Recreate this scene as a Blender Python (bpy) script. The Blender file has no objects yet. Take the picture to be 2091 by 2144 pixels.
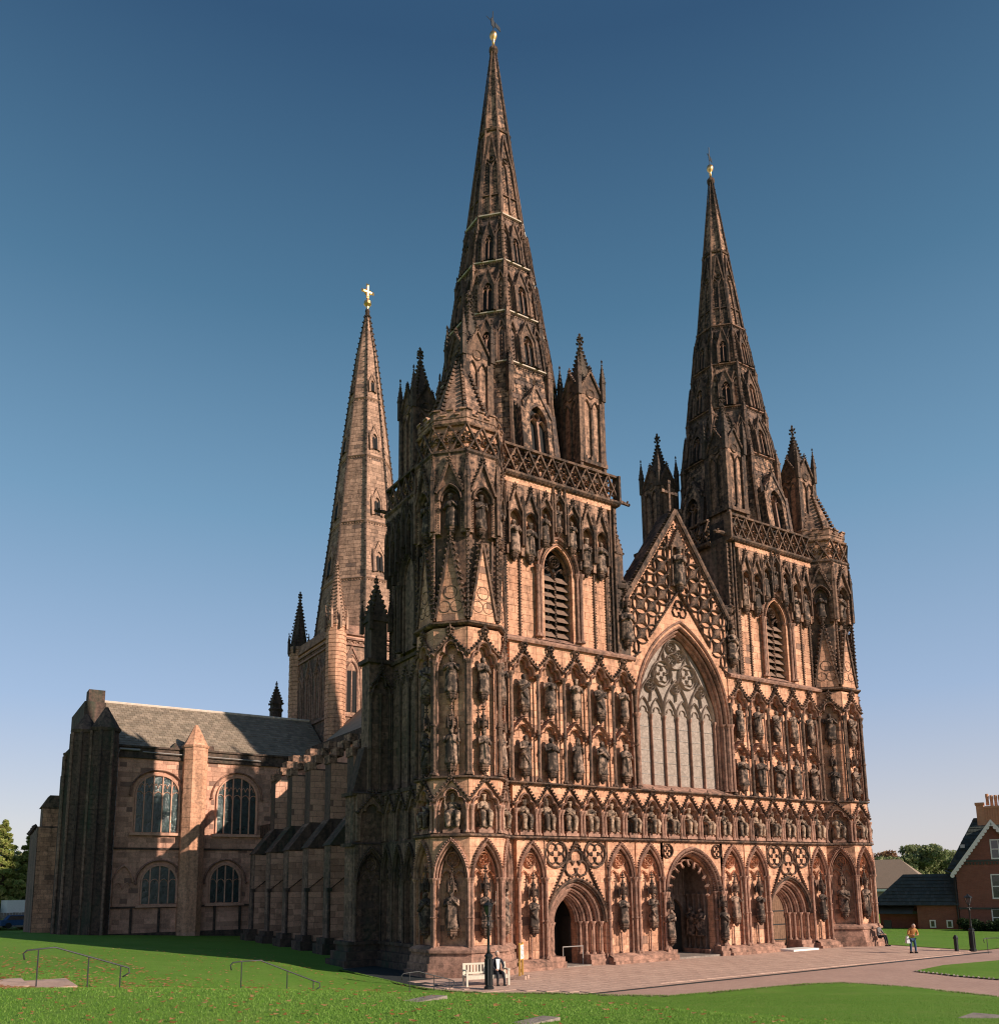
import bpy, math, random
import numpy as np
from mathutils import Vector, Matrix

# ------------------------------------------------------------------ camera, sky, sun, exposure
scene = bpy.context.scene
cam_data = bpy.data.cameras.new("camera")
cam = bpy.data.objects.new("camera", cam_data)
scene.collection.objects.link(cam)
scene.camera = cam
FW = Vector((0.536957, 0.827384, 0.164663)); RT = Vector((0.839957, -0.542493, -0.013185)); UP = Vector((-0.078419, -0.145390, 0.986262))
CAM = Vector((-37.265, -36.795, 4.231))
cam.matrix_world = Matrix(((RT.x, UP.x, -FW.x, CAM.x), (RT.y, UP.y, -FW.y, CAM.y), (RT.z, UP.z, -FW.z, CAM.z), (0, 0, 0, 1)))
cam_data.sensor_fit = 'HORIZONTAL'
cam_data.sensor_width = 36.0
cam_data.lens = 1807.9 / 2091 * 36.0
cam_data.shift_y = 481.06 / 2091
cam_data.clip_start = 0.5
cam_data.clip_end = 4000

SUN_AZ, SUN_EL = math.radians(27.5), math.radians(24)     # azimuth towards +X from the facade's normal (-Y)
SUNV = Vector((math.sin(SUN_AZ) * math.cos(SUN_EL), -math.cos(SUN_AZ) * math.cos(SUN_EL), math.sin(SUN_EL)))
world = bpy.data.worlds.new("World")
scene.world = world
world.use_nodes = True
wn, wl = world.node_tree.nodes, world.node_tree.links
wn.clear()
w_out = wn.new('ShaderNodeOutputWorld'); w_bg = wn.new('ShaderNodeBackground')
w_sky = wn.new('ShaderNodeTexSky'); w_sky.sky_type = 'NISHITA'; w_sky.sun_disc = False
w_sky.sun_elevation = SUN_EL
w_sky.sun_rotation = math.atan2(SUNV.x, SUNV.y)
w_sky.altitude = 100; w_sky.air_density = 1.0; w_sky.dust_density = 0.5; w_sky.ozone_density = 1.6
w_gam = wn.new('ShaderNodeGamma'); w_gam.inputs[1].default_value = 1.0
w_hsv = wn.new('ShaderNodeHueSaturation'); w_hsv.inputs['Saturation'].default_value = 1.0
wl.new(w_sky.outputs[0], w_hsv.inputs['Color'])
# pale warm haze towards the horizon, the same all the way round
w_tc = wn.new('ShaderNodeTexCoord'); w_sep = wn.new('ShaderNodeSeparateXYZ'); wl.new(w_tc.outputs['Generated'], w_sep.inputs[0])
w_cr = wn.new('ShaderNodeValToRGB'); w_el = w_cr.color_ramp.elements
w_stops = [(0.0, (.60, .54, .57)), (.07, (.53, .51, .57)), (.20, (.32, .42, .60)), (.40, (.15, .295, .44)), (.58, (.06, .165, .27)), (.75, (.018, .068, .145))]
while len(w_el) < len(w_stops): w_el.new(0.5)
for e_, (p_, c_) in zip(w_el, w_stops): e_.position = p_; e_.color = (*c_, 1)
wl.new(w_sep.outputs[2], w_cr.inputs[0])
w_x10 = wn.new('ShaderNodeVectorMath'); w_x10.operation = 'SCALE'; w_x10.inputs['Scale'].default_value = 10.0
wl.new(w_cr.outputs[0], w_x10.inputs[0])
w_mix = wn.new('ShaderNodeMix'); w_mix.data_type = 'RGBA'; w_mix.inputs[0].default_value = 0.75
wl.new(w_hsv.outputs[0], w_mix.inputs[6]); wl.new(w_x10.outputs[0], w_mix.inputs[7])
wl.new(w_mix.outputs[2], w_gam.inputs[0])
wl.new(w_gam.outputs[0], w_bg.inputs[0])
w_bg.inputs[1].default_value = 0.094
wl.new(w_bg.outputs[0], w_out.inputs[0])

sun_data = bpy.data.lights.new("sun", 'SUN')
sun_data.energy = 5.0; sun_data.angle = math.radians(0.5); sun_data.color = (1.0, 0.86, 0.72)
sun = bpy.data.objects.new("sun", sun_data); scene.collection.objects.link(sun)
sun.rotation_euler = SUNV.to_track_quat('Z', 'Y').to_euler()
sun.location = (30, -60, 60)

scene.view_settings.view_transform = 'Standard'
scene.view_settings.look = 'None'
scene.view_settings.exposure = 0.36
scene.view_settings.gamma = 1.0
scene.view_settings.use_curve_mapping = False
scene.cycles.max_bounces = 5
scene.cycles.diffuse_bounces = 3
scene.cycles.use_denoising = True
scene.cycles.pixel_filter_type = 'BLACKMAN_HARRIS'
scene.cycles.filter_width = 1.15
try:
    scene.cycles.denoiser = 'OPENIMAGEDENOISE'
    scene.cycles.denoising_input_passes = 'RGB_ALBEDO_NORMAL'
except Exception:
    pass
scene.render.film_transparent = False

rng = random.Random(7)
COL = scene.collection
PI = math.pi

# ------------------------------------------------------------------ materials
def new_mat(name):
    m = bpy.data.materials.new(name); m.use_nodes = True
    nt = m.node_tree; bs = nt.nodes['Principled BSDF']
    return m, nt, bs

def nd(nt, typ, **kw):
    n = nt.nodes.new(typ)
    for k, v in kw.items(): setattr(n, k, v)
    return n

def mixc(nt, fac, a, b, blend='MIX'):
    n = nt.nodes.new('ShaderNodeMix'); n.data_type = 'RGBA'; n.blend_type = blend
    for sock, val in ((n.inputs[0], fac), (n.inputs[6], a), (n.inputs[7], b)):
        if hasattr(val, 'is_output'): nt.links.new(val, sock)
        elif isinstance(val, (int, float)): sock.default_value = val
        else: sock.default_value = (*val, 1)
    return n.outputs[2]

def maprange(nt, val, a, b, c=0.0, d=1.0):
    n = nt.nodes.new('ShaderNodeMapRange')
    nt.links.new(val, n.inputs[0])
    for i, x in zip((1, 2, 3, 4), (a, b, c, d)): n.inputs[i].default_value = x
    return n.outputs[0]

def math2(nt, op, a, b):
    n = nt.nodes.new('ShaderNodeMath'); n.operation = op
    for i, x in enumerate((a, b)):
        if hasattr(x, 'is_output'): nt.links.new(x, n.inputs[i])
        else: n.inputs[i].default_value = x
    return n.outputs[0]

def noise(nt, vec, scale, detail=4, rough=0.6, dist=0.0):
    n = nt.nodes.new('ShaderNodeTexNoise')
    n.inputs['Scale'].default_value = scale; n.inputs['Detail'].default_value = detail
    n.inputs['Roughness'].default_value = rough; n.inputs['Distortion'].default_value = dist
    nt.links.new(vec, n.inputs['Vector'])
    return n.outputs['Fac']

def scaled(nt, vec, s):
    n = nt.nodes.new('ShaderNodeMapping'); n.inputs['Scale'].default_value = s
    nt.links.new(vec, n.inputs['Vector'])
    return n.outputs[0]

def bump(nt, bs, h, strength, dist=0.02):
    b = nt.nodes.new('ShaderNodeBump'); b.inputs['Strength'].default_value = strength
    b.inputs['Distance'].default_value = dist
    nt.links.new(h, b.inputs['Height']); nt.links.new(b.outputs[0], bs.inputs['Normal'])

def stone(name, c1, c2, soot=0.4, thr=0.55, soft=0.13, sootcol=(0.035, 0.028, 0.025), island=0.28, darkblocks=0.0, algae=0.0, courses=False, masonry=False):
    m, nt, bs = new_mat(name)
    g = nd(nt, 'ShaderNodeNewGeometry'); pos = g.outputs['Position']; rnd = g.outputs['Random Per Island']
    n1 = noise(nt, pos, 0.55, 5, 0.6); n2 = noise(nt, pos, 4.0, 6, 0.65); n3 = noise(nt, pos, 17.0, 3, 0.6)
    col = mixc(nt, maprange(nt, n1, 0.3, 0.7), c1, c2)
    v = math2(nt, 'ADD', math2(nt, 'MULTIPLY', rnd, island * 2), 1 - island)
    v = math2(nt, 'MULTIPLY', v, maprange(nt, n3, 0.25, 0.75, 0.78, 1.18))
    comb = nd(nt, 'ShaderNodeCombineColor')
    for i in range(3): nt.links.new(v, comb.inputs[i])
    col = mixc(nt, 1.0, col, comb.outputs[0], 'MULTIPLY')
    streak = noise(nt, scaled(nt, pos, (1.6, 1.6, 0.16)), 1.0, 5, 0.65)
    s = math2(nt, 'ADD', math2(nt, 'MULTIPLY', n2, 0.55), math2(nt, 'MULTIPLY', streak, 0.45))
    mask = math2(nt, 'MULTIPLY', maprange(nt, s, thr - soft, thr + soft), soot)
    col = mixc(nt, mask, col, sootcol)
    if darkblocks > 0:
        db = maprange(nt, rnd, 1 - darkblocks, 1 - darkblocks + 0.01, 0.0, 0.72)
        col = mixc(nt, db, col, (0.075, 0.055, 0.05))
    if algae > 0:
        na = noise(nt, scaled(nt, pos, (0.9, 0.9, 0.25)), 0.8, 4, 0.6)
        col = mixc(nt, math2(nt, 'MULTIPLY', maprange(nt, na, 0.5, 0.68), algae), col, (0.035, 0.06, 0.04))
    if masonry:
        sp = nd(nt, 'ShaderNodeSeparateXYZ'); nt.links.new(pos, sp.inputs[0])
        cb = nd(nt, 'ShaderNodeCombineXYZ'); nt.links.new(math2(nt, 'ADD', sp.outputs[0], sp.outputs[1]), cb.inputs[0]); nt.links.new(sp.outputs[2], cb.inputs[1])
        bk = nd(nt, 'ShaderNodeTexBrick'); bk.inputs['Scale'].default_value = 1.0; bk.inputs['Brick Width'].default_value = .72; bk.inputs['Row Height'].default_value = .36
        bk.inputs['Mortar Size'].default_value = .012; bk.inputs['Bias'].default_value = 0.1
        for k_, v_ in (('Color1', (.80, .77, .75)), ('Color2', (1.15, 1.15, 1.15)), ('Mortar', (.5, .46, .43))): bk.inputs[k_].default_value = (*v_, 1)
        nt.links.new(cb.outputs[0], bk.inputs['Vector'])
        col = mixc(nt, 0.8, col, bk.outputs['Color'], 'MULTIPLY')
    if courses:
        bt = nd(nt, 'ShaderNodeTexWave'); bt.wave_type = 'BANDS'; bt.bands_direction = 'Z'
        bt.inputs['Scale'].default_value = 0.9; bt.inputs['Distortion'].default_value = 0.6
        nt.links.new(pos, bt.inputs['Vector'])
        col = mixc(nt, maprange(nt, bt.outputs['Fac'], 0.0, 0.06, 0.5, 0.0), col, (0.05, 0.035, 0.03))
    nt.links.new(col, bs.inputs['Base Color'])
    bs.inputs['Roughness'].default_value = 0.92
    bs.inputs['Specular IOR Level'].default_value = 0.2
    h = math2(nt, 'ADD', n2, math2(nt, 'MULTIPLY', n3, 0.5))
    bump(nt, bs, h, 0.55, 0.03)
    return m

W1, W2 = (0.58, 0.29, 0.178), (0.74, 0.40, 0.258)
M = {}
M['wall'] = stone('sandstone_wall', W1, W2, soot=0.85, thr=0.575, island=0.24, darkblocks=0.10)
M['clean'] = stone('sandstone_clean', W1, W2, soot=0.85, thr=0.575, island=0.10, masonry=True)
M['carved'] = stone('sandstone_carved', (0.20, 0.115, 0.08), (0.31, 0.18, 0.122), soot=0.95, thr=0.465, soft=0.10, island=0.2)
M['trim'] = stone('sandstone_trim', (0.37, 0.20, 0.145), (0.49, 0.275, 0.20), soot=0.92, thr=0.525, island=0.15)
M['dark'] = stone('sandstone_sooty_shaded', (0.14, 0.09, 0.068), (0.20, 0.128, 0.095), soot=0.95, thr=0.46, island=0.25, algae=0.25)  # soot-black stone; on north faces its darkness also stands in for shade
M['statue'] = stone('statue_stone', (0.33, 0.21, 0.155), (0.44, 0.29, 0.21), soot=0.95, thr=0.465, soft=0.06, island=0.05)
M['king'] = stone('statue_stone_pale', (0.44, 0.29, 0.20), (0.54, 0.36, 0.25), soot=0.93, thr=0.48, soft=0.07, island=0.05)
M['spire'] = stone('spire_stone', (0.50, 0.275, 0.18), (0.64, 0.37, 0.245), soot=0.97, thr=0.462, soft=0.075, island=0.35, darkblocks=0.26)
M['spire_top'] = stone('spire_stone_sooty', (0.22, 0.125, 0.09), (0.32, 0.185, 0.13), soot=0.97, thr=0.42, soft=0.09, island=0.3, darkblocks=0.2)
M['cspire'] = stone('crossing_spire_stone', (0.41, 0.24, 0.165), (0.52, 0.315, 0.22), soot=0.85, thr=0.56, island=0.3, darkblocks=0.10)
M['mid'] = stone('sandstone_streaked', (0.38, 0.215, 0.145), (0.50, 0.29, 0.20), soot=0.95, thr=0.50, soft=.09, island=0.15, masonry=True)
M['tracery'] = stone('pale_tracery_stone', (0.36, 0.27, 0.215), (0.46, 0.35, 0.28), soot=0.7, thr=0.53, island=0.1)
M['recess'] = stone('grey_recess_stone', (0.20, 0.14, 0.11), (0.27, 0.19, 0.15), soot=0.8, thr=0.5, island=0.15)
M['north'] = stone('north_sandstone_shaded', (0.29, 0.175, 0.13), (0.39, 0.235, 0.17), soot=0.93, thr=0.485, island=0.3, darkblocks=0.16, algae=0.5)  # darker stone for the north side: soot, with shade put into the colour
M['transept'] = stone('transept_sandstone', (0.57, 0.305, 0.215), (0.70, 0.39, 0.275), soot=0.6, thr=0.60, island=0.28, darkblocks=0.08, algae=0.08)
M['sooty'] = stone('sooty_buttress_stone', (0.12, 0.075, 0.06), (0.2, 0.12, 0.09), soot=0.9, thr=0.46, island=0.45, algae=0.7)
M['grey'] = stone('grey_stone', (0.26, 0.21, 0.18), (0.34, 0.28, 0.24), soot=0.6, thr=0.55, island=0.2)

def plain(name, col, rough=0.6, metal=0.0, var=0.2, scale=8.0, spec=0.4, bmp=0.0):
    m, nt, bs = new_mat(name)
    g = nd(nt, 'ShaderNodeNewGeometry')
    n = noise(nt, g.outputs['Position'], scale, 4, 0.6)
    c = mixc(nt, maprange(nt, n, 0.25, 0.75), tuple(x * (1 - var) for x in col), tuple(min(1, x * (1 + var)) for x in col))
    nt.links.new(c, bs.inputs['Base Color'])
    bs.inputs['Roughness'].default_value = rough; bs.inputs['Metallic'].default_value = metal
    bs.inputs['Specular IOR Level'].default_value = spec
    if bmp: bump(nt, bs, n, bmp, 0.02)
    return m

M['lead'] = plain('weathered_lead', (0.62, 0.50, 0.41), 0.95, 0.0, 0.2, 3)
M['gold'] = plain('gilding', (0.9, 0.50, 0.20), 0.35, 1.0, 0.1)
M['iron'] = plain('black_iron', (0.018, 0.02, 0.022), 0.45, 0.3, 0.3)
M['steel'] = plain('grey_steel_rail', (0.045, 0.045, 0.048), 0.5, 0.3, 0.3)
M['door'] = plain('old_oak', (0.17, 0.092, 0.055), 0.75, 0, 0.35, 6, 0.3, 0.3)
M['dark_door'] = plain('dark_oak', (0.03, 0.024, 0.02), 0.6, 0, 0.3, 6)
M['louvre'] = plain('louvre_board', (0.20, 0.125, 0.09), 0.8, 0, 0.3, 5, 0.2, 0.2)
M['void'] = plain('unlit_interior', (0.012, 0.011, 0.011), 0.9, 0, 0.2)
M['paint_white'] = plain('white_paint', (0.78, 0.76, 0.72), 0.5, 0, 0.06)
M['bench'] = plain('weathered_bench_wood', (0.62, 0.54, 0.44), 0.7, 0, 0.15, 10)
M['notice'] = plain('notice_paper', (0.8, 0.79, 0.75), 0.7, 0, 0.04)
M['ochre'] = plain('ochre_painted_wood', (0.55, 0.30, 0.07), 0.6, 0, 0.15)
M['pipe'] = plain('grey_drainpipe', (0.32, 0.29, 0.27), 0.5, 0.1, 0.15)
M['brick'] = None

def glass_mat(name, col, rough, var, bscale, bstr, spec=0.6, leading=None):
    m, nt, bs = new_mat(name)
    g = nd(nt, 'ShaderNodeNewGeometry'); pos = g.outputs['Position']; rnd = g.outputs['Random Per Island']
    n = noise(nt, pos, bscale, 5, 0.7)
    c = mixc(nt, maprange(nt, n, 0.3, 0.7), tuple(x * (1 - var) for x in col), tuple(min(1, x * (1 + var)) for x in col))
    if leading:
        vo = nd(nt, 'ShaderNodeTexVoronoi'); vo.feature = 'DISTANCE_TO_EDGE'; vo.inputs['Scale'].default_value = leading
        nt.links.new(pos, vo.inputs['Vector'])
        vc = nd(nt, 'ShaderNodeTexVoronoi'); vc.inputs['Scale'].default_value = leading
        nt.links.new(pos, vc.inputs['Vector'])
        c = mixc(nt, maprange(nt, vc.outputs['Distance'], 0.0, 0.5, 0.0, 0.35), c, tuple(x * 0.6 for x in col))
        c = mixc(nt, maprange(nt, vo.outputs[0], 0.0, 0.05, 0.65, 0.0), c, tuple(x * 0.35 for x in col))
    nt.links.new(c, bs.inputs['Base Color'])
    bs.inputs['Roughness'].default_value = rough
    bs.inputs['Specular IOR Level'].default_value = spec
    bump(nt, bs, n, bstr, 0.05)
    return m

M['pane'] = glass_mat('dark_leaded_glass', (0.03, 0.05, 0.05), 0.12, 0.6, 2.6, 0.9, 1.0)
M['great_pane'] = glass_mat('protective_glazing_over_leaded_glass', (0.37, 0.295, 0.25), 0.8, 0.3, 4.0, 0.25, 0.06, leading=4.5)  # pale beige base colour stands in for sky reflected off the glazing
M['house_pane'] = glass_mat('window_glass', (0.03, 0.035, 0.04), 0.08, 0.4, 1.5, 0.1, 0.9)

def tiles_mat(name, c1, c2, island=0.4, rough=0.8, moss=0.3, mosscol=(0.05, 0.055, 0.03)):
    m, nt, bs = new_mat(name)
    g = nd(nt, 'ShaderNodeNewGeometry'); pos = g.outputs['Position']; rnd = g.outputs['Random Per Island']
    n = noise(nt, pos, 1.2, 5, 0.6); n2 = noise(nt, pos, 9, 4, 0.6)
    c = mixc(nt, rnd, c1, c2)
    c = mixc(nt, math2(nt, 'MULTIPLY', maprange(nt, n, 0.45, 0.65), moss), c, mosscol)
    c = mixc(nt, maprange(nt, n2, 0.3, 0.7, 0.0, 0.35), c, tuple(x * 0.5 for x in c1))
    nt.links.new(c, bs.inputs['Base Color'])
    bs.inputs['Roughness'].default_value = rough
    bump(nt, bs, n2, 0.4, 0.02)
    return m

M['slate'] = tiles_mat('transept_slate', (0.22, 0.165, 0.12), (0.37, 0.28, 0.205))
M['house_slate'] = tiles_mat('dark_house_slate', (0.045, 0.056, 0.048), (0.085, 0.10, 0.085), moss=0.5)
M['tan_tile'] = tiles_mat('tan_roof_tile', (0.26, 0.18, 0.13), (0.34, 0.24, 0.17), moss=0.1)

def brick_mat(name, c1, c2, mortar, scale=4.2, bw=0.5, rh=0.16):
    m, nt, bs = new_mat(name)
    tc = nd(nt, 'ShaderNodeTexCoord')
    sx = nd(nt, 'ShaderNodeSeparateXYZ'); nt.links.new(tc.outputs['Object'], sx.inputs[0])
    cx = nd(nt, 'ShaderNodeCombineXYZ')
    nt.links.new(math2(nt, 'ADD', sx.outputs[0], sx.outputs[1]), cx.inputs[0]); nt.links.new(sx.outputs[2], cx.inputs[1])
    b = nd(nt, 'ShaderNodeTexBrick'); b.inputs['Scale'].default_value = scale
    b.inputs['Brick Width'].default_value = bw * 2; b.inputs['Row Height'].default_value = rh * 2
    b.inputs['Mortar Size'].default_value = 0.03
    for k, v in (('Color1', c1), ('Color2', c2), ('Mortar', mortar)): b.inputs[k].default_value = (*v, 1)
    nt.links.new(cx.outputs[0], b.inputs['Vector'])
    n = noise(nt, tc.outputs['Object'], 1.3, 5, 0.65)
    c = mixc(nt, maprange(nt, n, 0.3, 0.75, 0.0, 0.4), b.outputs['Color'], tuple(x * 0.45 for x in c1))
    nt.links.new(c, bs.inputs['Base Color']); bs.inputs['Roughness'].default_value = 0.9
    bump(nt, bs, b.outputs['Fac'], 0.3, 0.01)
    return m

M['brick'] = brick_mat('red_brick', (0.24, 0.075, 0.05), (0.30, 0.10, 0.065), (0.22, 0.15, 0.12))
M['chimney'] = brick_mat('sunlit_brick', (0.6, 0.27, 0.13), (0.68, 0.32, 0.16), (0.5, 0.33, 0.22))  # brick colour brightened to stand in for sunlight on the chimney

def road_mat():
    m, nt, bs = new_mat('pink_block_paving')
    g = nd(nt, 'ShaderNodeNewGeometry'); pos = g.outputs['Position']
    mp = nd(nt, 'ShaderNodeMapping'); mp.inputs['Rotation'].default_value = (0, 0, 0.5)
    nt.links.new(pos, mp.inputs['Vector'])
    b = nd(nt, 'ShaderNodeTexBrick'); b.inputs['Scale'].default_value = 1.0
    b.inputs['Brick Width'].default_value = 0.21; b.inputs['Row Height'].default_value = 0.11; b.inputs['Mortar Size'].default_value = 0.008
    for k, v in (('Color1', (0.44, 0.265, 0.205)), ('Color2', (0.52, 0.33, 0.255)), ('Mortar', (0.30, 0.19, 0.15))): b.inputs[k].default_value = (*v, 1)
    nt.links.new(mp.outputs[0], b.inputs['Vector'])
    n = noise(nt, pos, 0.35, 6, 0.65); n2 = noise(nt, pos, 5, 4, 0.6)
    c = mixc(nt, maprange(nt, n, 0.35, 0.7, 0.0, 0.45), b.outputs['Color'], (0.25, 0.15, 0.12))
    c = mixc(nt, maprange(nt, n2, 0.4, 0.8, 0.0, 0.25), c, (0.5, 0.34, 0.27))
    nt.links.new(c, bs.inputs['Base Color']); bs.inputs['Roughness'].default_value = 0.85
    bump(nt, bs, b.outputs['Fac'], 0.2, 0.01)
    return m
M['road'] = road_mat()
M['slab'] = stone('paving_flagstone', (0.47, 0.305, 0.24), (0.57, 0.385, 0.30), soot=0.35, thr=0.57, island=0.07, sootcol=(0.2, 0.13, 0.1))

def grass_ground():
    m, nt, bs = new_mat('lawn_turf')
    g = nd(nt, 'ShaderNodeNewGeometry'); pos = g.outputs['Position']
    n = noise(nt, pos, 0.25, 5, 0.6); n2 = noise(nt, pos, 3.5, 6, 0.7); n3 = noise(nt, pos, 30, 3, 0.6)
    c = mixc(nt, maprange(nt, n, 0.35, 0.65), (0.13, 0.275, 0.028), (0.20, 0.345, 0.05))
    c = mixc(nt, maprange(nt, n2, 0.45, 0.75, 0, 0.6), c, (0.24, 0.28, 0.08))
    c = mixc(nt, maprange(nt, n3, 0.3, 0.8, 0, 0.6), c, (0.05, 0.135, 0.012))
    n5 = noise(nt, pos, 9.0, 5, 0.75)
    c = mixc(nt, maprange(nt, n5, 0.35, 0.7, 0, 0.75), c, (0.17, 0.34, 0.05))
    n6 = noise(nt, scaled(nt, pos, (1, 1, 1)), 60, 2, 0.5)
    c = mixc(nt, maprange(nt, n6, 0.45, 0.7, 0, 0.6), c, (0.05, 0.11, 0.012))
    n4 = noise(nt, pos, 0.7, 6, 0.7, 0.6)
    c = mixc(nt, maprange(nt, n4, 0.5, 0.75, 0, 0.4), c, (0.25, 0.27, 0.08))
    nt.links.new(c, bs.inputs['Base Color']); bs.inputs['Roughness'].default_value = 0.95
    bs.inputs['Specular IOR Level'].default_value = 0.1
    bump(nt, bs, math2(nt, 'ADD', n3, n2), 0.9, 0.06)
    return m
M['turf'] = grass_ground()

def island_mat(name, cols, rough=0.8, trans=0.0, spec=0.2):
    m, nt, bs = new_mat(name)
    g = nd(nt, 'ShaderNodeNewGeometry')
    cr = nd(nt, 'ShaderNodeValToRGB'); el = cr.color_ramp.elements
    while len(el) < len(cols): el.new(0.5)
    for i, c in enumerate(cols):
        el[i].position = i / max(1, len(cols) - 1); el[i].color = (*c, 1)
    nt.links.new(g.outputs['Random Per Island'], cr.inputs[0])
    n = noise(nt, g.outputs['Position'], 0.5, 4, 0.6)
    c = mixc(nt, maprange(nt, n, 0.35, 0.7, 0, 0.45), cr.outputs[0], tuple(x * 0.55 for x in cols[0]))
    nt.links.new(c, bs.inputs['Base Color']); bs.inputs['Roughness'].default_value = rough
    bs.inputs['Specular IOR Level'].default_value = spec
    if trans:
        tr = nd(nt, 'ShaderNodeBsdfTranslucent'); nt.links.new(c, tr.inputs['Color'])
        mx = nd(nt, 'ShaderNodeMixShader'); mx.inputs[0].default_value = trans
        nt.links.new(bs.outputs[0], mx.inputs[1]); nt.links.new(tr.outputs[0], mx.inputs[2])
        nt.links.new(mx.outputs[0], nt.nodes['Material Output'].inputs[0])
    return m
M['blade'] = island_mat('grass_blades', [(0.12, 0.255, 0.025), (0.18, 0.335, 0.045), (0.30, 0.41, 0.10)], 0.6, 0.3)
M['leaf_litter'] = island_mat('fallen_leaves', [(0.30, 0.10, 0.03), (0.48, 0.21, 0.07), (0.6, 0.33, 0.16)], 0.7, 0.15)
M['conifer'] = island_mat('conifer_foliage', [(0.20, 0.26, 0.06), (0.34, 0.38, 0.10), (0.5, 0.42, 0.16)], 0.7, 0.25)
M['broadleaf'] = island_mat('broadleaf_foliage', [(0.14, 0.18, 0.075), (0.22, 0.26, 0.11), (0.33, 0.31, 0.15)], 0.7, 0.25)
M['russet'] = island_mat('russet_foliage', [(0.24, 0.12, 0.075), (0.36, 0.18, 0.10), (0.28, 0.21, 0.09)], 0.7, 0.25)
M['bushleaf'] = island_mat('dark_bush_foliage', [(0.012, 0.03, 0.01), (0.025, 0.05, 0.016), (0.04, 0.065, 0.02)], 0.6, 0.2)
M['tarmac'] = plain('shaded_tarmac', (0.03, 0.034, 0.035), .9, 0, .35, 6, .2, .3)  # near-black tarmac, shade at the turret foot included in its colour
M['bark'] = plain('bark', (0.09, 0.065, 0.045), 0.95, 0, 0.4, 5, 0.1, 0.5)

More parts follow.
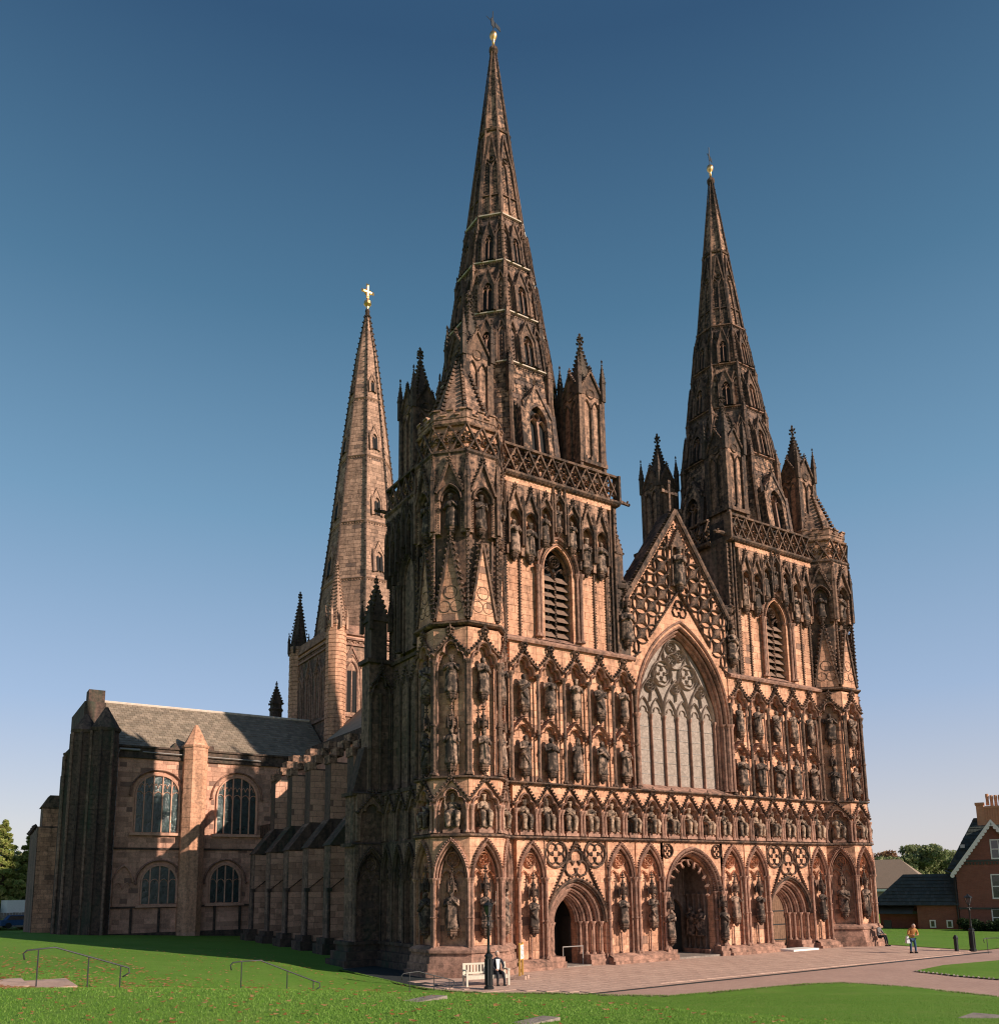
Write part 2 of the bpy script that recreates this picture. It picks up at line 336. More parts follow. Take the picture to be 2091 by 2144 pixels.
# ------------------------------------------------------------------ mesh builder (local axes: x along the wall, -y outwards, z up)
class MB:
    def __init__(self): self.v = []; self.f = []
    def add(self, vs, fs):
        o = len(self.v); self.v.extend(vs); self.f.extend([tuple(i + o for i in f) for f in fs])
    def box(self, x0, x1, y0, y1, z0, z1):
        self.add([(x0, y0, z0), (x1, y0, z0), (x1, y1, z0), (x0, y1, z0), (x0, y0, z1), (x1, y0, z1), (x1, y1, z1), (x0, y1, z1)],
                 [(0, 3, 2, 1), (4, 5, 6, 7), (0, 1, 5, 4), (1, 2, 6, 5), (2, 3, 7, 6), (3, 0, 4, 7)])
    def hexa(self, p):   # 8 points: bottom ring 4, top ring 4
        self.add(p, [(0, 3, 2, 1), (4, 5, 6, 7), (0, 1, 5, 4), (1, 2, 6, 5), (2, 3, 7, 6), (3, 0, 4, 7)])
    def prism(self, poly, y0, y1):   # polygon in xz, front at y0
        n = len(poly)
        self.add([(x, y0, z) for x, z in poly] + [(x, y1, z) for x, z in poly],
                 [tuple(range(n)), tuple(range(2 * n - 1, n - 1, -1))] + [(i, n + i, n + (i + 1) % n, (i + 1) % n) for i in range(n)])
    def zprism(self, poly, z0, z1, poly2=None):   # polygon in xy
        n = len(poly); q = poly2 or poly
        self.add([(x, y, z0) for x, y in poly] + [(x, y, z1) for x, y in q],
                 [tuple(range(n - 1, -1, -1)), tuple(range(n, 2 * n))] + [(i, (i + 1) % n, n + (i + 1) % n, n + i) for i in range(n)])
    def lathe(self, cx, cy, prof, seg=8, ph=0.0):
        o = len(self.v)
        for r, z in prof:
            for k in range(seg):
                a = ph + 2 * PI * k / seg
                self.v.append((cx + r * math.cos(a), cy + r * math.sin(a), z))
        for i in range(len(prof) - 1):
            for k in range(seg):
                a, b = o + i * seg + k, o + i * seg + (k + 1) % seg
                self.f.append((a, b, b + seg, a + seg))
        self.f.append(tuple(o + k for k in range(seg - 1, -1, -1)))
        t = o + (len(prof) - 1) * seg
        self.f.append(tuple(t + k for k in range(seg)))
    def tube(self, pts, r, seg=6, r1=None):
        o = len(self.v); n = len(pts)
        P = [Vector(p) for p in pts]
        for i in range(n):
            d = (P[min(i + 1, n - 1)] - P[max(i - 1, 0)]).normalized()
            a = d.orthogonal().normalized() if i == 0 else (a - d * a.dot(d)).normalized()
            b = d.cross(a)
            rr = r if r1 is None else r + (r1 - r) * i / (n - 1)
            if isinstance(r, (list, tuple)): rr = r[i]
            for k in range(seg):
                t = 2 * PI * k / seg
                q = P[i] + a * (rr * math.cos(t)) + b * (rr * math.sin(t))
                self.v.append(tuple(q))
        for i in range(n - 1):
            for k in range(seg):
                x, y = o + i * seg + k, o + i * seg + (k + 1) % seg
                self.f.append((x, y, y + seg, x + seg))
        self.f.append(tuple(o + k for k in range(seg - 1, -1, -1)))
        self.f.append(tuple(o + (n - 1) * seg + k for k in range(seg)))
    def blob(self, x, y, z, r, ry=None, rz=None, tw=None):
        t = rng.random() * 6.28 if tw is None else tw
        ry = ry or r; rz = rz or r
        c, s = math.cos(t) , math.sin(t)
        self.add([(x + r * c, y, z + rz * s), (x - r * s, y, z + rz * c), (x - r * c, y, z - rz * s), (x + r * s, y, z - rz * c), (x, y - ry, z), (x, y + ry * .6, z)],
                 [(0, 1, 4), (1, 2, 4), (2, 3, 4), (3, 0, 4), (1, 0, 5), (2, 1, 5), (3, 2, 5), (0, 3, 5)])
    def sweep(self, path, prof, closed=False):
        """path: xz points; prof: list of (in-plane offset, y) from one foot to the other"""
        n = len(path); m = len(prof); o = len(self.v)
        P = [Vector((p[0], p[1])) for p in path]
        for i in range(n):
            if closed: a, b = P[i - 1], P[(i + 1) % n]; pa, pb = P[i] - a, b - P[i]
            else:
                pa = P[i] - P[i - 1] if i else P[1] - P[0]
                pb = P[i + 1] - P[i] if i < n - 1 else P[i] - P[i - 1]
            pa = pa.normalized(); pb = pb.normalized()
            t = (pa + pb)
            t = t.normalized() if t.length > 1e-6 else pa
            nn = Vector((-t.y, t.x)); k = 1 / max(0.45, nn.dot(Vector((-pa.y, pa.x))))
            for off, y in prof:
                q = P[i] + nn * off * k
                self.v.append((q.x, y, q.y))
        for i in range(n if closed else n - 1):
            j = (i + 1) % n
            for k in range(m - 1):
                self.f.append((o + i * m + k, o + i * m + k + 1, o + j * m + k + 1, o + j * m + k))
        if not closed:
            self.f.append(tuple(o + k for k in range(m)))
            self.f.append(tuple(o + (n - 1) * m + k for k in range(m - 1, -1, -1)))
    def roll(self, path, w, y0, y1, closed=False):
        self.sweep(path, [(-w, y0), (-w * .75, y0 + (y1 - y0) * .7), (0, y1), (w * .75, y0 + (y1 - y0) * .7), (w, y0)], closed)
    def bar(self, path, w, y0, y1, closed=False):
        self.sweep(path, [(-w, y0), (-w, y1), (w, y1), (w, y0)], closed)
    def plate(self, path, x0, x1, z0, z1, yf, yb):
        """wall slab x0..x1, z0..z1 with an opening under the arch path down to z0; front yf, back yb"""
        p = [(path[0][0], z0)] + list(path) + [(path[-1][0], z0)]
        n = len(p); o = len(self.v)
        if path[0][0] > x0 + 1e-6: self.add([(x0, yf, z0), (p[0][0], yf, z0), (p[0][0], yf, z1), (x0, yf, z1)], [(0, 1, 2, 3)])
        if path[-1][0] < x1 - 1e-6: self.add([(p[-1][0], yf, z0), (x1, yf, z0), (x1, yf, z1), (p[-1][0], yf, z1)], [(0, 1, 2, 3)])
        for i in range(1, n - 2):
            a, b = p[i], p[i + 1]
            if b[0] - a[0] > 1e-6:
                self.add([(a[0], yf, a[1]), (b[0], yf, b[1]), (b[0], yf, z1), (a[0], yf, z1)], [(0, 1, 2, 3)])
        for i in range(n - 1):
            a, b = p[i], p[i + 1]
            self.add([(a[0], yf, a[1]), (b[0], yf, b[1]), (b[0], yb, b[1]), (a[0], yb, a[1])], [(0, 3, 2, 1)])
        self.add([(x0, yf, z1), (x1, yf, z1), (x1, yb, z1), (x0, yb, z1)], [(0, 1, 2, 3)])
        self.add([(x0, yf, z0), (x0, yb, z0), (x0, yb, z1), (x0, yf, z1)], [(0, 3, 2, 1)])
        self.add([(x1, yf, z0), (x1, yb, z0), (x1, yb, z1), (x1, yf, z1)], [(0, 1, 2, 3)])
    def shaft(self, x, y, z0, z1, r, seg=6, ring=None):
        pr = [(r * 1.9, z0), (r * 1.9, z0 + r * .9), (r * 1.25, z0 + r * 1.6), (r, z0 + r * 2.4)]
        if ring:
            for q in ring: pr += [(r, q - r * .8), (r * 1.5, q - r * .4), (r * 1.5, q + r * .4), (r, q + r * .8)]
        pr += [(r, z1 - r * 4), (r * 1.2, z1 - r * 3.6), (r * 1.35, z1 - r * 2.6), (r * 2.1, z1 - r * 1.0), (r * 2.2, z1)]
        self.lathe(x, y, pr, seg)
    def crockets(self, p0, p1, y, step, r, side=0):
        """carved knobs along a sloping line in xz"""
        L = math.hypot(p1[0] - p0[0], p1[1] - p0[1]); k = max(1, int(L / step))
        for i in range(k):
            t = (i + .5) / k
            self.blob(p0[0] + (p1[0] - p0[0]) * t, y, p0[1] + (p1[1] - p0[1]) * t, r * rng.uniform(.85, 1.15), r * 1.2)
    def finial(self, x, y, z, h):
        self.tube([(x, y, z), (x, y, z + h)], h * .09, 5)
        for q, s in ((.35, .30), (.68, .24)):
            for a in range(4):
                t = a * PI / 2 + .4
                self.blob(x + math.cos(t) * h * s * .75, y + math.sin(t) * h * s * .75, z + h * q, h * .15, h * .15, h * .13)
        self.blob(x, y, z + h, h * .13, h * .13, h * .17, 0)
    def ashlar(self, x0, x1, z0, z1, y, course=.36, blen=.8, clip=None, gap=.022, proud=.03, out=None):
        nz = max(1, round((z1 - z0) / course)); h = (z1 - z0) / nz
        for j in range(nz):
            a, b = z0 + j * h, z0 + (j + 1) * h
            l, r = (x0, x1) if clip is None else clip((a + b) / 2)
            if r - l < .15: continue
            x = l; first = True
            while x < r - 1e-4:
                w = blen * rng.uniform(.6, 1.35)
                if first: w *= .5 + .5 * (j % 2); first = False
                xe = min(r, x + w)
                if r - xe < .18: xe = r
                q = y - proud * rng.uniform(.55, 1.0)
                g = gap / 2
                vs = [(x + g, y, a + g), (xe - g, y, a + g), (xe - g, y, b - g), (x + g, y, b - g),
                      (x + g, q, a + g), (xe - g, q, a + g), (xe - g, q, b - g), (x + g, q, b - g)]
                fs = [(4, 5, 6, 7), (0, 1, 5, 4), (1, 2, 6, 5), (2, 3, 7, 6), (3, 0, 4, 7)]
                if out is not None: out.append((vs, fs))
                else: self.add(vs, fs)
                x = xe
    def mesh(self, name, mat, smooth=False):
        me = bpy.data.meshes.new(name)
        me.from_pydata(self.v, [], self.f)
        if mat is not None: me.materials.append(M[mat] if isinstance(mat, str) else mat)
        if smooth: me.polygons.foreach_set('use_smooth', [True] * len(me.polygons))
        me.update()
        return me

OVERRIDE = [None]
def put(name, mesh, parent=None, loc=(0, 0, 0), rz=0.0, kind=None, scale=None, rx=None):
    o = bpy.data.objects.new(name, mesh); COL.objects.link(o)
    if OVERRIDE[0] and mesh is not None and mesh.materials and mesh.materials[0].name in OVERRIDE[0]:
        o.material_slots[0].link = 'OBJECT'; o.material_slots[0].material = M[OVERRIDE[0][mesh.materials[0].name]]
    if parent is not None: o.parent = parent
    o.location = loc
    if rx is not None: o.rotation_euler = (rx, 0, rz)
    elif rz: o.rotation_euler = (0, 0, rz)
    if scale is not None: o.scale = scale if isinstance(scale, (tuple, list)) else (scale,) * 3
    if kind: o['kind'] = kind
    return o

def tag(o, label, cat=None, group=None, kind=None):
    o['label'] = label
    if cat: o['category'] = cat
    if group: o['group'] = group
    if kind: o['kind'] = kind
    return o

def empty(name, loc=(0, 0, 0), rz=0.0):
    o = bpy.data.objects.new(name, None); COL.objects.link(o); o.location = loc; o.rotation_euler = (0, 0, rz)
    o.empty_display_size = .3
    return o

def pointed(w, spring, rise, n=7, cx=0.0):
    """pointed arch polyline from left springing over the apex to the right springing"""
    R = (w * w + rise * rise) / (2 * w); c = R - w
    a1 = math.atan2(rise, c) if c > 1e-6 else PI / 2
    left = []
    for i in range(n + 1):
        a = a1 * i / n
        left.append((cx + c - R * math.cos(a), spring + R * math.sin(a)))
    return left + [(2 * cx - x, z) for x, z in reversed(left[:-1])]

def bez(p0, p1, p2, n):
    return [((1 - t) ** 2 * p0[0] + 2 * t * (1 - t) * p1[0] + t * t * p2[0], (1 - t) ** 2 * p0[1] + 2 * t * (1 - t) * p1[1] + t * t * p2[1]) for t in [i / n for i in range(n + 1)]]

def trefoil(w, spring, rise, cx=0.0):
    a = bez((-w, spring), (-w * 1.0, spring + rise * .52), (-w * .52, spring + rise * .5), 4)
    b = bez((-w * .52, spring + rise * .5), (-w * .5, spring + rise * .95), (0, spring + rise), 4)
    l = a + b[1:]
    l = [(min(x, -1e-4 * (len(l) - i)) if x < 0 else x, z) for i, (x, z) in enumerate(l)]
    return [(cx + x, z) for x, z in l] + [(cx - x, z) for x, z in reversed(l[:-1])]

def circle(cx, cz, r, n=14, a0=0.0):
    return [(cx + r * math.cos(a0 + 2 * PI * i / n), cz + r * math.sin(a0 + 2 * PI * i / n)) for i in range(n)]

def foil(cx, cz, r, lobes=4, a0=PI / 4, per=5):
    pts = []
    for k in range(lobes):
        a = a0 + 2 * PI * k / lobes
        c = (cx + r * .5 * math.cos(a), cz + r * .5 * math.sin(a)); rr = r * (.47 if lobes == 4 else .52)
        span = PI * (.78 if lobes == 4 else .82)
        for i in range(per):
            t = a - span + 2 * span * i / (per - 1)
            pts.append((c[0] + rr * math.cos(t), c[1] + rr * math.sin(t)))
    return pts

# ------------------------------------------------------------------ carved figures
def figure(seed, seated=False, hold='book', crown=False):
    """robed carved figure one unit tall, front towards -y"""
    r = random.Random(seed); mb = MB(); seg = 20
    if not seated:
        sway = r.uniform(-.02, .02); lean = r.uniform(-.02, .02)
        rings = [(0, 0, -.01, .165, .125, .16), (.06, 0, -.01, .16, .12, .16), (.2, sway, -.01, .15, .115, .15), (.36, sway, 0, .145, .115, .13),
                 (.5, sway, 0, .148, .115, .10), (.6, lean, 0, .125, .10, .07), (.7, lean, 0, .145, .105, .06), (.77, lean, 0, .155, .10, .04),
                 (.81, lean, 0, .12, .08, .02), (.835, lean, -.005, .06, .055, 0), (.862, lean, -.01, .048, .05, 0)]
        hz, hx, hy = .918, lean, -.02; sh = .765; hr = .074
        sy, ez, hz2 = 0.0, .6, .64
    else:
        lean = r.uniform(-.025, .025)
        rings = [(0, 0, -.06, .165, .13, .16), (.08, 0, -.06, .15, .11, .16), (.24, 0, -.06, .14, .10, .15), (.38, 0, -.05, .15, .11, .1),
                 (.46, 0, -.02, .16, .14, .06), (.52, 0, .02, .15, .12, .05), (.62, lean, .03, .13, .105, .05), (.71, lean, .03, .155, .11, .04),
                 (.765, lean, .03, .13, .09, .02), (.80, lean, .02, .075, .065, 0), (.825, lean, .015, .052, .055, 0)]
        hz, hx, hy = .89, lean, 0.0; sh = .725; hr = .082
        sy, ez, hz2 = .03, .56, .58
    ph = r.uniform(0, 6); o = 0
    for z, cx, cy, rx, ry, fold in rings:
        for k in range(seg):
            a = 2 * PI * k / seg
            m = 1 + fold * (math.sin(5 * a + ph + z * 3.0) * .8 + math.sin(9 * a - ph + z * 5) * .55) + r.uniform(-.015, .015)
            mb.v.append((cx + rx * m * math.cos(a), cy + ry * m * math.sin(a), z))
    for i in range(len(rings) - 1):
        for k in range(seg):
            a, b = i * seg + k, i * seg + (k + 1) % seg
            mb.f.append((a, b, b + seg, a + seg))
    mb.f.append(tuple(range(seg - 1, -1, -1)))
    # head with brow, nose and beard
    head = []
    for z, s, dy in ((-1.05, .45, -.1), (-.75, .75, -.12), (-.3, .95, -.03), (.15, 1.0, 0), (.55, .88, 0), (.85, .55, .02), (1.0, .15, .02)):
        head.append((z, s, dy))
    o = len(mb.v)
    for z, s, dy in head:
        for k in range(8):
            a = 2 * PI * k / 8 - PI / 2
            ext = 1.0 + (.22 if (k == 0 and -.5 < z < .2) else 0) + (.25 if (k == 0 and z < -.6 and not crown) else 0)
            mb.v.append((hx + hr * .85 * s * math.cos(a), hy + dy * hr + hr * s * ext * math.sin(a), hz + hr * 1.18 * z))
    for i in range(len(head) - 1):
        for k in range(8):
            a, b = o + i * 8 + k, o + i * 8 + (k + 1) % 8
            mb.f.append((a, b, b + 8, a + 8))
    mb.f.append(tuple(o + (len(head) - 1) * 8 + k for k in range(8)))
    if crown:
        mb.lathe(hx, hy, [(hr * .95, hz + hr * .5), (hr * 1.08, hz + hr * .75), (hr * 1.0, hz + hr * 1.1), (hr * 1.15, hz + hr * 1.5)], 8)
    elif hold == 'staff':
        mb.lathe(hx, hy, [(hr * .9, hz + hr * .5), (hr * .95, hz + hr * .9), (hr * .6, hz + hr * 1.8), (hr * .05, hz + hr * 2.5)], 6)   # mitre
    # arms
    for s in (-1, 1):
        if hold == 'staff' and s == 1:
            mb.tube([(lean + .15, sy, sh), (.195, -.05, ez), (.18, -.16, hz2 + .05)], [.048, .044, .03], 6)
        elif r.random() < .35:
            mb.tube([(lean + s * .15, sy, sh), (s * .175, sy - .04, ez + .02), (s * .06, -.15, hz2 + .12)], [.048, .044, .028], 6)
        else:
            mb.tube([(lean + s * .15, sy, sh), (s * .17, sy - .05, ez - .03 * r.random()), (s * .04, -.15, hz2 + .05 * r.random())], [.048, .046, .03], 6)
    if hold == 'book': mb.box(-.06, .06, -.19, -.15, hz2 - .05, hz2 + .09)
    elif hold == 'staff': mb.tube([(.19, -.17, .02), (.19, -.17, .93)], .014, 5); mb.blob(.19, -.17, .95, .035)
    elif hold == 'drape':
        mb.tube([(.15, -.08, sh - .02), (.02, -.14, .6), (-.13, -.11, .48), (-.15, -.02, .4)], [.035, .045, .05, .02], 6)
        mb.tube([(-.1, -.12, .42), (.0, -.13, .25), (.06, -.11, .1)], [.03, .03, .012], 5)
    elif hold == 'sword': mb.tube([(.02, -.18, .06), (.02, -.18, hz2 + .08)], .013, 5); mb.box(-.05, .09, -.19, -.17, hz2, hz2 + .02)
    if seated:
        for s in (-1, 1): mb.tube([(s * .07, .0, .46), (s * .115, -.2, .45), (s * .12, -.235, .38), (s * .11, -.2, .05), (s * .12, -.27, .01)], [.09, .088, .078, .06, .035], 8)
        mb.box(-.2, .2, -.02, .14, 0, .45)
    return mb

# ================================================================== the cathedral
CA = empty('cathedral')
tag(CA, 'great red sandstone cathedral with three tall spires and a statue-covered west front', 'cathedral')
STATUES = []
FIG = {}
for i, (st, h, c) in enumerate(((0, 'book', 0), (0, 'staff', 0), (0, 'drape', 0), (0, 'sword', 1), (0, 'book', 1), (0, 'drape', 0))):
    FIG['s%d' % i] = figure(40 + i, False, h, bool(c)).mesh('standing_figure', 'statue', True)
for i, (h, c) in enumerate((('book', 1), ('sword', 1), ('drape', 1), ('staff', 0))):
    FIG['k%d' % i] = figure(60 + i, True, h, bool(c)).mesh('seated_figure', 'king', True)
VAR = {}
for i, (h, c) in enumerate((('book', 0), ('staff', 0), ('drape', 0), ('sword', 1), ('book', 1), ('drape', 0))): FIG['s%db' % i] = figure(140 + i, False, h, bool(c)).mesh('standing_figure', 'statue', True)
for i, (h, c) in enumerate((('book', 1), ('sword', 1), ('drape', 1), ('staff', 0))): FIG['k%db' % i] = figure(160 + i, True, h, bool(c)).mesh('seated_figure', 'king', True)
FIG_WORDS = {'s0': 'robed saint with book', 's1': 'mitred bishop with staff', 's2': 'saint in swept drapery',
             's3': 'crowned figure with sword', 's4': 'crowned figure with book', 's5': 'prophet in heavy drapery',
             'k0': 'seated king with book', 'k1': 'seated king with sword', 'k2': 'seated draped king', 'k3': 'seated bishop with staff'}
def statue(kind, x, y, z, h, where, group, rz=0.0):
    VAR[kind] = VAR.get(kind, 0) + 1; me_ = FIG.get(kind + 'b') if VAR[kind] % 2 else FIG[kind]
    o = put('statue', me_ or FIG[kind], None, (x, y, z), rz + rng.uniform(-.3, .3), None, (h * rng.uniform(1.05, 1.24) * rng.choice((-1, 1)), h * 1.15, h * rng.uniform(.96, 1.03)))
    tag(o, FIG_WORDS[kind] + ' ' + where, 'statue', group)
    STATUES.append(o)
    return o
ORD = ['first', 'second', 'third', 'fourth', 'fifth', 'sixth', 'seventh', 'eighth', 'ninth', 'tenth', 'eleventh', 'twelfth', 'thirteenth', 'fourteenth', 'fifteenth', 'sixteenth', 'seventeenth']

SPLIT = {'plinth', 'string_course', 'corner_pier', 'window_shafts', 'window_surrounds', 'aisle_panes', 'parapet', 'wall_shafts', 'gable_parapet', 'corner_block', 'belfry_opening', 'quoin_course', 'stone_course', 'mullions',
         'corner_finials', 'blind_arcading', 'roof_vent', 'lobby_wall', 'window_mould', 'east_chapel_corner', 'brick_band', 'lean_to_beam', 'chimney', 'corner_post', 'recess_wall', 'light_heads'}
JOINED = {'diaper_tracery', 'spirelet_crockets', 'arris_rib', 'arris_crockets', 'corbel_table', 'cusping', 'pier_shafts', 'gargoyle', 'saddle_bars', 'printed_lines', 'tracery', 'battlement', 'ring_moulding', 'blind_panel'}
def islands(mb):
    par = list(range(len(mb.v)))
    def find(a):
        while par[a] != a: par[a] = par[par[a]]; a = par[a]
        return a
    for f in mb.f:
        r0 = find(f[0])
        for q in f[1:]: par[find(q)] = r0
    groups = {}
    for f in mb.f: groups.setdefault(find(f[0]), []).append(f)
    out = []
    for fs in groups.values():
        idx = {}; m = MB()
        for f in fs:
            t = []
            for q in f:
                if q not in idx: idx[q] = len(m.v); m.v.append(mb.v[q])
                t.append(idx[q])
            m.f.append(tuple(t))
        out.append(m)
    return out
def part(name, mb, mat, parent, loc=(0, 0, 0), rz=0.0, kind=None, smooth=False, scale=None):
    if kind is None and name in JOINED and parent is not None: kind = 'stuff'
    if name in SPLIT and parent is not None and kind is None:
        isl = islands(mb)
        if 1 < len(isl) <= 60:
            for m in isl: o = put(name, m.mesh(name, mat, smooth), parent, loc, rz, kind, scale)
            return o
    return put(name, mb.mesh(name, mat, smooth), parent, loc, rz, kind, scale)

# ---------------------------------------------------------------- facade core
mb = MB()
mb.box(-13.4, -9.5, 1.7, 9.6, -.2, 4.2); mb.box(-7.66, -2.2, 1.7, 9.6, -.2, 4.2); mb.box(-9.5, -7.66, 3.4, 9.6, -.2, 4.2)
mb.box(-13.4, -2.2, 1.7, 9.6, 4.2, 17.2); mb.box(2.2, 13.4, 1.7, 9.6, -.2, 17.2)
mb.box(-2.2, 2.2, 2.9, 9.6, -.2, 6.6); mb.box(-2.2, 2.2, 1.72, 9.6, 6.6, 17.2)
for s in (-1, 1):
    for a, b in ((10.72, 13.2), (2.5, 6.52)):
        x0, x1 = sorted((s * a, s * b))
        mb.box(x0, x1, .3, 1.69, -.2, 6.6)
    x0, x1 = sorted((s * 4.05, s * 13.2))
    mb.box(x0, x1, .66, 1.69, 6.61, 9.5)
    mb.box(x0, x1, .46, 1.68, 9.51, 17.15)
mb.box(-4.05, 4.05, .66, 1.69, 6.61, 9.5)
FA = part('facade_wall', mb, 'clean', CA)
# ashlar facing on the open wall surfaces
mb = MB()
for s in (-1, 1):
    for a, b in ((10.72, 12.9), (2.5, 6.52)):
        x0, x1 = sorted((s * a, s * b)); mb.ashlar(x0, x1, .5, 6.5, .3, .42, .95)
    x0, x1 = sorted((s * 4.05, s * 12.9)); mb.ashlar(x0, x1, 9.55, 17.1, .46, .40, .9)
    mb.ashlar(x0, x1, 6.7, 9.4, .66, .4, .7)
mb.ashlar(-4.05, 4.05, 6.7, 9.4, .66, .4, .7)
part('ashlar_facing', mb, 'wall', FA, kind='stuff')

# plinth
mb = MB()
def plinth_run(mb, x0, x1, y=0.0):
    mb.box(x0, x1, y - .55, y + .5, -.25, .16); mb.box(x0, x1, y - .42, y + .5, .16, .36)
    mb.add([(x0, y - .42, .36), (x1, y - .42, .36), (x1, y - .02, .52), (x0, y - .02, .52), (x0, y + .3, .52), (x1, y + .3, .52)], [(0, 1, 2, 3), (3, 2, 5, 4)])
for s in (-1, 1):
    for a, b in ((10.62, 12.6), (2.45, 6.6)): plinth_run(mb, *sorted((s * a, s * b)))
part('plinth', mb, 'trim', FA)

# string courses
def string_course(name, x0, x1, z, h, out, mat='carved', y=0.0):
    mb = MB()
    mb.sweep([(x0, z), (x1, z)], [(-h / 2, y + .2), (-h / 2, y - out * .4), (-h * .1, y - out), (h * .25, y - out), (h / 2, y + .05), (h / 2, y + .2)])
    n = int((x1 - x0) / .42)
    for i in range(n): mb.blob(x0 + (i + .5) * (x1 - x0) / n, y - out * .45, z - h * .42, .06, .08)
    return part(name, mb, mat, FA)
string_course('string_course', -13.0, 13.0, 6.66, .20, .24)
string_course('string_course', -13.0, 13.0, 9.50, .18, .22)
for s in (-1, 1):
    x0, x1 = sorted((s * 4.0, s * 13.0))
    mb = MB()
    mb.sweep([(x0, 17.2), (x1, 17.2)], [(-.12, .3), (-.12, -.14), (0, -.2), (.04, -.2), (.28, .2), (.28, .5)])
    part('string_course', mb, 'trim', FA)

# ---------------------------------------------------------------- ground arcade bay
mb = MB()
A_ = pointed(.86, 4.56, 1.72, 8)
mb.plate(A_, -1.03, 1.03, .5, 6.56, 0.0, .3)
me_bay_wall = mb.mesh('arcade_spandrel', 'clean')
mb = MB()
mb.roll(pointed(.95, 4.56, 1.86, 8), .055, 0.0, -.13)
mb.roll(pointed(.82, 4.56, 1.66, 8), .045, .05, -.05)
mb.roll(pointed(.70, 4.56, 1.48, 8), .04, .25, .08)
P_ = pointed(1.02, 4.56, 1.93, 8)
for (x, z) in P_[2:-2]: mb.blob(x, -.06, z + .03, .075, .1)
for i in range(len(P_) - 1):
    if 2 <= i < len(P_) - 3: mb.blob((P_[i][0] + P_[i + 1][0]) / 2, -.06, (P_[i][1] + P_[i + 1][1]) / 2 + .03, .07, .1)
me_bay_hood = mb.mesh('hood_mould', 'trim')
mb = MB()
for s in (-1, 1): mb.roll([(x + s * .37, z) for x, z in pointed(.36, 4.35, .62, 5)], .03, .27, .13)
mb.roll(circle(0, 5.5, .36, 16), .04, .27, .10, True)
mb.roll(foil(0, 5.5, .30, 4, PI / 4), .022, .27, .16, True)
for s in (-1, 1):
    for k in (-1, 1): mb.blob(s * .37 + k * .2, .2, 4.72, .07, .09)
mb.tube([(0, .24, 4.35), (0, .24, 4.85)], .035, 5)
me_bay_tracery = mb.mesh('blind_tracery', 'clean')
mb = MB()      # canopy over a figure
mb.lathe(0, .0, [(.05, 3.62), (.27, 3.72), (.25, 3.80), (.27, 3.84), (.14, 4.12), (.04, 4.5), (.02, 4.85)], 6)
for k in range(6):
    a = k * PI / 3
    mb.lathe(.25 * math.cos(a), .25 * math.sin(a), [(.05, 3.6), (.05, 3.92), (.008, 4.2)], 4)
    mb.blob(.2 * math.cos(a + .5), .2 * math.sin(a + .5), 3.98, .07); mb.blob(.12 * math.cos(a), .12 * math.sin(a), 4.25, .05)
mb.finial(0, 0, 4.45, .4)
me_canopy = mb.mesh('statue_canopy', 'carved')
mb = MB()      # corbel under a figure
mb.lathe(0, 0, [(.04, 1.62), (.10, 1.68), (.16, 1.80), (.27, 1.94), (.24, 2.0), (.29, 2.04), (.29, 2.14)], 8)
for k in range(8): mb.blob(.2 * math.cos(k * .785), .2 * math.sin(k * .785), 1.84, .075)
me_corbel = mb.mesh('statue_corbel', 'carved')
mb = MB(); mb.lathe(0, 0, [(.09, .5), (.09, .58), (.045, .66), (.045, 1.66)], 6); me_colonnette = mb.mesh('colonnette', 'trim')
mb = MB(); mb.shaft(0, 0, .5, 4.62, .075, 7, ring=(2.4,)); me_shaft_g = mb.mesh('shaft', 'trim')

def arcade_bay(parent, x, y, rz, w=1.0, statue_kind='s0', where='', group='statues in the ground arcade', shafts=(-1, 1), depth=0.0, front=.08):
    c, s_ = math.cos(rz), math.sin(rz)
    def L(u, n): return (x + u * c + n * s_ * 1.0, y + u * s_ - n * c, 0)     # n outwards
    sc = (w, 1, 1)
    put('arcade_spandrel', me_bay_wall, parent, (x, y, 0), rz, None, sc)
    put('hood_mould', me_bay_hood, parent, (x, y, 0), rz, None, sc)
    put('blind_tracery', me_bay_tracery, parent, (x, y, 0), rz, None, sc)
    p = L(0, front)
    put('statue_canopy', me_canopy, parent, p, rz); put('statue_corbel', me_corbel, parent, p, rz); put('colonnette', me_colonnette, parent, L(0, -.16), rz)
    for k in shafts:
        put('shaft', me_shaft_g, parent, L(k * .95 * w, .07), rz)
        put('shaft', me_shaft_g, parent, L(k * .78 * w, -.1), rz, None, (.7, .7, 1))
    if statue_kind:
        statue(statue_kind, p[0], p[1], 2.14, 1.52, where, group, rz)

for k, (x, w, kind, where) in enumerate(((-11.5, .9, 's2', 'in the arcade between near turret and open doorway'),
                                  (-5.5, 1.0, 's0', 'in the arcade beyond the open doorway, beside it'),
                                  (-3.35, 1.0, 's5', 'in the arcade beside the central portal, nearer the open doorway'),
                                  (3.35, 1.0, 's1', 'in the arcade beside the central portal, nearer the oak door'),
                                  (5.5, 1.0, 's4', 'in the arcade beside the oak door, nearer the portal'),
                                  (11.5, .9, 's3', 'in the arcade between oak door and far turret'))):
    arcade_bay(FA, x, 0, 0, w, kind, where)

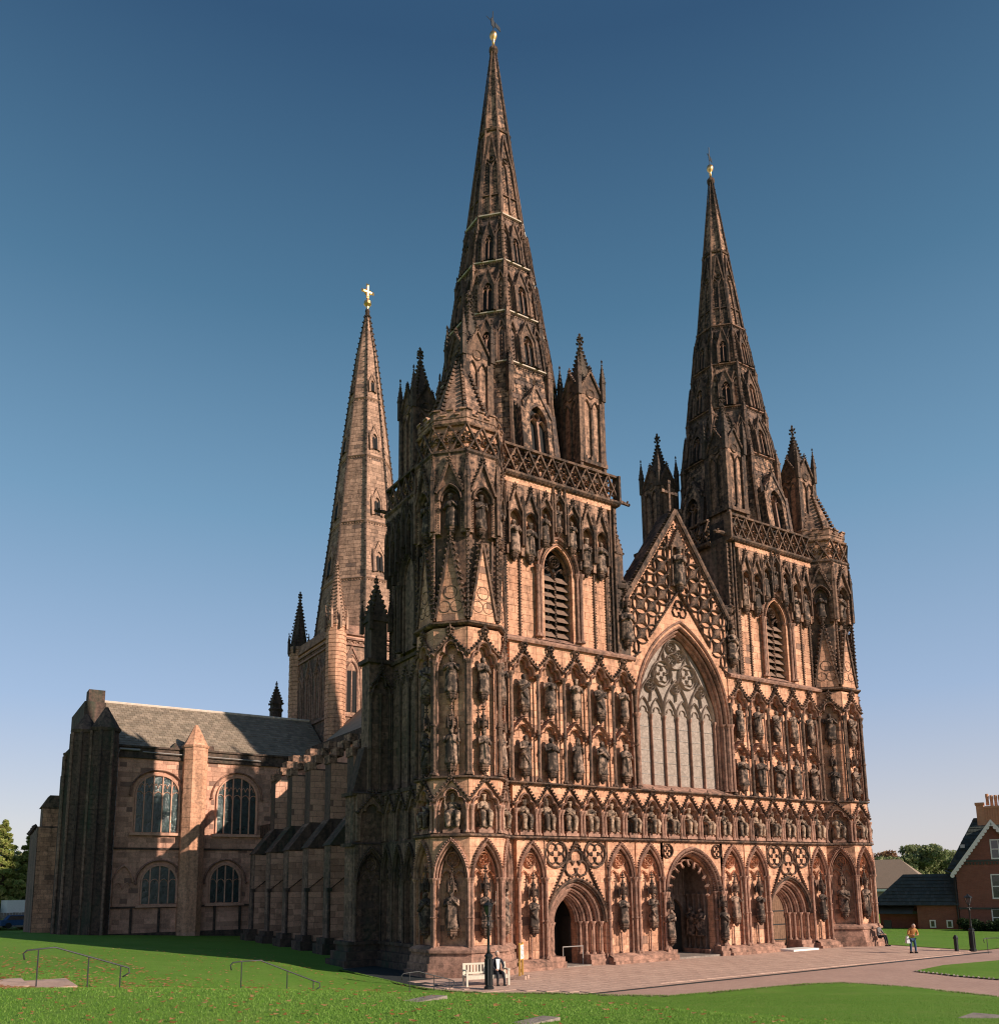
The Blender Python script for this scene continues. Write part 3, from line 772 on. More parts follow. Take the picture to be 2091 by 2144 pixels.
# small quatrefoils beside the portal, large ones over the side doors
def quatrefoil(x, z, R, y=0.0):
    mb = MB()
    mb.roll(circle(0, 0, R, 20), R * .085, 0, -.12, True)
    mb.roll(foil(0, 0, R * .92, 4, PI / 4, 7), R * .06, .02, -.09, True)
    return mb
me_q_big = quatrefoil(0, 0, .72).mesh('quatrefoil', 'carved'); me_q_small = quatrefoil(0, 0, .40).mesh('quatrefoil', 'carved')
mb = MB(); mb.roll(foil(0, 0, .78, 3, PI / 2, 8), .06, .02, -.12, True); me_trefoil = mb.mesh('trefoil_panel', 'carved')
for s in (-1, 1): put('quatrefoil', me_q_small, FA, (s * 1.93 * 1.04, -.01, 6.08))

# ---------------------------------------------------------------- side doorways
def doorway(cx, openleaf):
    mb = MB()
    halfs = [1.95, 1.62, 1.30, 1.02, .80]; rises = [2.28, 2.02, 1.76, 1.54, 1.38]; ys = [.10, .38, .66, .92, 1.16]
    spring = 2.22
    x0, x1 = -2.14, 2.14
    for h, r, y, yb in zip(halfs, rises, ys, ys[1:] + [1.7]):
        mb.plate(pointed(h, spring, r, 9), x0, x1, -.2, 6.56 if y < .2 else 5.2, y, yb)
    D = part('doorway', mb, 'clean', CA, (cx, 0, 0))
    for k, (h, r, y) in enumerate(zip(halfs, rises, ys)):
        mb = MB()
        mb.roll(pointed(h + .05, spring, r + .06, 9), .075, y + .02, y - .12)
        mb.roll(pointed(h - .06, spring, r - .07, 9), .05, y + .12, y - .02)
        if k in (0, 2, 3):
            P = pointed(h + .17, spring, r + .2, 14)
            for x, z in P: mb.blob(x, y - .02, z, .075, .1)
        part('archivolt', mb, 'trim' if k else 'carved', D)
        if k:
            mb = MB(); mb.shaft(0, 0, .55, spring + .05, .07, 7); me = mb.mesh('shaft', 'trim')
            for s in (-1, 1): put('shaft', me, D, (s * (h + .12), y - .14, 0))
    mb = MB()
    for s in (-1, 1):
        mb.box(*sorted((s * .82, s * 2.14)), .0, 1.5, -.25, .30)
        mb.box(*sorted((s * .84, s * 2.13)), .1, 1.5, .30, .55)
        for y in (.1, .35, .6, .85): mb.box(*sorted((s * (2.0 - y * 1.05), s * (2.13 - y * .5))), y - .12, y + .1, .3, .56)
    part('plinth', mb, 'trim', D)
    # gable lines, quatrefoils and trefoil over the door
    mb = MB()
    for s in (-1, 1):
        mb.roll([(s * 2.02, 2.9), (s * .05, 6.5)], .05, .1, -.06)
        mb.crockets((s * 2.0, 3.1), (s * .2, 6.35), .0, .17, .065)
        mb.roll([(s * 2.1, 2.3), (s * 2.1, 6.5)], .05, .1, -.05)
    part('gable_mould', mb, 'carved', D)
    for s in (-1, 1): put('quatrefoil', me_q_big, D, (s * 1.31, .09, 5.86))
    put('trefoil_panel', me_trefoil, D, (0, .09, 5.28))
    mb = MB(); mb.finial(0, -.02, 6.1, .4); part('finial', mb, 'carved', D)
    if openleaf:
        mb = MB(); mb.box(-.86, .86, 3.0, 3.1, -.1, 3.7); part('door_leaf', mb, 'dark_door', D)
        mb = MB(); mb.box(-.95, -.80, 1.7, 3.0, -.1, 3.8); mb.box(.80, .95, 1.7, 3.0, -.1, 3.8); mb.box(-.95, .95, 1.7, 3.1, 3.6, 3.8); part('lobby_wall', mb, 'dark_door', D)
        for s in (-1, 1):
            mb = MB(); mb.box(-.04, .04, -.35, .35, 0, 2.5)
            for q in (.3, 1.0, 1.7): mb.box(-.06, .06, -.3, .3, q, q + .08)
            part('door_leaf', mb, 'dark_door', D, (s * .74, 2.05, .02))
        mb = MB(); mb.tube([(-.7, 0, 0), (-.7, 0, 1.0), (.62, 0, 1.0), (.62, 0, 0)], .035, 6); part('handrail', mb, 'pipe', D, (.05, .55, 0))
    else:
        mb = MB()
        A = pointed(.80, 2.22, 1.38, 9)
        for k in range(8):
            a, b = -.8 + k * .2, -.8 + (k + 1) * .2 - .012
            def top(x):
                for (xa, za), (xb, zb) in zip(A, A[1:]):
                    if xa <= x <= xb: return za + (zb - za) * (x - xa) / max(1e-6, xb - xa)
                return 2.22
            m2 = MB(); m2.prism([(a, .05), (b, .05), (b, top(b)), (a, top(a))], 1.24, 1.32); part('plank', m2, 'door', D)
        for z in (.55, 1.5, 2.35):
            m2 = MB(); m2.box(-.74, .74, 1.215, 1.245, z, z + .07); part('hinge_strap', m2, 'iron', D)
    return D
D1 = doorway(-8.58, True); tag(D1, 'open arched doorway with dark interior')
D2 = doorway(8.58, False); tag(D2, 'arched doorway closed by an oak door')
mb = MB(); mb.box(-1.5, .9, -1.1, .1, -.1, .13); part('doorstep', mb, 'paint_white', D2)
mb = MB(); mb.box(-.85, .85, .0, 3.2, -.1, .06); part('threshold', mb, 'grey', D1)

# ---------------------------------------------------------------- central portal
mb = MB()
mb.plate(pointed(2.08, 3.7, 2.44, 12), -2.52, 2.52, -.2, 6.56, 0.0, .35)
mb.plate(pointed(1.84, 3.7, 2.14, 12), -2.3, 2.3, -.2, 6.4, .35, .75)
PO = part('portal', mb, 'clean', CA)
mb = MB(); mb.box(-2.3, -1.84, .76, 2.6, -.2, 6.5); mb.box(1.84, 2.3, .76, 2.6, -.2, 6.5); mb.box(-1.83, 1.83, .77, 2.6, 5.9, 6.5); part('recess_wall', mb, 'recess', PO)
tag(PO, 'deep central portal with cusped arch')
mb = MB()
mb.roll(pointed(2.2, 3.7, 2.58, 12), .09, .02, -.16)
mb.roll(pointed(2.03, 3.7, 2.36, 12), .06, .1, -.05)
for x, z in pointed(2.12, 3.7, 2.46, 22): mb.blob(x, -.03, z, .09, .12)
for x, z in pointed(1.93, 3.7, 2.24, 24): mb.blob(x, .2, z, .085, .14)
part('archivolt', mb, 'trim', PO)
mb = MB()
P = pointed(1.80, 3.55, 2.06, 5)
for i in range(1, len(P)):
    a, b = Vector(P[i - 1]), Vector(P[i]); m = (a + b) / 2; d = (b - a).normalized(); n = Vector((d.y, -d.x))
    cpts = [(a.x, a.y)] + [tuple(m + d * (math.cos(t) * -.5 * (b - a).length) - n * (-.16 + math.sin(t) * .2)) for t in (.5, 1.0, PI / 2, PI - 1.0, PI - .5)] + [(b.x, b.y)]
    mb.roll(cpts, .045, .55, .38)
    q = Vector(P[i]) + (n * .34)
    mb.blob(q.x, .42, q.y, .12, .14)
    mb.tube([(P[i][0], .46, P[i][1]), (q.x, .44, q.y)], .085, 5)
part('cusping', mb, 'trim', PO)
mb = MB(); mb.shaft(0, 0, .55, 3.75, .09, 7, ring=(2.1,)); me = mb.mesh('shaft', 'trim')
for s in (-1, 1):
    for x, y in ((2.42, -.1), (2.25, -.12), (1.98, .2)): put('shaft', me, PO, (s * x, y, 0))
mb = MB()
for s in (-1, 1):
    mb.box(*sorted((s * 1.72, s * 2.5)), -.35, .4, -.25, .28); mb.box(*sorted((s * 1.76, s * 2.48)), -.25, .4, .28, .55)
    mb.box(*sorted((s * 1.45, s * 1.9)), .4, 2.5, -.25, .35)
part('plinth', mb, 'trim', PO)
mb = MB(); mb.plate(pointed(1.84, 3.7, 2.14, 10), -1.85, 1.85, 6.0, 6.02, 2.5, 2.58)
mb = MB()
for s in (-1, 1): mb.plate([(x + s * .86, z) for x, z in pointed(.66, 2.35, .95, 6)], *( (-1.84, -.02) if s < 0 else (.02, 1.84) ), -.2, 5.9, 2.5, 2.8)
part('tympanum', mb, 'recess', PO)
for s in (-1, 1):
    mb = MB(); mb.prism([(-.66, 0), (.66, 0)] + list(reversed([(x, z) for x, z in pointed(.66, 2.35, .95, 6)])), 2.72, 2.8); part('door_leaf', mb, 'dark_door', PO, (s * .86, 0, 0))
mb = MB(); mb.shaft(0, 0, .1, 3.2, .13, 8); part('trumeau', mb, 'recess', PO, (0, 2.3, 0))
mb = MB()
for k in range(9):
    x = -1.6 + k * .4; mb.tube([(x, 2.46, 3.5), (x, 2.46, 5.6)], .05, 5)
part('blind_arcading', mb, 'recess', PO)
mb = MB()
for s in (-1, 1):
    for y in (.95, 1.4, 1.85, 2.3): mb.shaft(s * 1.76, y, .35, 3.6, .07, 6)
part('wall_shafts', mb, 'recess', PO)
mb = MB(); mb.box(-1.72, 1.72, -.2, 2.7, -.2, .10); part('doorstep', mb, 'grey', PO)
statue('s4', 0, 2.05, 1.35, 1.5, 'standing between the doors inside the central portal', 'figures in the central portal')
for s, wd in ((-1, 'near'), (1, 'far')):
    for j, (y, ww) in enumerate(((1.15, 'outer'), (1.95, 'inner'))):
        statue('s%d' % (0 if j else 2), s * 1.58, y, 1.1, 1.7, 'on the %s jamb inside the central portal, %s one' % (wd, ww), 'figures in the central portal', -s * PI / 2.6)
    statue('s5' if s > 0 else 's0', s * 2.16, -.2, 1.25, 1.5, 'slim, beside the %s shaft of the central portal' % wd, 'figures in the central portal')
    put('statue_corbel', me_corbel, PO, (s * 2.16, -.2, -.9)); put('statue_canopy', me_canopy, PO, (s * 2.16, -.15, -.85))

# ---------------------------------------------------------------- gallery of kings
GA = part('statue_gallery', (lambda m: (m.box(-13.0, 13.0, .1, .6, 6.62, 6.76), m)[1])(MB()), 'trim', CA)
mb = MB(); mb.plate(trefoil(.55, 8.1, .78), -.74, .74, 6.78, 9.42, .06, .66); me_kn = mb.mesh('niche_arch', 'clean')
mb = MB()
mb.roll(trefoil(.60, 8.1, .84), .05, .08, -.08); mb.roll(trefoil(.50, 8.1, .70), .04, .3, .12)
me_kh = mb.mesh('niche_mould', 'trim')
mb = MB()
for s in (-1, 1):
    mb.roll([(s * .70, 8.42), (0, 9.40)], .05, .08, -.10); mb.crockets((s * .72, 8.5), (s * .08, 9.4), -.08, .17, .075)
    mb.blob(s * .74, -.05, 8.38, .12, .14)
mb.finial(0, -.06, 9.28, .42)
me_kg = mb.mesh('gablet', 'carved')
mb = MB(); mb.shaft(0, 0, 6.78, 8.16, .075, 7); me_ks = mb.mesh('shaft', 'trim')
mb = MB(); mb.box(-.42, .42, -.32, .3, 6.78, 6.94); mb.box(-.36, .36, -.26, .3, 6.94, 7.06); me_kb = mb.mesh('statue_base', 'trim')
def king_bay(parent, x, y, rz, kind, where, group='kings in the statue gallery', w=1.0):
    c, s_ = math.cos(rz), math.sin(rz)
    def L(u, n): return (x + u * c + n * s_, y + u * s_ - n * c, 0)
    sc = (w, 1, 1)
    put('niche_arch', me_kn, parent, (x, y, 0), rz, None, sc); put('niche_mould', me_kh, parent, (x, y, 0), rz, None, sc)
    put('gablet', me_kg, parent, (x, y, 0), rz, None, sc); put('statue_base', me_kb, parent, L(0, -.2), rz, None, sc)
    for k in (-1, 1): put('shaft', me_ks, parent, L(k * .64 * w, .06), rz)
    p = L(0, -.2)
    statue(kind, p[0], p[1], 7.06, 1.55, where, group, rz)
for k in range(17):
    i = k - 8
    if i == 0: where = 'in the gallery directly above the central portal'
    else:
        n = abs(i); wd = 'near' if i < 0 else 'far'
        where = 'in the gallery, %s niche from the portal towards the %s turret' % (ORD[n - 1], wd)
    king_bay(GA, i * 1.48, 0, 0, 'k%d' % ((k * 7 + k // 3) % 4), where)

# ---------------------------------------------------------------- two rows of standing statues on each tower
mb = MB(); mb.plate(trefoil(.62, 15.3, .98), -.86, .86, 15.2, 17.08, .06, .46); me_un = mb.mesh('niche_arch', 'clean')
mb = MB(); mb.roll(trefoil(.68, 15.3, 1.06), .06, .08, -.10); mb.roll(trefoil(.56, 15.3, .90), .045, .3, .1); me_um = mb.mesh('niche_mould', 'trim')
mb = MB()
for s in (-1, 1):
    mb.sweep(bez((s * .84, 15.75), (s * .3, 16.15), (0, 16.75), 5) if s < 0 else list(reversed(bez((s * .84, 15.75), (s * .3, 16.15), (0, 16.75), 5))), [(-.05, .08), (-.04, -.1), (.04, -.1), (.05, .08)])
    for t in (.1, .25, .4, .55, .7, .85):
        q = bez((s * .84, 15.8), (s * .3, 16.2), (0, 16.8), 20)[int(t * 20)]; mb.blob(q[0], -.1, q[1] + .05, .095, .12)
    mb.blob(s * .86, -.06, 15.7, .14, .16)
mb.finial(0, -.08, 16.6, .62); mb.blob(-.16, -.1, 16.95, .11, .1); mb.blob(.16, -.1, 16.95, .11, .1)
me_ug = mb.mesh('gablet', 'carved')
mb = MB()
tf_ = trefoil(.56, 12.0, .62)
def gl_(x): return min(13.0 - abs(x) * 1.08, 12.62 - (abs(x) - .35) * .9) if abs(x) > .35 else 13.0 - abs(x) * 1.08
for (xa, za), (xb, zb) in zip(tf_, tf_[1:]):
    if xb - xa > 1e-5: mb.add([(xa, .2, za), (xb, .2, zb), (xb, .2, gl_(xb)), (xa, .2, gl_(xa)), (xa, .44, za), (xb, .44, zb)], [(0, 1, 2, 3), (4, 5, 1, 0)])
me_lp = mb.mesh('niche_head', 'clean'); mb = MB()
mb.roll(trefoil(.60, 12.0, .66), .04, .42, .12); mb.roll([(-.72, 12.1), (-.62, 12.35), (0, 13.02), (.62, 12.35), (.72, 12.1)], .05, .42, .02)
for s in (-1, 1): mb.crockets((s * .64, 12.4), (s * .06, 13.0), .0, .2, .065); mb.blob(s * .66, .1, 12.05, .1, .1)
mb.finial(0, .05, 12.95, .3); mb.blob(-.35, .36, 12.95, .12, .04); mb.blob(.35, .36, 12.95, .12, .04)
me_lm = mb.mesh('niche_hood', 'trim')
mb = MB(); mb.shaft(0, 0, 9.6, 15.38, .085, 7, ring=(12.1,)); me_us = mb.mesh('shaft', 'carved')
mb = MB(); mb.shaft(0, 0, 9.6, 15.34, .055, 6); me_us2 = mb.mesh('shaft', 'trim')
def two_tier(parent, x, y, rz, kinds, wheres, group, w=1.0, shafts=(-1, 1), back=.0):
    c, s_ = math.cos(rz), math.sin(rz)
    def L(u, n, z=0): return (x + u * c + n * s_, y + u * s_ - n * c, z)
    sc = (w, 1, 1)
    put('niche_arch', me_un, parent, (x, y, 0), rz, None, sc); put('niche_mould', me_um, parent, (x, y, 0), rz, None, sc)
    put('gablet', me_ug, parent, (x, y, 0), rz, None, sc); put('niche_hood', me_lm, parent, (x, y, 0), rz, None, sc); put('niche_head', me_lp, parent, (x, y, 0), rz, None, sc)
    for k in shafts:
        put('shaft', me_us, parent, L(k * .87 * w, .02), rz)
        put('shaft', me_us2, parent, L(k * .70 * w, -.12), rz)
    for z0, h, kd, wh in ((13.62, 1.74, kinds[0], wheres[0]), (10.21, 1.83, kinds[1], wheres[1])):
        put('statue_corbel', me_corbel, parent, L(0, -.06, z0 - 2.14), rz)
        p = L(0, -.06)
        statue(kd, p[0], p[1], z0, h, wh, group, rz)
for s, nm in ((-1, 'near'), (1, 'far')):
    TT = part('statue_arcade', (lambda m: (m.box(*sorted((s * 4.0, s * 12.8)), .3, .5, 9.52, 9.6), m)[1])(MB()), 'trim', CA)
    for j in range(5):
        x = s * (4.82 + 1.74 * j)
        words_ = lambda row: 'in the %s row of the %s tower, %s from the window' % (row, nm, ORD[j])
        two_tier(TT, x, 0, 0, ('s%d' % ((j * 2 + (s > 0)) % 6), 's%d' % ((j * 5 + 3 + (s > 0)) % 6)), (words_('upper'), words_('lower')),
                 'standing statues in two rows on the towers', 1.0, (-1, 1) if j == 0 else ((-1,) if s < 0 else (1,)))

# ---------------------------------------------------------------- great west window
WI = part('great_window', (lambda m: (m.plate(pointed(3.72, 14.0, 5.85, 14), -4.04, 4.04, 9.56, 20.9, .12, .5), m.plate(pointed(3.42, 14.0, 5.45, 14), -4.0, 4.0, 9.56, 20.6, .5, 1.0), m)[2])(MB()), 'clean', CA)
tag(WI, 'great traceried window with six lights over the portal')
mb = MB(); mb.add([(-4.0, -.06, 9.56), (4.0, -.06, 9.56), (3.5, .85, 10.0), (-3.5, .85, 10.0)], [(0, 1, 2, 3)]); part('sill', mb, 'trim', WI)
for hw, rs, y, w in ((3.88, 6.1, .12, .09), (3.66, 5.78, .2, .07), (3.50, 5.56, .42, .07), (3.33, 5.34, .6, .06)):
    mb = MB(); mb.roll([(-hw, 9.9)] + pointed(hw, 14.0, rs, 14) + [(hw, 9.9)], w, y + .06, y - .16); part('arch_mould', mb, 'trim', WI)
mb = MB()
for s in (-1, 1):
    for x, y in ((3.92, -.05), (3.74, .06), (3.56, .28)): mb.shaft(s * x, y, 9.75, 14.0, .085, 7, ring=(13.9,))
part('window_shafts', mb, 'trim', WI)
# panes
GL = pointed(3.25, 14.0, 5.4, 12)
def arch_top(A, x):
    for (xa, za), (xb, zb) in zip(A, A[1:]):
        if xa - 1e-6 <= x <= xb + 1e-6: return za + (zb - za) * (x - xa) / max(1e-6, xb - xa)
    return A[0][1]
for k in range(6):
    a, b = -3.2 + k * 6.4 / 6, -3.2 + (k + 1) * 6.4 / 6
    mb = MB(); nz = 6; zs = [9.9 + (14.2 - 9.9) * q / nz for q in range(nz + 1)]
    for q in range(nz):
        t = rng.uniform(-.012, .012); t2 = rng.uniform(-.012, .012)
        mb.add([(a + .05, .82 + t, zs[q] + .015), (b - .05, .82 + t2, zs[q] + .015), (b - .05, .82 - t, zs[q + 1] - .015), (a + .05, .82 - t2, zs[q + 1] - .015)], [(0, 1, 2, 3)])
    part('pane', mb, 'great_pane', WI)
    mb = MB()
    for q in range(1, nz): mb.box(a + .05, b - .05, .79, .83, zs[q] - .008, zs[q] + .008)
    part('saddle_bars', mb, 'pipe', WI)
mb = MB(); n = 24; o = 0
xs = [-3.2 + 6.4 * i / n for i in range(n + 1)]
for i in range(n): mb.add([(xs[i], .82, 14.15), (xs[i + 1], .82, 14.15), (xs[i + 1], .82, arch_top(GL, xs[i + 1])), (xs[i], .82, arch_top(GL, xs[i]))], [(0, 1, 2, 3)])
mb.v = [(x, y, z) for x, y, z in mb.v]
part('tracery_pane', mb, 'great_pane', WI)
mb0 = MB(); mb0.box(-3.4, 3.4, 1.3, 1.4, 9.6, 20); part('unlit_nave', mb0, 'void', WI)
for k in range(7):
    x = -3.2 + k * 6.4 / 6
    mb = MB(); mb.tube([(x, .66, 9.9), (x, .66, 14.2)], .045, 6); mb.box(x - .03, x + .03, .66, .84, 9.9, 14.2); mb.lathe(x, .66, [(.05, 13.95), (.1, 14.1), (.1, 14.2)], 6)
    part('mullion', mb, 'trim', WI)
mb = MB()
for k in range(6):
    cx = -3.2 + (k + .5) * 6.4 / 6
    mb.roll([q_ for q_ in pointed(.52, 14.15, 1.1, 6, cx) if q_[1] < arch_top(GL, q_[0])], .04, .82, .66); mb.roll(trefoil(.46, 14.05, .66, cx), .028, .82, .72)
part('light_heads', mb, 'tracery', WI)
mb = MB()
def inside(x, z, m=.0): return z < arch_top(GL, x) - m
for k in range(3):       # paired arches over lights, crossing curves
    cx = -3.2 + (2 * k + 1) * 6.4 / 6
    mb.roll([p for p in pointed(1.07, 14.2, 2.3, 8, cx) if inside(*p, .02)], .045, .82, .62)
for cx, cz, r in ((0, 18.15, .92), (-1.07, 16.85, .78), (1.07, 16.85, .78), (0, 16.0, .34), (-2.1, 16.0, .38), (2.1, 16.0, .38)):
    mb.roll(circle(cx, cz, r, 22), .04, .82, .62, True)
    if r < .9: mb.roll(foil(cx, cz, r * .85, 4, PI / 4 if r > .5 else 0, 6), .03, .82, .68, True)
for k in range(3):
    a = PI / 2 + .5 + k * 2 * PI / 3
    mb.roll(circle(.46 * math.cos(a), 18.15 + .46 * math.sin(a), .38, 16), .032, .82, .64, True)
    mb.roll(foil(.46 * math.cos(a), 18.15 + .46 * math.sin(a), .32, 4, PI / 4, 5), .02, .82, .7, True)
for s in (-1, 1):
    mb.roll(bez((s * 2.15, 15.0), (s * 1.9, 17.0), (s * .7, 18.7), 8), .04, .82, .62)
    mb.roll(bez((0, 15.2), (s * .2, 17.0), (s * .9, 17.7), 8), .036, .82, .64)
    mb.roll(bez((s * 2.2, 16.4), (s * 2.0, 17.0), (s * 1.4, 17.6), 6), .034, .82, .66)
part('tracery', mb, 'tracery', WI)

# ---------------------------------------------------------------- nave gable
def gable_half(z): return max(0.0, 4.28 * (27.2 - z) / (27.2 - 21.0))
GB = MB(); GB.prism([(-4.28, 20.9), (4.28, 20.9), (0.02, 27.2), (-.02, 27.2)], .18, 1.4)
GB = part('gable', GB, 'clean', CA)
tag(GB, 'steep nave gable covered in carved petal diaper')
for s in (-1, 1):
    mb = MB()
    mb.sweep([(s * 4.6, 20.62), (0, 27.38)] if s < 0 else [(0, 27.38), (s * 4.6, 20.62)], [(-.16, 1.4), (-.16, -.02), (-.05, -.08), (.12, -.05), (.12, 1.4)])
    for i in range(34):
        t = (i + .5) / 34; x, z = s * 4.55 * (1 - t), 20.7 + (27.35 - 20.7) * t
        mb.blob(x + s * .12, .1, z + .16, .10, .2)
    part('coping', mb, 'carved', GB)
    mb = MB(); mb.roll([(s * 4.15, 20.95), (0, 26.95)], .06, .2, .02)
    for i in range(24):
        t = i / 24; mb.blob(s * 3.85 * (1 - t), .1, 21.05 + 5.6 * t, .085, .12)
    part('gable_mould', mb, 'carved', GB)
mb = MB()
WA = pointed(4.1, 14.0, 6.4, 14)
def in_diaper(x, z):
    if abs(x) > 4.05 or z < 15.6: return False
    if z > 21.0 and abs(x) > gable_half(z) - .35: return False
    if abs(x) < 4.09 and z < arch_top(WA, x) + .05: return False
    if abs(x) < .62 and z > 22.0: return False
    if abs(x) < 2.3 * (22.15 - z) / 3.1 and z < 22.2: return False
    return True
Rr = .64; sp = Rr * math.sqrt(2)
for j in range(-1, 15):
    for i in range(-6, 6):
        cx, cz = (i + .5) * sp, 15.3 + j * sp
        pts = circle(cx, cz, Rr, 28)
        run = []
        for p in pts + pts[:1]:
            if in_diaper(*p): run.append(p)
            else:
                if len(run) > 1: mb.roll(run, .06, .20, .0)
                run = []
        if len(run) > 1: mb.roll(run, .06, .20, .0)
for j in range(-1, 15):
    for i in range(-6, 6):
        cx, cz = (i + .5) * sp, 15.3 + j * sp
        a, b = sp * .44, Rr * .33
        P = [(cx + x, cz + z) for x, z in ((b, 0), (a, a), (0, b), (-a, a), (-b, 0), (-a, -a), (0, -b), (a, -a))]
        if not all(in_diaper(*p) for p in P): continue
        o_ = len(mb.v); mb.add([(x, .06, z) for x, z in P] + [(x, .2, z) for x, z in P] + [(cx, -.04, cz)], [(k, (k + 1) % 8, 16) for k in range(8)] + [(k, 8 + k, 8 + (k + 1) % 8, (k + 1) % 8) for k in range(8)])
        mb.roll([(cx - a * 1.1, cz - a * 1.1), (cx + a * 1.1, cz + a * 1.1)], .05, .2, -.02); mb.roll([(cx - a * 1.1, cz + a * 1.1), (cx + a * 1.1, cz - a * 1.1)], .05, .2, -.02)
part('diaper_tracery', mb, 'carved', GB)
mb = MB()
for s in (-1, 1):
    mb.roll([(s * 2.5, 18.9), (0, 22.1)], .07, .16, -.06); mb.crockets((s * 2.4, 19.1), (s * .1, 22.0), .0, .22, .08)
mb.roll(foil(0, 20.85, .62, 3, PI / 2, 6), .05, .18, .0, True)
part('window_gablet', mb, 'carved', GB)
mb = MB()
for s in (-1, 1): mb.shaft(s * .5, .0, 22.3, 24.9, .07, 6)
mb.prism([(-.62, 24.85), (.62, 24.85), (0, 26.1)], -.12, .18)
for s in (-1, 1): mb.crockets((s * .6, 24.9), (0, 26.2), -.12, .18, .08)
mb.finial(0, -.05, 25.9, .5)
part('niche_canopy', mb, 'carved', GB)
put('statue_corbel', me_corbel, GB, (0, -.05, 20.22))
statue('s4', 0, -.02, 22.36, 2.4, 'high in the nave gable above the great window', 'statue in the gable')
mb = MB()
mb.lathe(0, .5, [(.16, 27.2), (.2, 27.45), (.12, 27.6)], 8)
mb.box(-.075, .075, .42, .58, 27.55, 29.45); mb.box(-.55, .55, .43, .57, 28.66, 28.82)
for x, z in ((0, 29.45), (-.55, 28.74), (.55, 28.74)): mb.box(x - .11, x + .11, .4, .6, z - .11, z + .11)
part('gable_cross', mb, 'carved', GB)
for s, nm in ((-1, 'near'), (1, 'far')):
    mb = MB()
    mb.box(*sorted((s * 4.06, s * 4.9)), .1, 1.3, 17.2, 21.4)
    mb.lathe(s * 4.45, .5, [(.62, 21.4), (.7, 21.6), (.5, 21.9)], 8)
    for k in range(12): mb.blob(s * 4.45 + rng.uniform(-.5, .5), .1 + rng.uniform(-.2, .3), 21.55 + rng.uniform(-.1, .4), .18)
    part('gable_pier', mb, 'dark' if s < 0 else 'carved', GB)
    put('statue_canopy', me_canopy, GB, (s * 4.42, -.05, 16.6)); put('statue_corbel', me_corbel, GB, (s * 4.42, -.05, 16.1))
    statue('s%d' % (0 if s < 0 else 2), s * 4.42, -.05, 18.25, 1.95, 'on the gable pier next to the %s tower' % nm, 'statues on the gable piers')

# ---------------------------------------------------------------- belfry stages
mb = MB(); mb.plate(pointed(.98, 21.6, 1.5, 9), -1.56, 1.56, 17.3, 24.0, .22, .9); me_bw = mb.mesh('belfry_wall', 'clean')
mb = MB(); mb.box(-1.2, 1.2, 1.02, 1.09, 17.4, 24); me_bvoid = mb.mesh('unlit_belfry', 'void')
me_bmould = []
for hw, rs, y, w, mt in ((1.42, 2.0, .22, .08, 'trim'), (1.24, 1.78, .22, .06, 'carved'), (1.08, 1.62, .3, .06, 'trim'), (.96, 1.46, .55, .05, 'carved')):
    mb = MB(); mb.roll(pointed(hw, 21.6, rs, 10), w, y + .04, y - .16)
    if mt == 'carved':
        for x, z in pointed(hw + .02, 21.6, rs + .02, 14): mb.blob(x, y - .12, z, .05, .06)
    if hw > 1.4:
        for x, z in pointed(hw + .14, 21.6, rs + .2, 12): mb.blob(x, y - .05, z, .085, .12)
        mb.finial(0, .1, 23.6, .5)
    me_bmould.append(mb.mesh('window_mould', mt))
mb = MB()
for s in (-1, 1):
    for x, y, r in ((1.50, .08, .10), (1.27, .12, .08), (1.06, .35, .07)): mb.shaft(s * x, y, 17.6, 21.66, r, 7)
me_bshaft = mb.mesh('window_shafts', 'trim')
mb = MB(); mb.add([(-1.6, .02, 17.42), (1.6, .02, 17.42), (1.0, .8, 17.9), (-1.0, .8, 17.9)], [(0, 1, 2, 3)]); me_bsill = mb.mesh('sill', 'trim')
mb = MB(); mb.hexa([(-.43, .50, 0), (.43, .50, 0), (.43, .80, .36), (-.43, .80, .36), (-.43, .50, .06), (.43, .50, .06), (.43, .80, .42), (-.43, .80, .42)]); me_louvre = mb.mesh('louvre', 'louvre')
mb = MB(); mb.tube([(0, .55, 17.8), (0, .55, 21.7)], .06, 6)
for k in range(26): mb.blob(0, .5, 17.9 + k * .15, .05, .06)
me_bmull = mb.mesh('mullion', 'carved')
mb = MB()
for s in (-1, 1): mb.roll(pointed(.44, 21.3, .62, 6, s * .47), .045, .7, .5); mb.blob(s * .47, .55, 21.75, .1)
mb.roll(circle(0, 22.3, .34, 14), .05, .7, .5, True); mb.roll(foil(0, 22.3, .28, 4, 0, 5), .03, .7, .55, True)
me_btrac = mb.mesh('tracery', 'carved')
mb = MB(); mb.tube([(0, .22, 17.5), (0, .22, 22.0)], .05, 6)
for k in range(28): mb.blob(-.07, .2, 17.6 + k * .16, .045, .05); mb.blob(.07, .2, 17.68 + k * .16, .045, .05)
me_bead = mb.mesh('beaded_shaft', 'carved')
def upper_niche(hw, z0, spring, rise, ztop, half):
    mb = MB(); mb.plate(pointed(hw, spring, rise, 6), -half, half, z0, ztop, 0.0, .3)
    return mb
me_n_out = upper_niche(.42, 21.95, 23.95, .62, 26.42, .525).mesh('niche_arch', 'mid')
me_n_mid = upper_niche(.40, 23.0, 24.6, .62, 26.42, .5).mesh('niche_arch', 'mid')
me_n_top = upper_niche(.30, 24.0, 25.3, .5, 26.42, .42).mesh('niche_arch', 'mid')
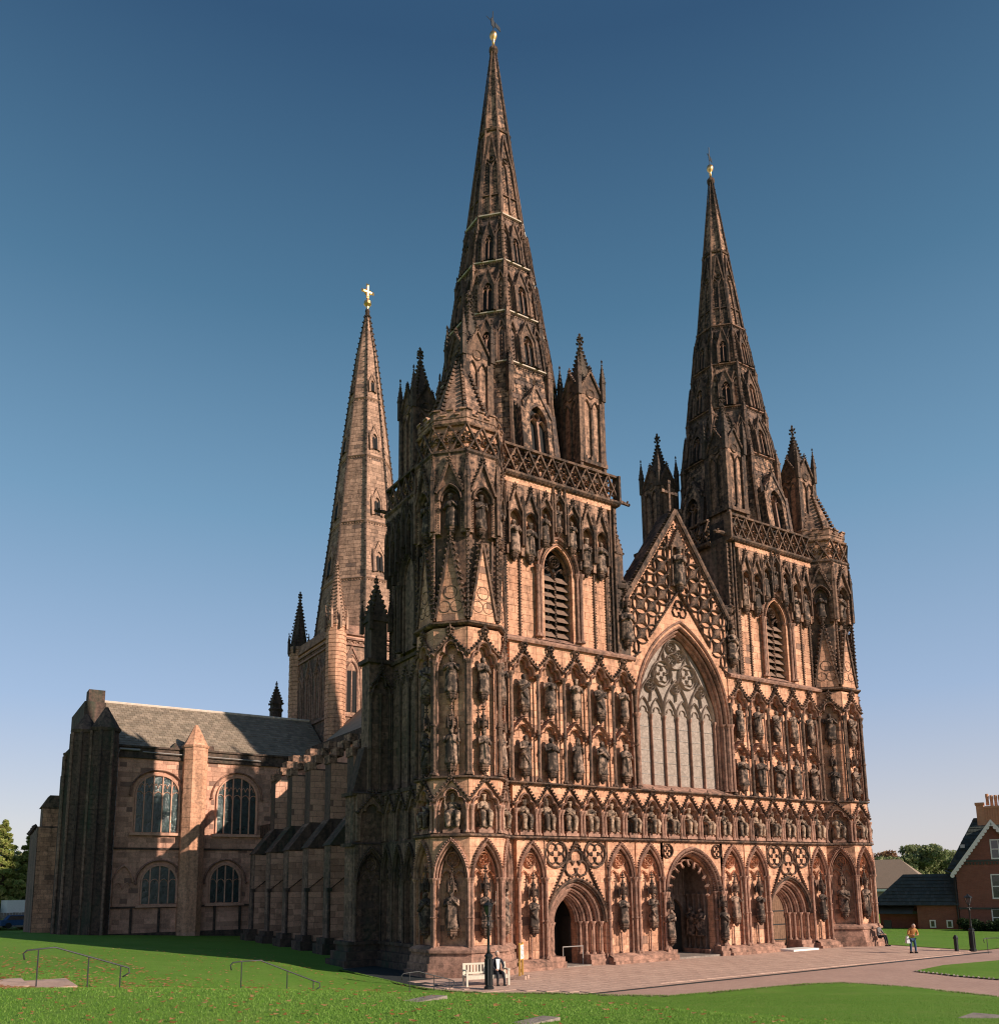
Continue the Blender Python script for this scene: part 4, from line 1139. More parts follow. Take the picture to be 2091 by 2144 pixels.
def upper_gablet(half, z, tip):
    mb = MB()
    mb.roll(pointed(half * .82, z - .55, .62, 6), .05, .02, -.14)
    for s in (-1, 1):
        mb.bar([(s * half, z - .15), (0, tip)], .055, .02, -.16); mb.crockets((s * half, z - .05), (s * .06, tip), -.12, .2, .075)
        mb.box(*sorted((s * half, s * (half - .09))), -.18, .02, z - 2.0, z + .35); mb.lathe(s * half, -.1, [(.09, z + .35), (.07, z + .6), (.01, z + 1.0)], 4)
    mb.finial(0, -.12, tip - .12, .45)
    return mb
me_g_out = upper_gablet(.5, 24.5, 25.75).mesh('gablet', 'carved')
me_g_mid = upper_gablet(.47, 25.1, 25.75).mesh('gablet', 'carved')
me_g_top = upper_gablet(.40, 25.75, 26.15).mesh('gablet', 'carved')

BLOCKS = [0]
def belfry_face(parent, x, y, rz, wx, statues, nm, blocks=False, half=3.55):
    c, s_ = math.cos(rz), math.sin(rz)
    def L(u, n, z=0): return (x + u * wx * c + n * s_, y + u * wx * s_ - n * c, z)
    sc = (wx, 1, 1)
    for n_, me in (('belfry_wall', me_bw), ('unlit_belfry', me_bvoid), ('window_shafts', me_bshaft), ('sill', me_bsill), ('tracery', me_btrac)):
        put(n_, me, parent, (x, y, 0), rz, None, sc)
    for me in me_bmould: put('window_mould', me, parent, (x, y, 0), rz, None, sc)
    put('mullion', me_bmull, parent, (x, y, 0), rz, None, sc)
    for k in range(8):
        for s in (-1, 1): put('louvre', me_louvre, parent, L(s * .5, 0, 17.85 + k * .46), rz, None, sc)
    mb = MB()
    for s in (-1, 1): mb.box(*sorted((s * 1.56, s * half)), .32, 1.1, 17.3, 26.5)
    mb.box(-1.56, 1.56, .32, 1.1, 23.99, 26.5)
    part('belfry_core', mb, 'clean', parent, (x, y, 0), rz, scale=sc)
    mb = MB()
    for s in (-1, 1):
        a, b = sorted((s * 1.6, s * (half - .02)))
        if blocks:
            out = []
            mb.ashlar(a, b, 17.5, 22.1, .32, .42, .85, out=out)
            for vs, fs in out:
                m2 = MB(); ox = sum(v[0] for v in vs) / 8; oz = sum(v[2] for v in vs) / 8
                m2.add([(v[0] - ox, v[1], v[2] - oz) for v in vs], fs)
                part('stone_block', m2, 'wall', parent, L(ox, 0, oz), rz); BLOCKS[0] += 1
        else: mb.ashlar(a, b, 17.5, 22.1, .32, .42, .85)
    if mb.v: part('ashlar_facing', mb, 'wall', parent, (x, y, 0), rz, 'stuff', scale=sc)
    for s in (-1, 1):
        for u in (2.60, half - .05): put('beaded_shaft', me_bead, parent, L(s * u, -.02), rz)
    for u, a, g in ((-3.03, me_n_out, me_g_out), (-1.98, me_n_out, me_g_out), (1.98, me_n_out, me_g_out), (3.03, me_n_out, me_g_out), (-.95, me_n_mid, me_g_mid), (.95, me_n_mid, me_g_mid), (0, me_n_top, me_g_top)):
        put('niche_arch', a, parent, L(u, 0), rz, None, sc); put('gablet', g, parent, L(u, 0), rz, None, sc)
    mb = MB(); mb.box(-half - .3, half + .3, -.02, .5, 26.1, 26.46); part('frieze', mb, 'clean', parent, (x, y, 0), rz, scale=sc)
    if statues:
        for j, (u, z, h) in enumerate(((-3.03, 22.1, 1.85), (-1.98, 22.1, 1.85), (-.95, 23.15, 1.6), (0, 24.15, 1.25), (.95, 23.15, 1.6), (1.98, 22.1, 1.85), (3.03, 22.1, 1.85))):
            p = L(u, -.12)
            put('statue_corbel', me_corbel, parent, (p[0], p[1], z - 2.14), rz, None, (.95, .95, 1))
            statue('s%d' % ((j * 3 + (1 if x > 0 else 0)) % 6), p[0], p[1], z, h, 'below the %s tower parapet, %s from the %s side' % (nm, ORD[j], 'turret' if nm == 'near' else 'gable'), 'statues below the tower parapets', rz)

# parapet
mb = MB()
for s in (-1, 1): mb.bar([(-.4, 26.68), (.4, 28.22)] if s > 0 else [(-.4, 28.22), (.4, 26.68)], .04, .02, -.1 + s * .02)
for (x, z) in ((0, 26.95), (0, 27.95), (-.4, 27.45), (.4, 27.45)):
    mb.roll(circle(x * .55, 27.45 + (z - 27.45) * .55, .13, 7), .03, .06, -.04, True)
me_lat = mb.mesh('lattice_panel', 'carved')
mb = MB(); mb.roll(foil(0, 27.45, .36, 4, 0, 4), .05, .12, .05, True); mb.box(-.38, .38, .09, .13, 26.7, 26.85)
for s in (-1, 1): mb.blob(s * .27, .08, 27.05, .10, .05); mb.blob(s * .27, .08, 27.85, .10, .05)
me_latb = mb.mesh('lattice_cusps', 'clean')
def parapet(parent, x, y, rz, length):
    n = max(1, round(length / .8)); w = length / n
    c, s_ = math.cos(rz), math.sin(rz)
    mb = MB()
    mb.sweep([(-length / 2, 26.6), (length / 2, 26.6)], [(-.16, .3), (-.16, -.12), (-.04, -.26), (.08, -.26), (.1, .1), (.1, .3)])
    for k in range(n * 3): mb.blob(-length / 2 + (k + .5) * length / (n * 3), -.16, 26.47, .06, .08)
    part('cornice', mb, 'carved', parent, (x, y, 0), rz)
    mb = MB(); mb.sweep([(-length / 2, 28.27), (length / 2, 28.27)], [(-.07, .14), (-.07, -.14), (.05, -.16), (.09, 0), (.05, .14)]); part('parapet_rail', mb, 'carved', parent, (x, y, 0), rz)
    for k in range(n):
        u = -length / 2 + (k + .5) * w
        p = (x + u * c, y + u * s_, 0)
        put('lattice_panel', me_lat, parent, p, rz, None, (w / .8, 1, 1)); put('lattice_cusps', me_latb, parent, p, rz, None, (w / .8, 1, 1))

def mini_pinnacle(mb, x, y, z0, z1, w, tip):
    mb.box(x - w, x + w, y - w, y + w, z0, z1)
    mb.add([(x - w * 1.2, y - w * 1.2, z1), (x + w * 1.2, y - w * 1.2, z1), (x + w * 1.2, y + w * 1.2, z1), (x - w * 1.2, y + w * 1.2, z1), (x, y, tip)], [(0, 1, 4), (1, 2, 4), (2, 3, 4), (3, 0, 4), (3, 2, 1, 0)])
    n = max(2, int((tip - z1) / .28))
    for i in range(n):
        t = (i + .3) / n
        for a in (-1, 1):
            for b in (-1, 1): mb.blob(x + a * w * 1.2 * (1 - t), y + b * w * 1.2 * (1 - t), z1 + (tip - z1) * t, w * .34)
    mb.finial(x, y, tip - .12, max(.25, w * 1.1))

# square corner pinnacle, one mesh set reused
mb = MB(); h = .82
mb.box(-h, h, -h, h, 28.2, 34.2)
me_pin_core = mb.mesh('pinnacle_shaft', 'mid')
mb = MB()
for k in range(4):
    a = k * PI / 2
    m2 = MB()
    for s in (-1, 1):
        m2.bar([(s * .88, 33.5), (0, 35.0)], .06, -h + .02, -h - .14); m2.crockets((s * .85, 33.6), (s * .05, 35.0), -h - .08, .22, .09)
        (m2.box(.78, .98, -h - .16, -h + .04, 28.3, 33.6) if s > 0 else None)
        m2.roll(pointed(.30, 32.3, .75, 5, s * .34), .04, -h + .02, -h - .12); m2.bar([(s * .68, 29.2), (s * .68, 33.0)], .09, -h + .02, -h - .16)
    m2.bar([(0, 29.2), (0, 32.4)], .07, -h + .02, -h - .14)
    m2.roll(circle(0, 33.5, .3, 10), .04, -h + .02, -h - .08, True)
    m2.prism([(-.85, 33.4), (.85, 33.4), (0, 34.9)], -h - .02, -h + .3)
    m2.finial(0, -h - .05, 34.85, .5)
    m2.box(-.8, 1.04, -h - .22, -h + .1, 28.85, 29.1); m2.box(.55, .99, -h - .2, -h + .06, 29.1, 29.35); m2.box(-.74, -.5, -h - .2, -h + .06, 29.1, 29.35); m2.box(-.2, .2, -h - .2, -h + .06, 29.1, 29.35)
    c, s_ = math.cos(a), math.sin(a)
    mb.add([(x * c - y * s_, x * s_ + y * c, z) for x, y, z in m2.v], m2.f)
me_pin_pan = mb.mesh('pinnacle_panels', 'carved')
mb = MB()
mb.add([(-.55, -.55, 34.2), (.55, -.55, 34.2), (.55, .55, 34.2), (-.55, .55, 34.2), (0, 0, 37.4)], [(0, 1, 4), (1, 2, 4), (2, 3, 4), (3, 0, 4)])
for i in range(11):
    t = (i + .5) / 12
    for a in (-1, 1):
        for b in (-1, 1): mb.blob(a * .58 * (1 - t), b * .58 * (1 - t), 34.2 + 3.2 * t, .14)
mb.finial(0, 0, 37.1, .85)
me_pin_top = mb.mesh('pinnacle_spirelet', 'dark')
mb = MB(); mini_pinnacle(mb, 0, 0, 33.2, 34.4, .13, 35.9); me_pin_min = mb.mesh('corner_finial', 'dark')
def pinnacle(x, y, label, s=1.0):
    mb = MB(); mb.box(-1.0, 1.0, -1.0, 1.0, 26.4, 28.25)
    P = part('pinnacle', mb, 'dark', CA, (x, y, 0)); P['label'] = label
    for n_, me in (('pinnacle_shaft', me_pin_core), ('pinnacle_panels', me_pin_pan), ('pinnacle_spirelet', me_pin_top)): put(n_, me, P)
    for a in (-1, 1):
        for b in (-1, 1): put('corner_finial', me_pin_min, P, (a * .92, b * .92, 0))

# ---------------------------------------------------------------- towers
def octagon(ap, ph=PI / 8):
    r = ap / math.cos(PI / 8)
    return [(r * math.cos(ph + k * PI / 4), r * math.sin(ph + k * PI / 4)) for k in range(8)]

def tower(sx, nm):
    x0, x1 = sorted((sx * 4.7, sx * 15.45))
    mb = MB(); mb.box(x0, x1, 1.11, 8.75, 9.4, 26.55); mb.box(x0 + .2, x1 - .2, .4, 8.5, 26.5, 26.9)
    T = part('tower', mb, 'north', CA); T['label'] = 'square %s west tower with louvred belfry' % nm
    cx = sx * 9.17
    mb = MB(); mb.box(*sorted((sx * 12.7, sx * 15.0)), .35, 1.2, 17.2, 26.5); mb.box(*sorted((sx * 4.72, sx * 5.62)), .2, 1.2, 17.2, 26.5); part('corner_pier', mb, 'carved', T)
    mb = MB()
    for q in range(30):
        z = 17.6 + q * .29
        mb.blob(sx * 4.85, .12, z, .07, .09); mb.blob(sx * 5.45, .12, z, .06, .08)
    mb.tube([(sx * 5.0, .12, 17.4), (sx * 5.0, .12, 26.3)], .09, 6); mb.tube([(sx * 5.3, .12, 17.4), (sx * 5.3, .12, 26.3)], .07, 6)
    if sx < 0: mini_pinnacle(mb, sx * 4.72, .3, 21.5, 23.5, .25, 25.2)
    part('pier_shafts', mb, 'carved', T)
    belfry_face(T, cx, 0, 0, 1.0, True, nm, blocks=(sx < 0))
    # north face towards the camera
    xn = x0
    wy = 5.6
    OVERRIDE[0] = {'sandstone_wall': 'north', 'sandstone_clean': 'north', 'sandstone_trim': 'dark', 'sandstone_carved': 'dark', 'sandstone_streaked': 'dark'}  # north face swaps to darker stone copies that carry its shade in the colour
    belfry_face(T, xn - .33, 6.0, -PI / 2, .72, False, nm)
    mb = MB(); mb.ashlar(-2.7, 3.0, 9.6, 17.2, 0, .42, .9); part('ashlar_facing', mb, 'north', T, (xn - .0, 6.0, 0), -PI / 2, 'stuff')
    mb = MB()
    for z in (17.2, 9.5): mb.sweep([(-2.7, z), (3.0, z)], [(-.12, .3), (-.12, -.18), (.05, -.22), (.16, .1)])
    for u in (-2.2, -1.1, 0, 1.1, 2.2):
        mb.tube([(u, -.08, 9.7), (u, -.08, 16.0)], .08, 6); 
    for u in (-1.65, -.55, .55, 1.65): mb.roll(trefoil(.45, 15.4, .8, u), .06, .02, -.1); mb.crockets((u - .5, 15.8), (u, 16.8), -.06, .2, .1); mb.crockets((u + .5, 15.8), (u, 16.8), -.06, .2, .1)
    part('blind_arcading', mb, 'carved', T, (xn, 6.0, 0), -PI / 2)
    OVERRIDE[0] = None
    # parapets on four sides
    parapet(T, (sx * (4.7 + 12.9)) / 2, -.02, 0, 8.2)
    parapet(T, x0 - .2, 5.1, -PI / 2, 7.3); parapet(T, x1 + .2, 5.1, PI / 2, 7.3); parapet(T, (x0 + x1) / 2, 8.75, PI, 10.9)
    mb = MB(); mb.box(*sorted((sx * 4.7, sx * 4.85)), -.3, .3, 26.6, 28.3) ; part('corner_post', mb, 'carved', T)
    g = MB(); g.tube([(0, 0, 0), (0, -.5, .04), (0, -.95, -.02)], [.16, .12, .09], 6); g.blob(0, -1.0, 0, .14); g.blob(-.12, -.8, .1, .1); g.blob(.12, -.8, .1, .1)
    for gx, gy, rz in ((x0, 8.8, -PI / 2), (x1, 8.7, PI / 2), (sx * 4.7, .2, PI / 2 if sx < 0 else -PI / 2)):
        put('gargoyle', g.mesh('gargoyle', 'carved'), T, (gx, gy, 26.9), rz)
    for px, py, w1, w2 in ((6.25, 1.25, 'front inner', 1), (14.1, 1.5, 'front outer', 1), (6.25, 7.7, 'rear inner', 1), (14.0, 7.7, 'rear outer', 1)):
        pinnacle(sx * px, py, 'crocketed square pinnacle on the %s corner of the %s tower' % (w1, nm))
    return T
T1 = tower(-1, 'near'); T2 = tower(1, 'far')

# ---------------------------------------------------------------- spires over the west towers
def face_mb(fn, ap0, z0, ap1, z1):
    """build in a face's own plane (x across, z = height above z0, -y out) and tilt it to the taper"""
    mb = MB(); fn(mb); k = (ap1 - ap0) / (z1 - z0)
    mb.v = [(x, y - (ap0 + k * z), z + z0) for x, y, z in mb.v]
    return mb

def lucarne(mb, w, h, deep=.25, win=True):
    """gabled light: w half width, h total height, standing on z=0"""
    s0 = h * .5
    mb.plate(pointed(w * .62, s0, w * 1.0, 5), -w, w, 0, s0 + w * 1.15, -deep, .1)
    for s in (-1, 1):
        mb.bar([(s * w * 1.05, s0 + w * .3), (0, h)], w * .09, .1, -deep - .08); mb.crockets((s * w, s0 + w * .5), (0, h * 1.0), -deep, .24, .075)
        mb.box(*sorted((s * w * .95, s * w * 1.25)), -deep - .06, .1, -.1, s0 + w * .6); mb.lathe(s * w * 1.1, -deep * .6, [(w * .17, s0 + w * .6), (w * .13, s0 + w * .9), (.01, s0 + w * 1.7)], 4)
    mb.prism([(-w, s0 + w * 1.1), (w, s0 + w * 1.1), (0, h * .96)], -deep, .1)
    mb.finial(0, -deep, h - .1, w * .6)

def west_spire(sx, nm):
    cx, cy = sx * 10.24, 4.45
    LV = [(26.9, 4.05), (34.33, 3.28), (37.95, 2.78), (41.75, 2.25), (45.4, 1.74), (52.4, .93), (59.2, .17)]
    if sx > 0: LV = [(26.9, 4.05), (34.4, 3.2), (38.3, 2.66), (42.05, 2.16), (45.5, 1.70), (52.4, .93), (59.2, .17)]
    mb = MB()
    mb.zprism(octagon(LV[0][1] - .12), LV[0][0], LV[1][0], octagon(LV[1][1] - .12))
    for (za, a), (zb, b) in zip(LV[1:], LV[2:]): mb.zprism(octagon(a - .06), za, zb, octagon(b - .06))
    S = part('spire', mb, 'spire', CA, (cx, cy, 0)); S['label'] = 'tall %s west spire with tiers of lucarnes and pale ring mouldings' % nm
    # stone courses on the faces towards the viewer
    for k, rz in enumerate((-PI / 2, -PI / 4, 0, PI / 4)):
        for j, ((za, a), (zb, b)) in enumerate(zip(LV, LV[1:])):
            def courses(mb, a=a, b=b, H=zb - za):
                mb.ashlar(0, 0, 0, H, .0, .34 if j < 4 else .4, .62, clip=lambda z: (-(a + (b - a) * z / H) * .4142 + .04, (a + (b - a) * z / H) * .4142 - .04), gap=.03, proud=.035)
            m = face_mb(courses, a - .1, za, b - .1, zb)
            part('ashlar_facing', m, 'spire' if j < 4 else 'spire_top', S, (0, 0, 0), rz, 'stuff')
    # ribs with crockets on every arris
    mb = MB()
    for k in range(8):
        ang = PI / 8 + k * PI / 4
        pts = [(a / math.cos(PI / 8) * math.cos(ang), a / math.cos(PI / 8) * math.sin(ang), z) for z, a in LV]
        mb.tube(pts, [.13, .12, .11, .1, .09, .07, .04], 5)
        for (za, a), (zb, b) in zip(LV, LV[1:]):
            n = int((zb - za) / (.30 if za < 45 else .5))
            for i in range(n):
                t = (i + .5) / n; r = (a + (b - a) * t) / math.cos(PI / 8) + .03
                s = .11 if za < 45 else .05
                mb.blob(r * math.cos(ang), r * math.sin(ang), za + (zb - za) * t, s, s, s)
    part('arris_rib', mb, 'carved', S)
    for z, a in LV[1:5]:
        mb = MB(); mb.zprism(octagon(a + .10), z - .04, z + .02, octagon(a + .12)); mb.zprism(octagon(a + .12), z + .02, z + .07, octagon(a + .02)); part('ring_moulding', mb, 'lead' if sx < 0 else 'trim', S)
        mb = MB()
        n = int(a * .8284 / .16)
        for k in range(8):
            for i in range(n):
                u = (i + .5) / n - .5; c, s_ = math.cos(k * PI / 4), math.sin(k * PI / 4); w = u * a * .8284
                mb.blob(c * (a + .08) - s_ * w, s_ * (a + .08) + c * w, z - .16, .065, .065, .08)
        part('corbel_table', mb, 'carved', S)
    z, a = LV[5]
    mb = MB(); mb.zprism(octagon(a + .04), z - .12, z, octagon(a + .1)); mb.zprism(octagon(a + .1), z, z + .12, octagon(a))
    for k in range(8):
        c, s_ = math.cos(k * PI / 4), math.sin(k * PI / 4); mb.blob(c * (a + .05), s_ * (a + .05), z + .05, .14)
    part('ring_moulding', mb, 'carved', S)
    # lucarnes
    dims = [(.98, 4.6, .5, 1.3), (.52, 3.0, .26, .1), (.45, 3.1, .24, .1), (.36, 3.0, .2, .1)]
    for j, (w, h, deep, zo) in enumerate(dims):
        (za, a), (zb, b) = LV[j], LV[j + 1]
        m = face_mb(lambda mb: lucarne(mb, w, h, deep), a - .02, za, b - .02, zb).mesh('lucarne', 'spire' if j == 0 else 'carved')
        def inner(mb):
            mb.prism([(-w * .62, .05), (w * .62, .05)] + list(reversed(pointed(w * .62, h * .5, w, 5))), -.05, .0)
        mi = face_mb(inner, a + (.1 if j == 0 else .03), za, b + (.1 if j == 0 else .03), zb).mesh('lucarne_opening', 'void')
        def bars(mb):
            for s in (-1, 1): mb.roll(pointed(w * .3, h * .42, w * .5, 4, s * w * .31), w * .05, -.03, -deep * .7)
            mb.bar([(0, .05), (0, h * .5)], w * .06, -.03, -deep * .7); mb.roll(circle(0, h * .5 + w * .35, w * .22, 10), w * .05, -.03, -deep * .7, True)
        mt = face_mb(bars, a + .04, za, b + .04, zb).mesh('lucarne_tracery', 'trim')
        for rz in [k * PI / 4 for k in range(-3, 5)]:
            if j == 0 and abs(rz / (PI / 2) - round(rz / (PI / 2))) > .1: continue
            loc = (0, 0, zo)
            t = zo / (zb - za); sh = (b - a) * t
            loc = (math.sin(rz) * sh, -math.cos(rz) * sh, zo)
            put('lucarne', m, S, loc, rz); put('lucarne_opening', mi, S, loc, rz); put('lucarne_tracery', mt, S, loc, rz)
    # blind arched panels either side of the lucarnes
    for j in range(1, 4):
        (za, aa), (zb, bb) = LV[j], LV[j + 1]; w0 = dims[j][0]
        def side_panels(mb):
            for s in (-1, 1):
                u = s * (aa * .4142 * .5 + w0 * .55)
                mb.roll(pointed(.22, 2.0, .5, 4, u * .92), .045, .04, -.10); mb.bar([(u + .22, .1), (u * .92 + .22, 2.0)], .04, .04, -.1); mb.bar([(u - .22, .1), (u * .92 - .22, 2.0)], .04, .04, -.1)
                mb.bar([(u * .92 - .26, 2.3), (u * .88, 3.1)], .045, .04, -.12); mb.bar([(u * .92 + .26, 2.3), (u * .88, 3.1)], .045, .04, -.12); mb.finial(u * .88, -.08, 3.0, .35)
                for q in range(7): mb.blob(u * (.97 - .01 * q), -.03, .3 + q * .26, .07, .07)
        me = face_mb(side_panels, aa - .03, za, bb - .03, zb).mesh('blind_panel', 'carved')
        for rz in [k * PI / 4 for k in range(-3, 5)]: put('blind_panel', me, S, (0, 0, 0), rz, 'stuff')
    # small pinnacles standing on the arrises at each ring
    for j, (z, a) in enumerate(LV[1:5]):
        mb = MB(); mini_pinnacle(mb, 0, 0, -.4, 1.2 - .1 * j, .17 - .02 * j, 2.3 - .25 * j); me = mb.mesh('arris_pinnacle', 'carved')
        for k in range(8):
            ang = PI / 8 + k * PI / 4; r = a / math.cos(PI / 8) + .1
            put('arris_pinnacle', me, S, (r * math.cos(ang), r * math.sin(ang), z - 1.6), 0)
    # long blind arches on the topmost stage
    (za, a), (zb, b) = LV[4], LV[5]
    def panels(mb):
        for s in (-1, 1):
            mb.bar([(s * a * .36, .3), (s * a * .25, 4.2)], .05, .04, -.08); mb.roll(pointed(a * .15, 3.6, .7, 5, s * a * .16), .04, .04, -.07)
            mb.bar([(s * a * .24, 4.0), (0, 6.6)], .045, .04, -.09)
            mb.bar([(s * a * .30, 1.6), (s * .03, 1.6)], .035, .04, -.06)
        mb.bar([(0, .3), (0, 4.0)], .05, .04, -.08); mb.roll(circle(0, 4.5, a * .11, 8), .035, .04, -.07, True)
        for q in range(16):
            for s in (-1, 1): mb.blob(s * a * .16, -.02, .5 + q * .22, .05, .05)
    m = face_mb(panels, a - .02, za, b - .02, zb).mesh('blind_panel', 'carved')
    for rz in [k * PI / 4 for k in range(-3, 5)]: put('blind_panel', m, S, (0, 0, 0), rz)
    # capstone, gilded ball and vane
    mb = MB(); mb.lathe(0, 0, [(.17, 59.0), (.30, 59.2), (.30, 59.42), (.16, 59.55), (.1, 59.7)], 10); part('capstone', mb, 'carved', S)
    mb = MB(); mb.lathe(0, 0, [(.08, 59.65), (.09, 60.05), (.13, 60.16), (.22, 60.28), (.27, 60.46), (.22, 60.66), (.1, 60.76), (.04, 60.8)], 12); part('gilded_ball', mb, 'gold', S, smooth=True)
    mb = MB(); mb.tube([(0, 0, 60.8), (0, 0, 62.4)], .03, 5); mb.tube([(-1.0, 0, 61.0), (1.0, 0, 62.0)], .022, 5)
    mb.prism([(.35, 61.55), (1.15, 61.95), (1.05, 62.2), (.3, 61.85)], -.02, .02); mb.prism([(-.28, 61.05), (.2, 61.3), (.18, 61.75), (-.1, 61.8), (-.35, 61.5)], -.02, .02)
    for k in range(6): mb.tube([(0, 0, 61.5), (.35 * math.cos(k), 0, 61.5 + .35 * math.sin(k))], .018, 4)
    part('weather_vane', mb, 'steel', S, (0, 0, 0), .55)
    return S
west_spire(-1, 'near'); west_spire(1, 'far')

# ---------------------------------------------------------------- octagonal stair turrets at the outer corners
TA = 2.22; TS = 2 * TA * math.tan(PI / 8)
mb = MB()   # tall triangular panel at belfry level
hw = .78
for s in (-1, 1):
    mb.bar([(s * hw, 17.6), (0, 21.75)], .06, .02, -.12); mb.crockets((s * (hw + .06), 17.9), (s * .14, 21.7), -.02, .30, .15)
    mb.tube([(s * .88, -.02, 17.5), (s * .88, -.02, 25.2)], .07, 6)
    for q in range(30): mb.blob(s * .88, -.08, 17.6 + q * .25, .075, .09)
mb.finial(0, -.1, 21.55, .5)
mb.roll(circle(0, 18.95, .34, 14), .035, .02, -.05, True)
for s in (-1, 1): mb.roll(circle(s * .3, 18.2, .30, 12), .03, .02, -.05, True)
me_tt = mb.mesh('triangular_panel', 'carved')
mb = MB(); mb.plate(pointed(.55, 23.9, .75, 7), -TS / 2, TS / 2, 22.1, 26.45, 0, .4); me_tn = mb.mesh('niche_arch', 'mid')
mb = MB()
mb.roll(pointed(.60, 23.9, .82, 7), .07, .02, -.16); mb.roll(pointed(.48, 23.9, .66, 6), .05, .2, .02)
for s in (-1, 1):
    mb.bar([(s * .74, 24.3), (0, 26.0)], .06, .02, -.18); mb.crockets((s * .72, 24.5), (s * .08, 26.0), -.12, .22, .1)
    mini_pinnacle(mb, s * .90, -.05, 22.2, 25.0, .1, 26.3)
mb.finial(0, -.12, 25.85, .5)
for q in range(14):
    for s in (-1, 1): mb.blob(s * .62, -.06, 22.3 + q * .13, .05, .06)
me_tg = mb.mesh('gablet', 'carved')

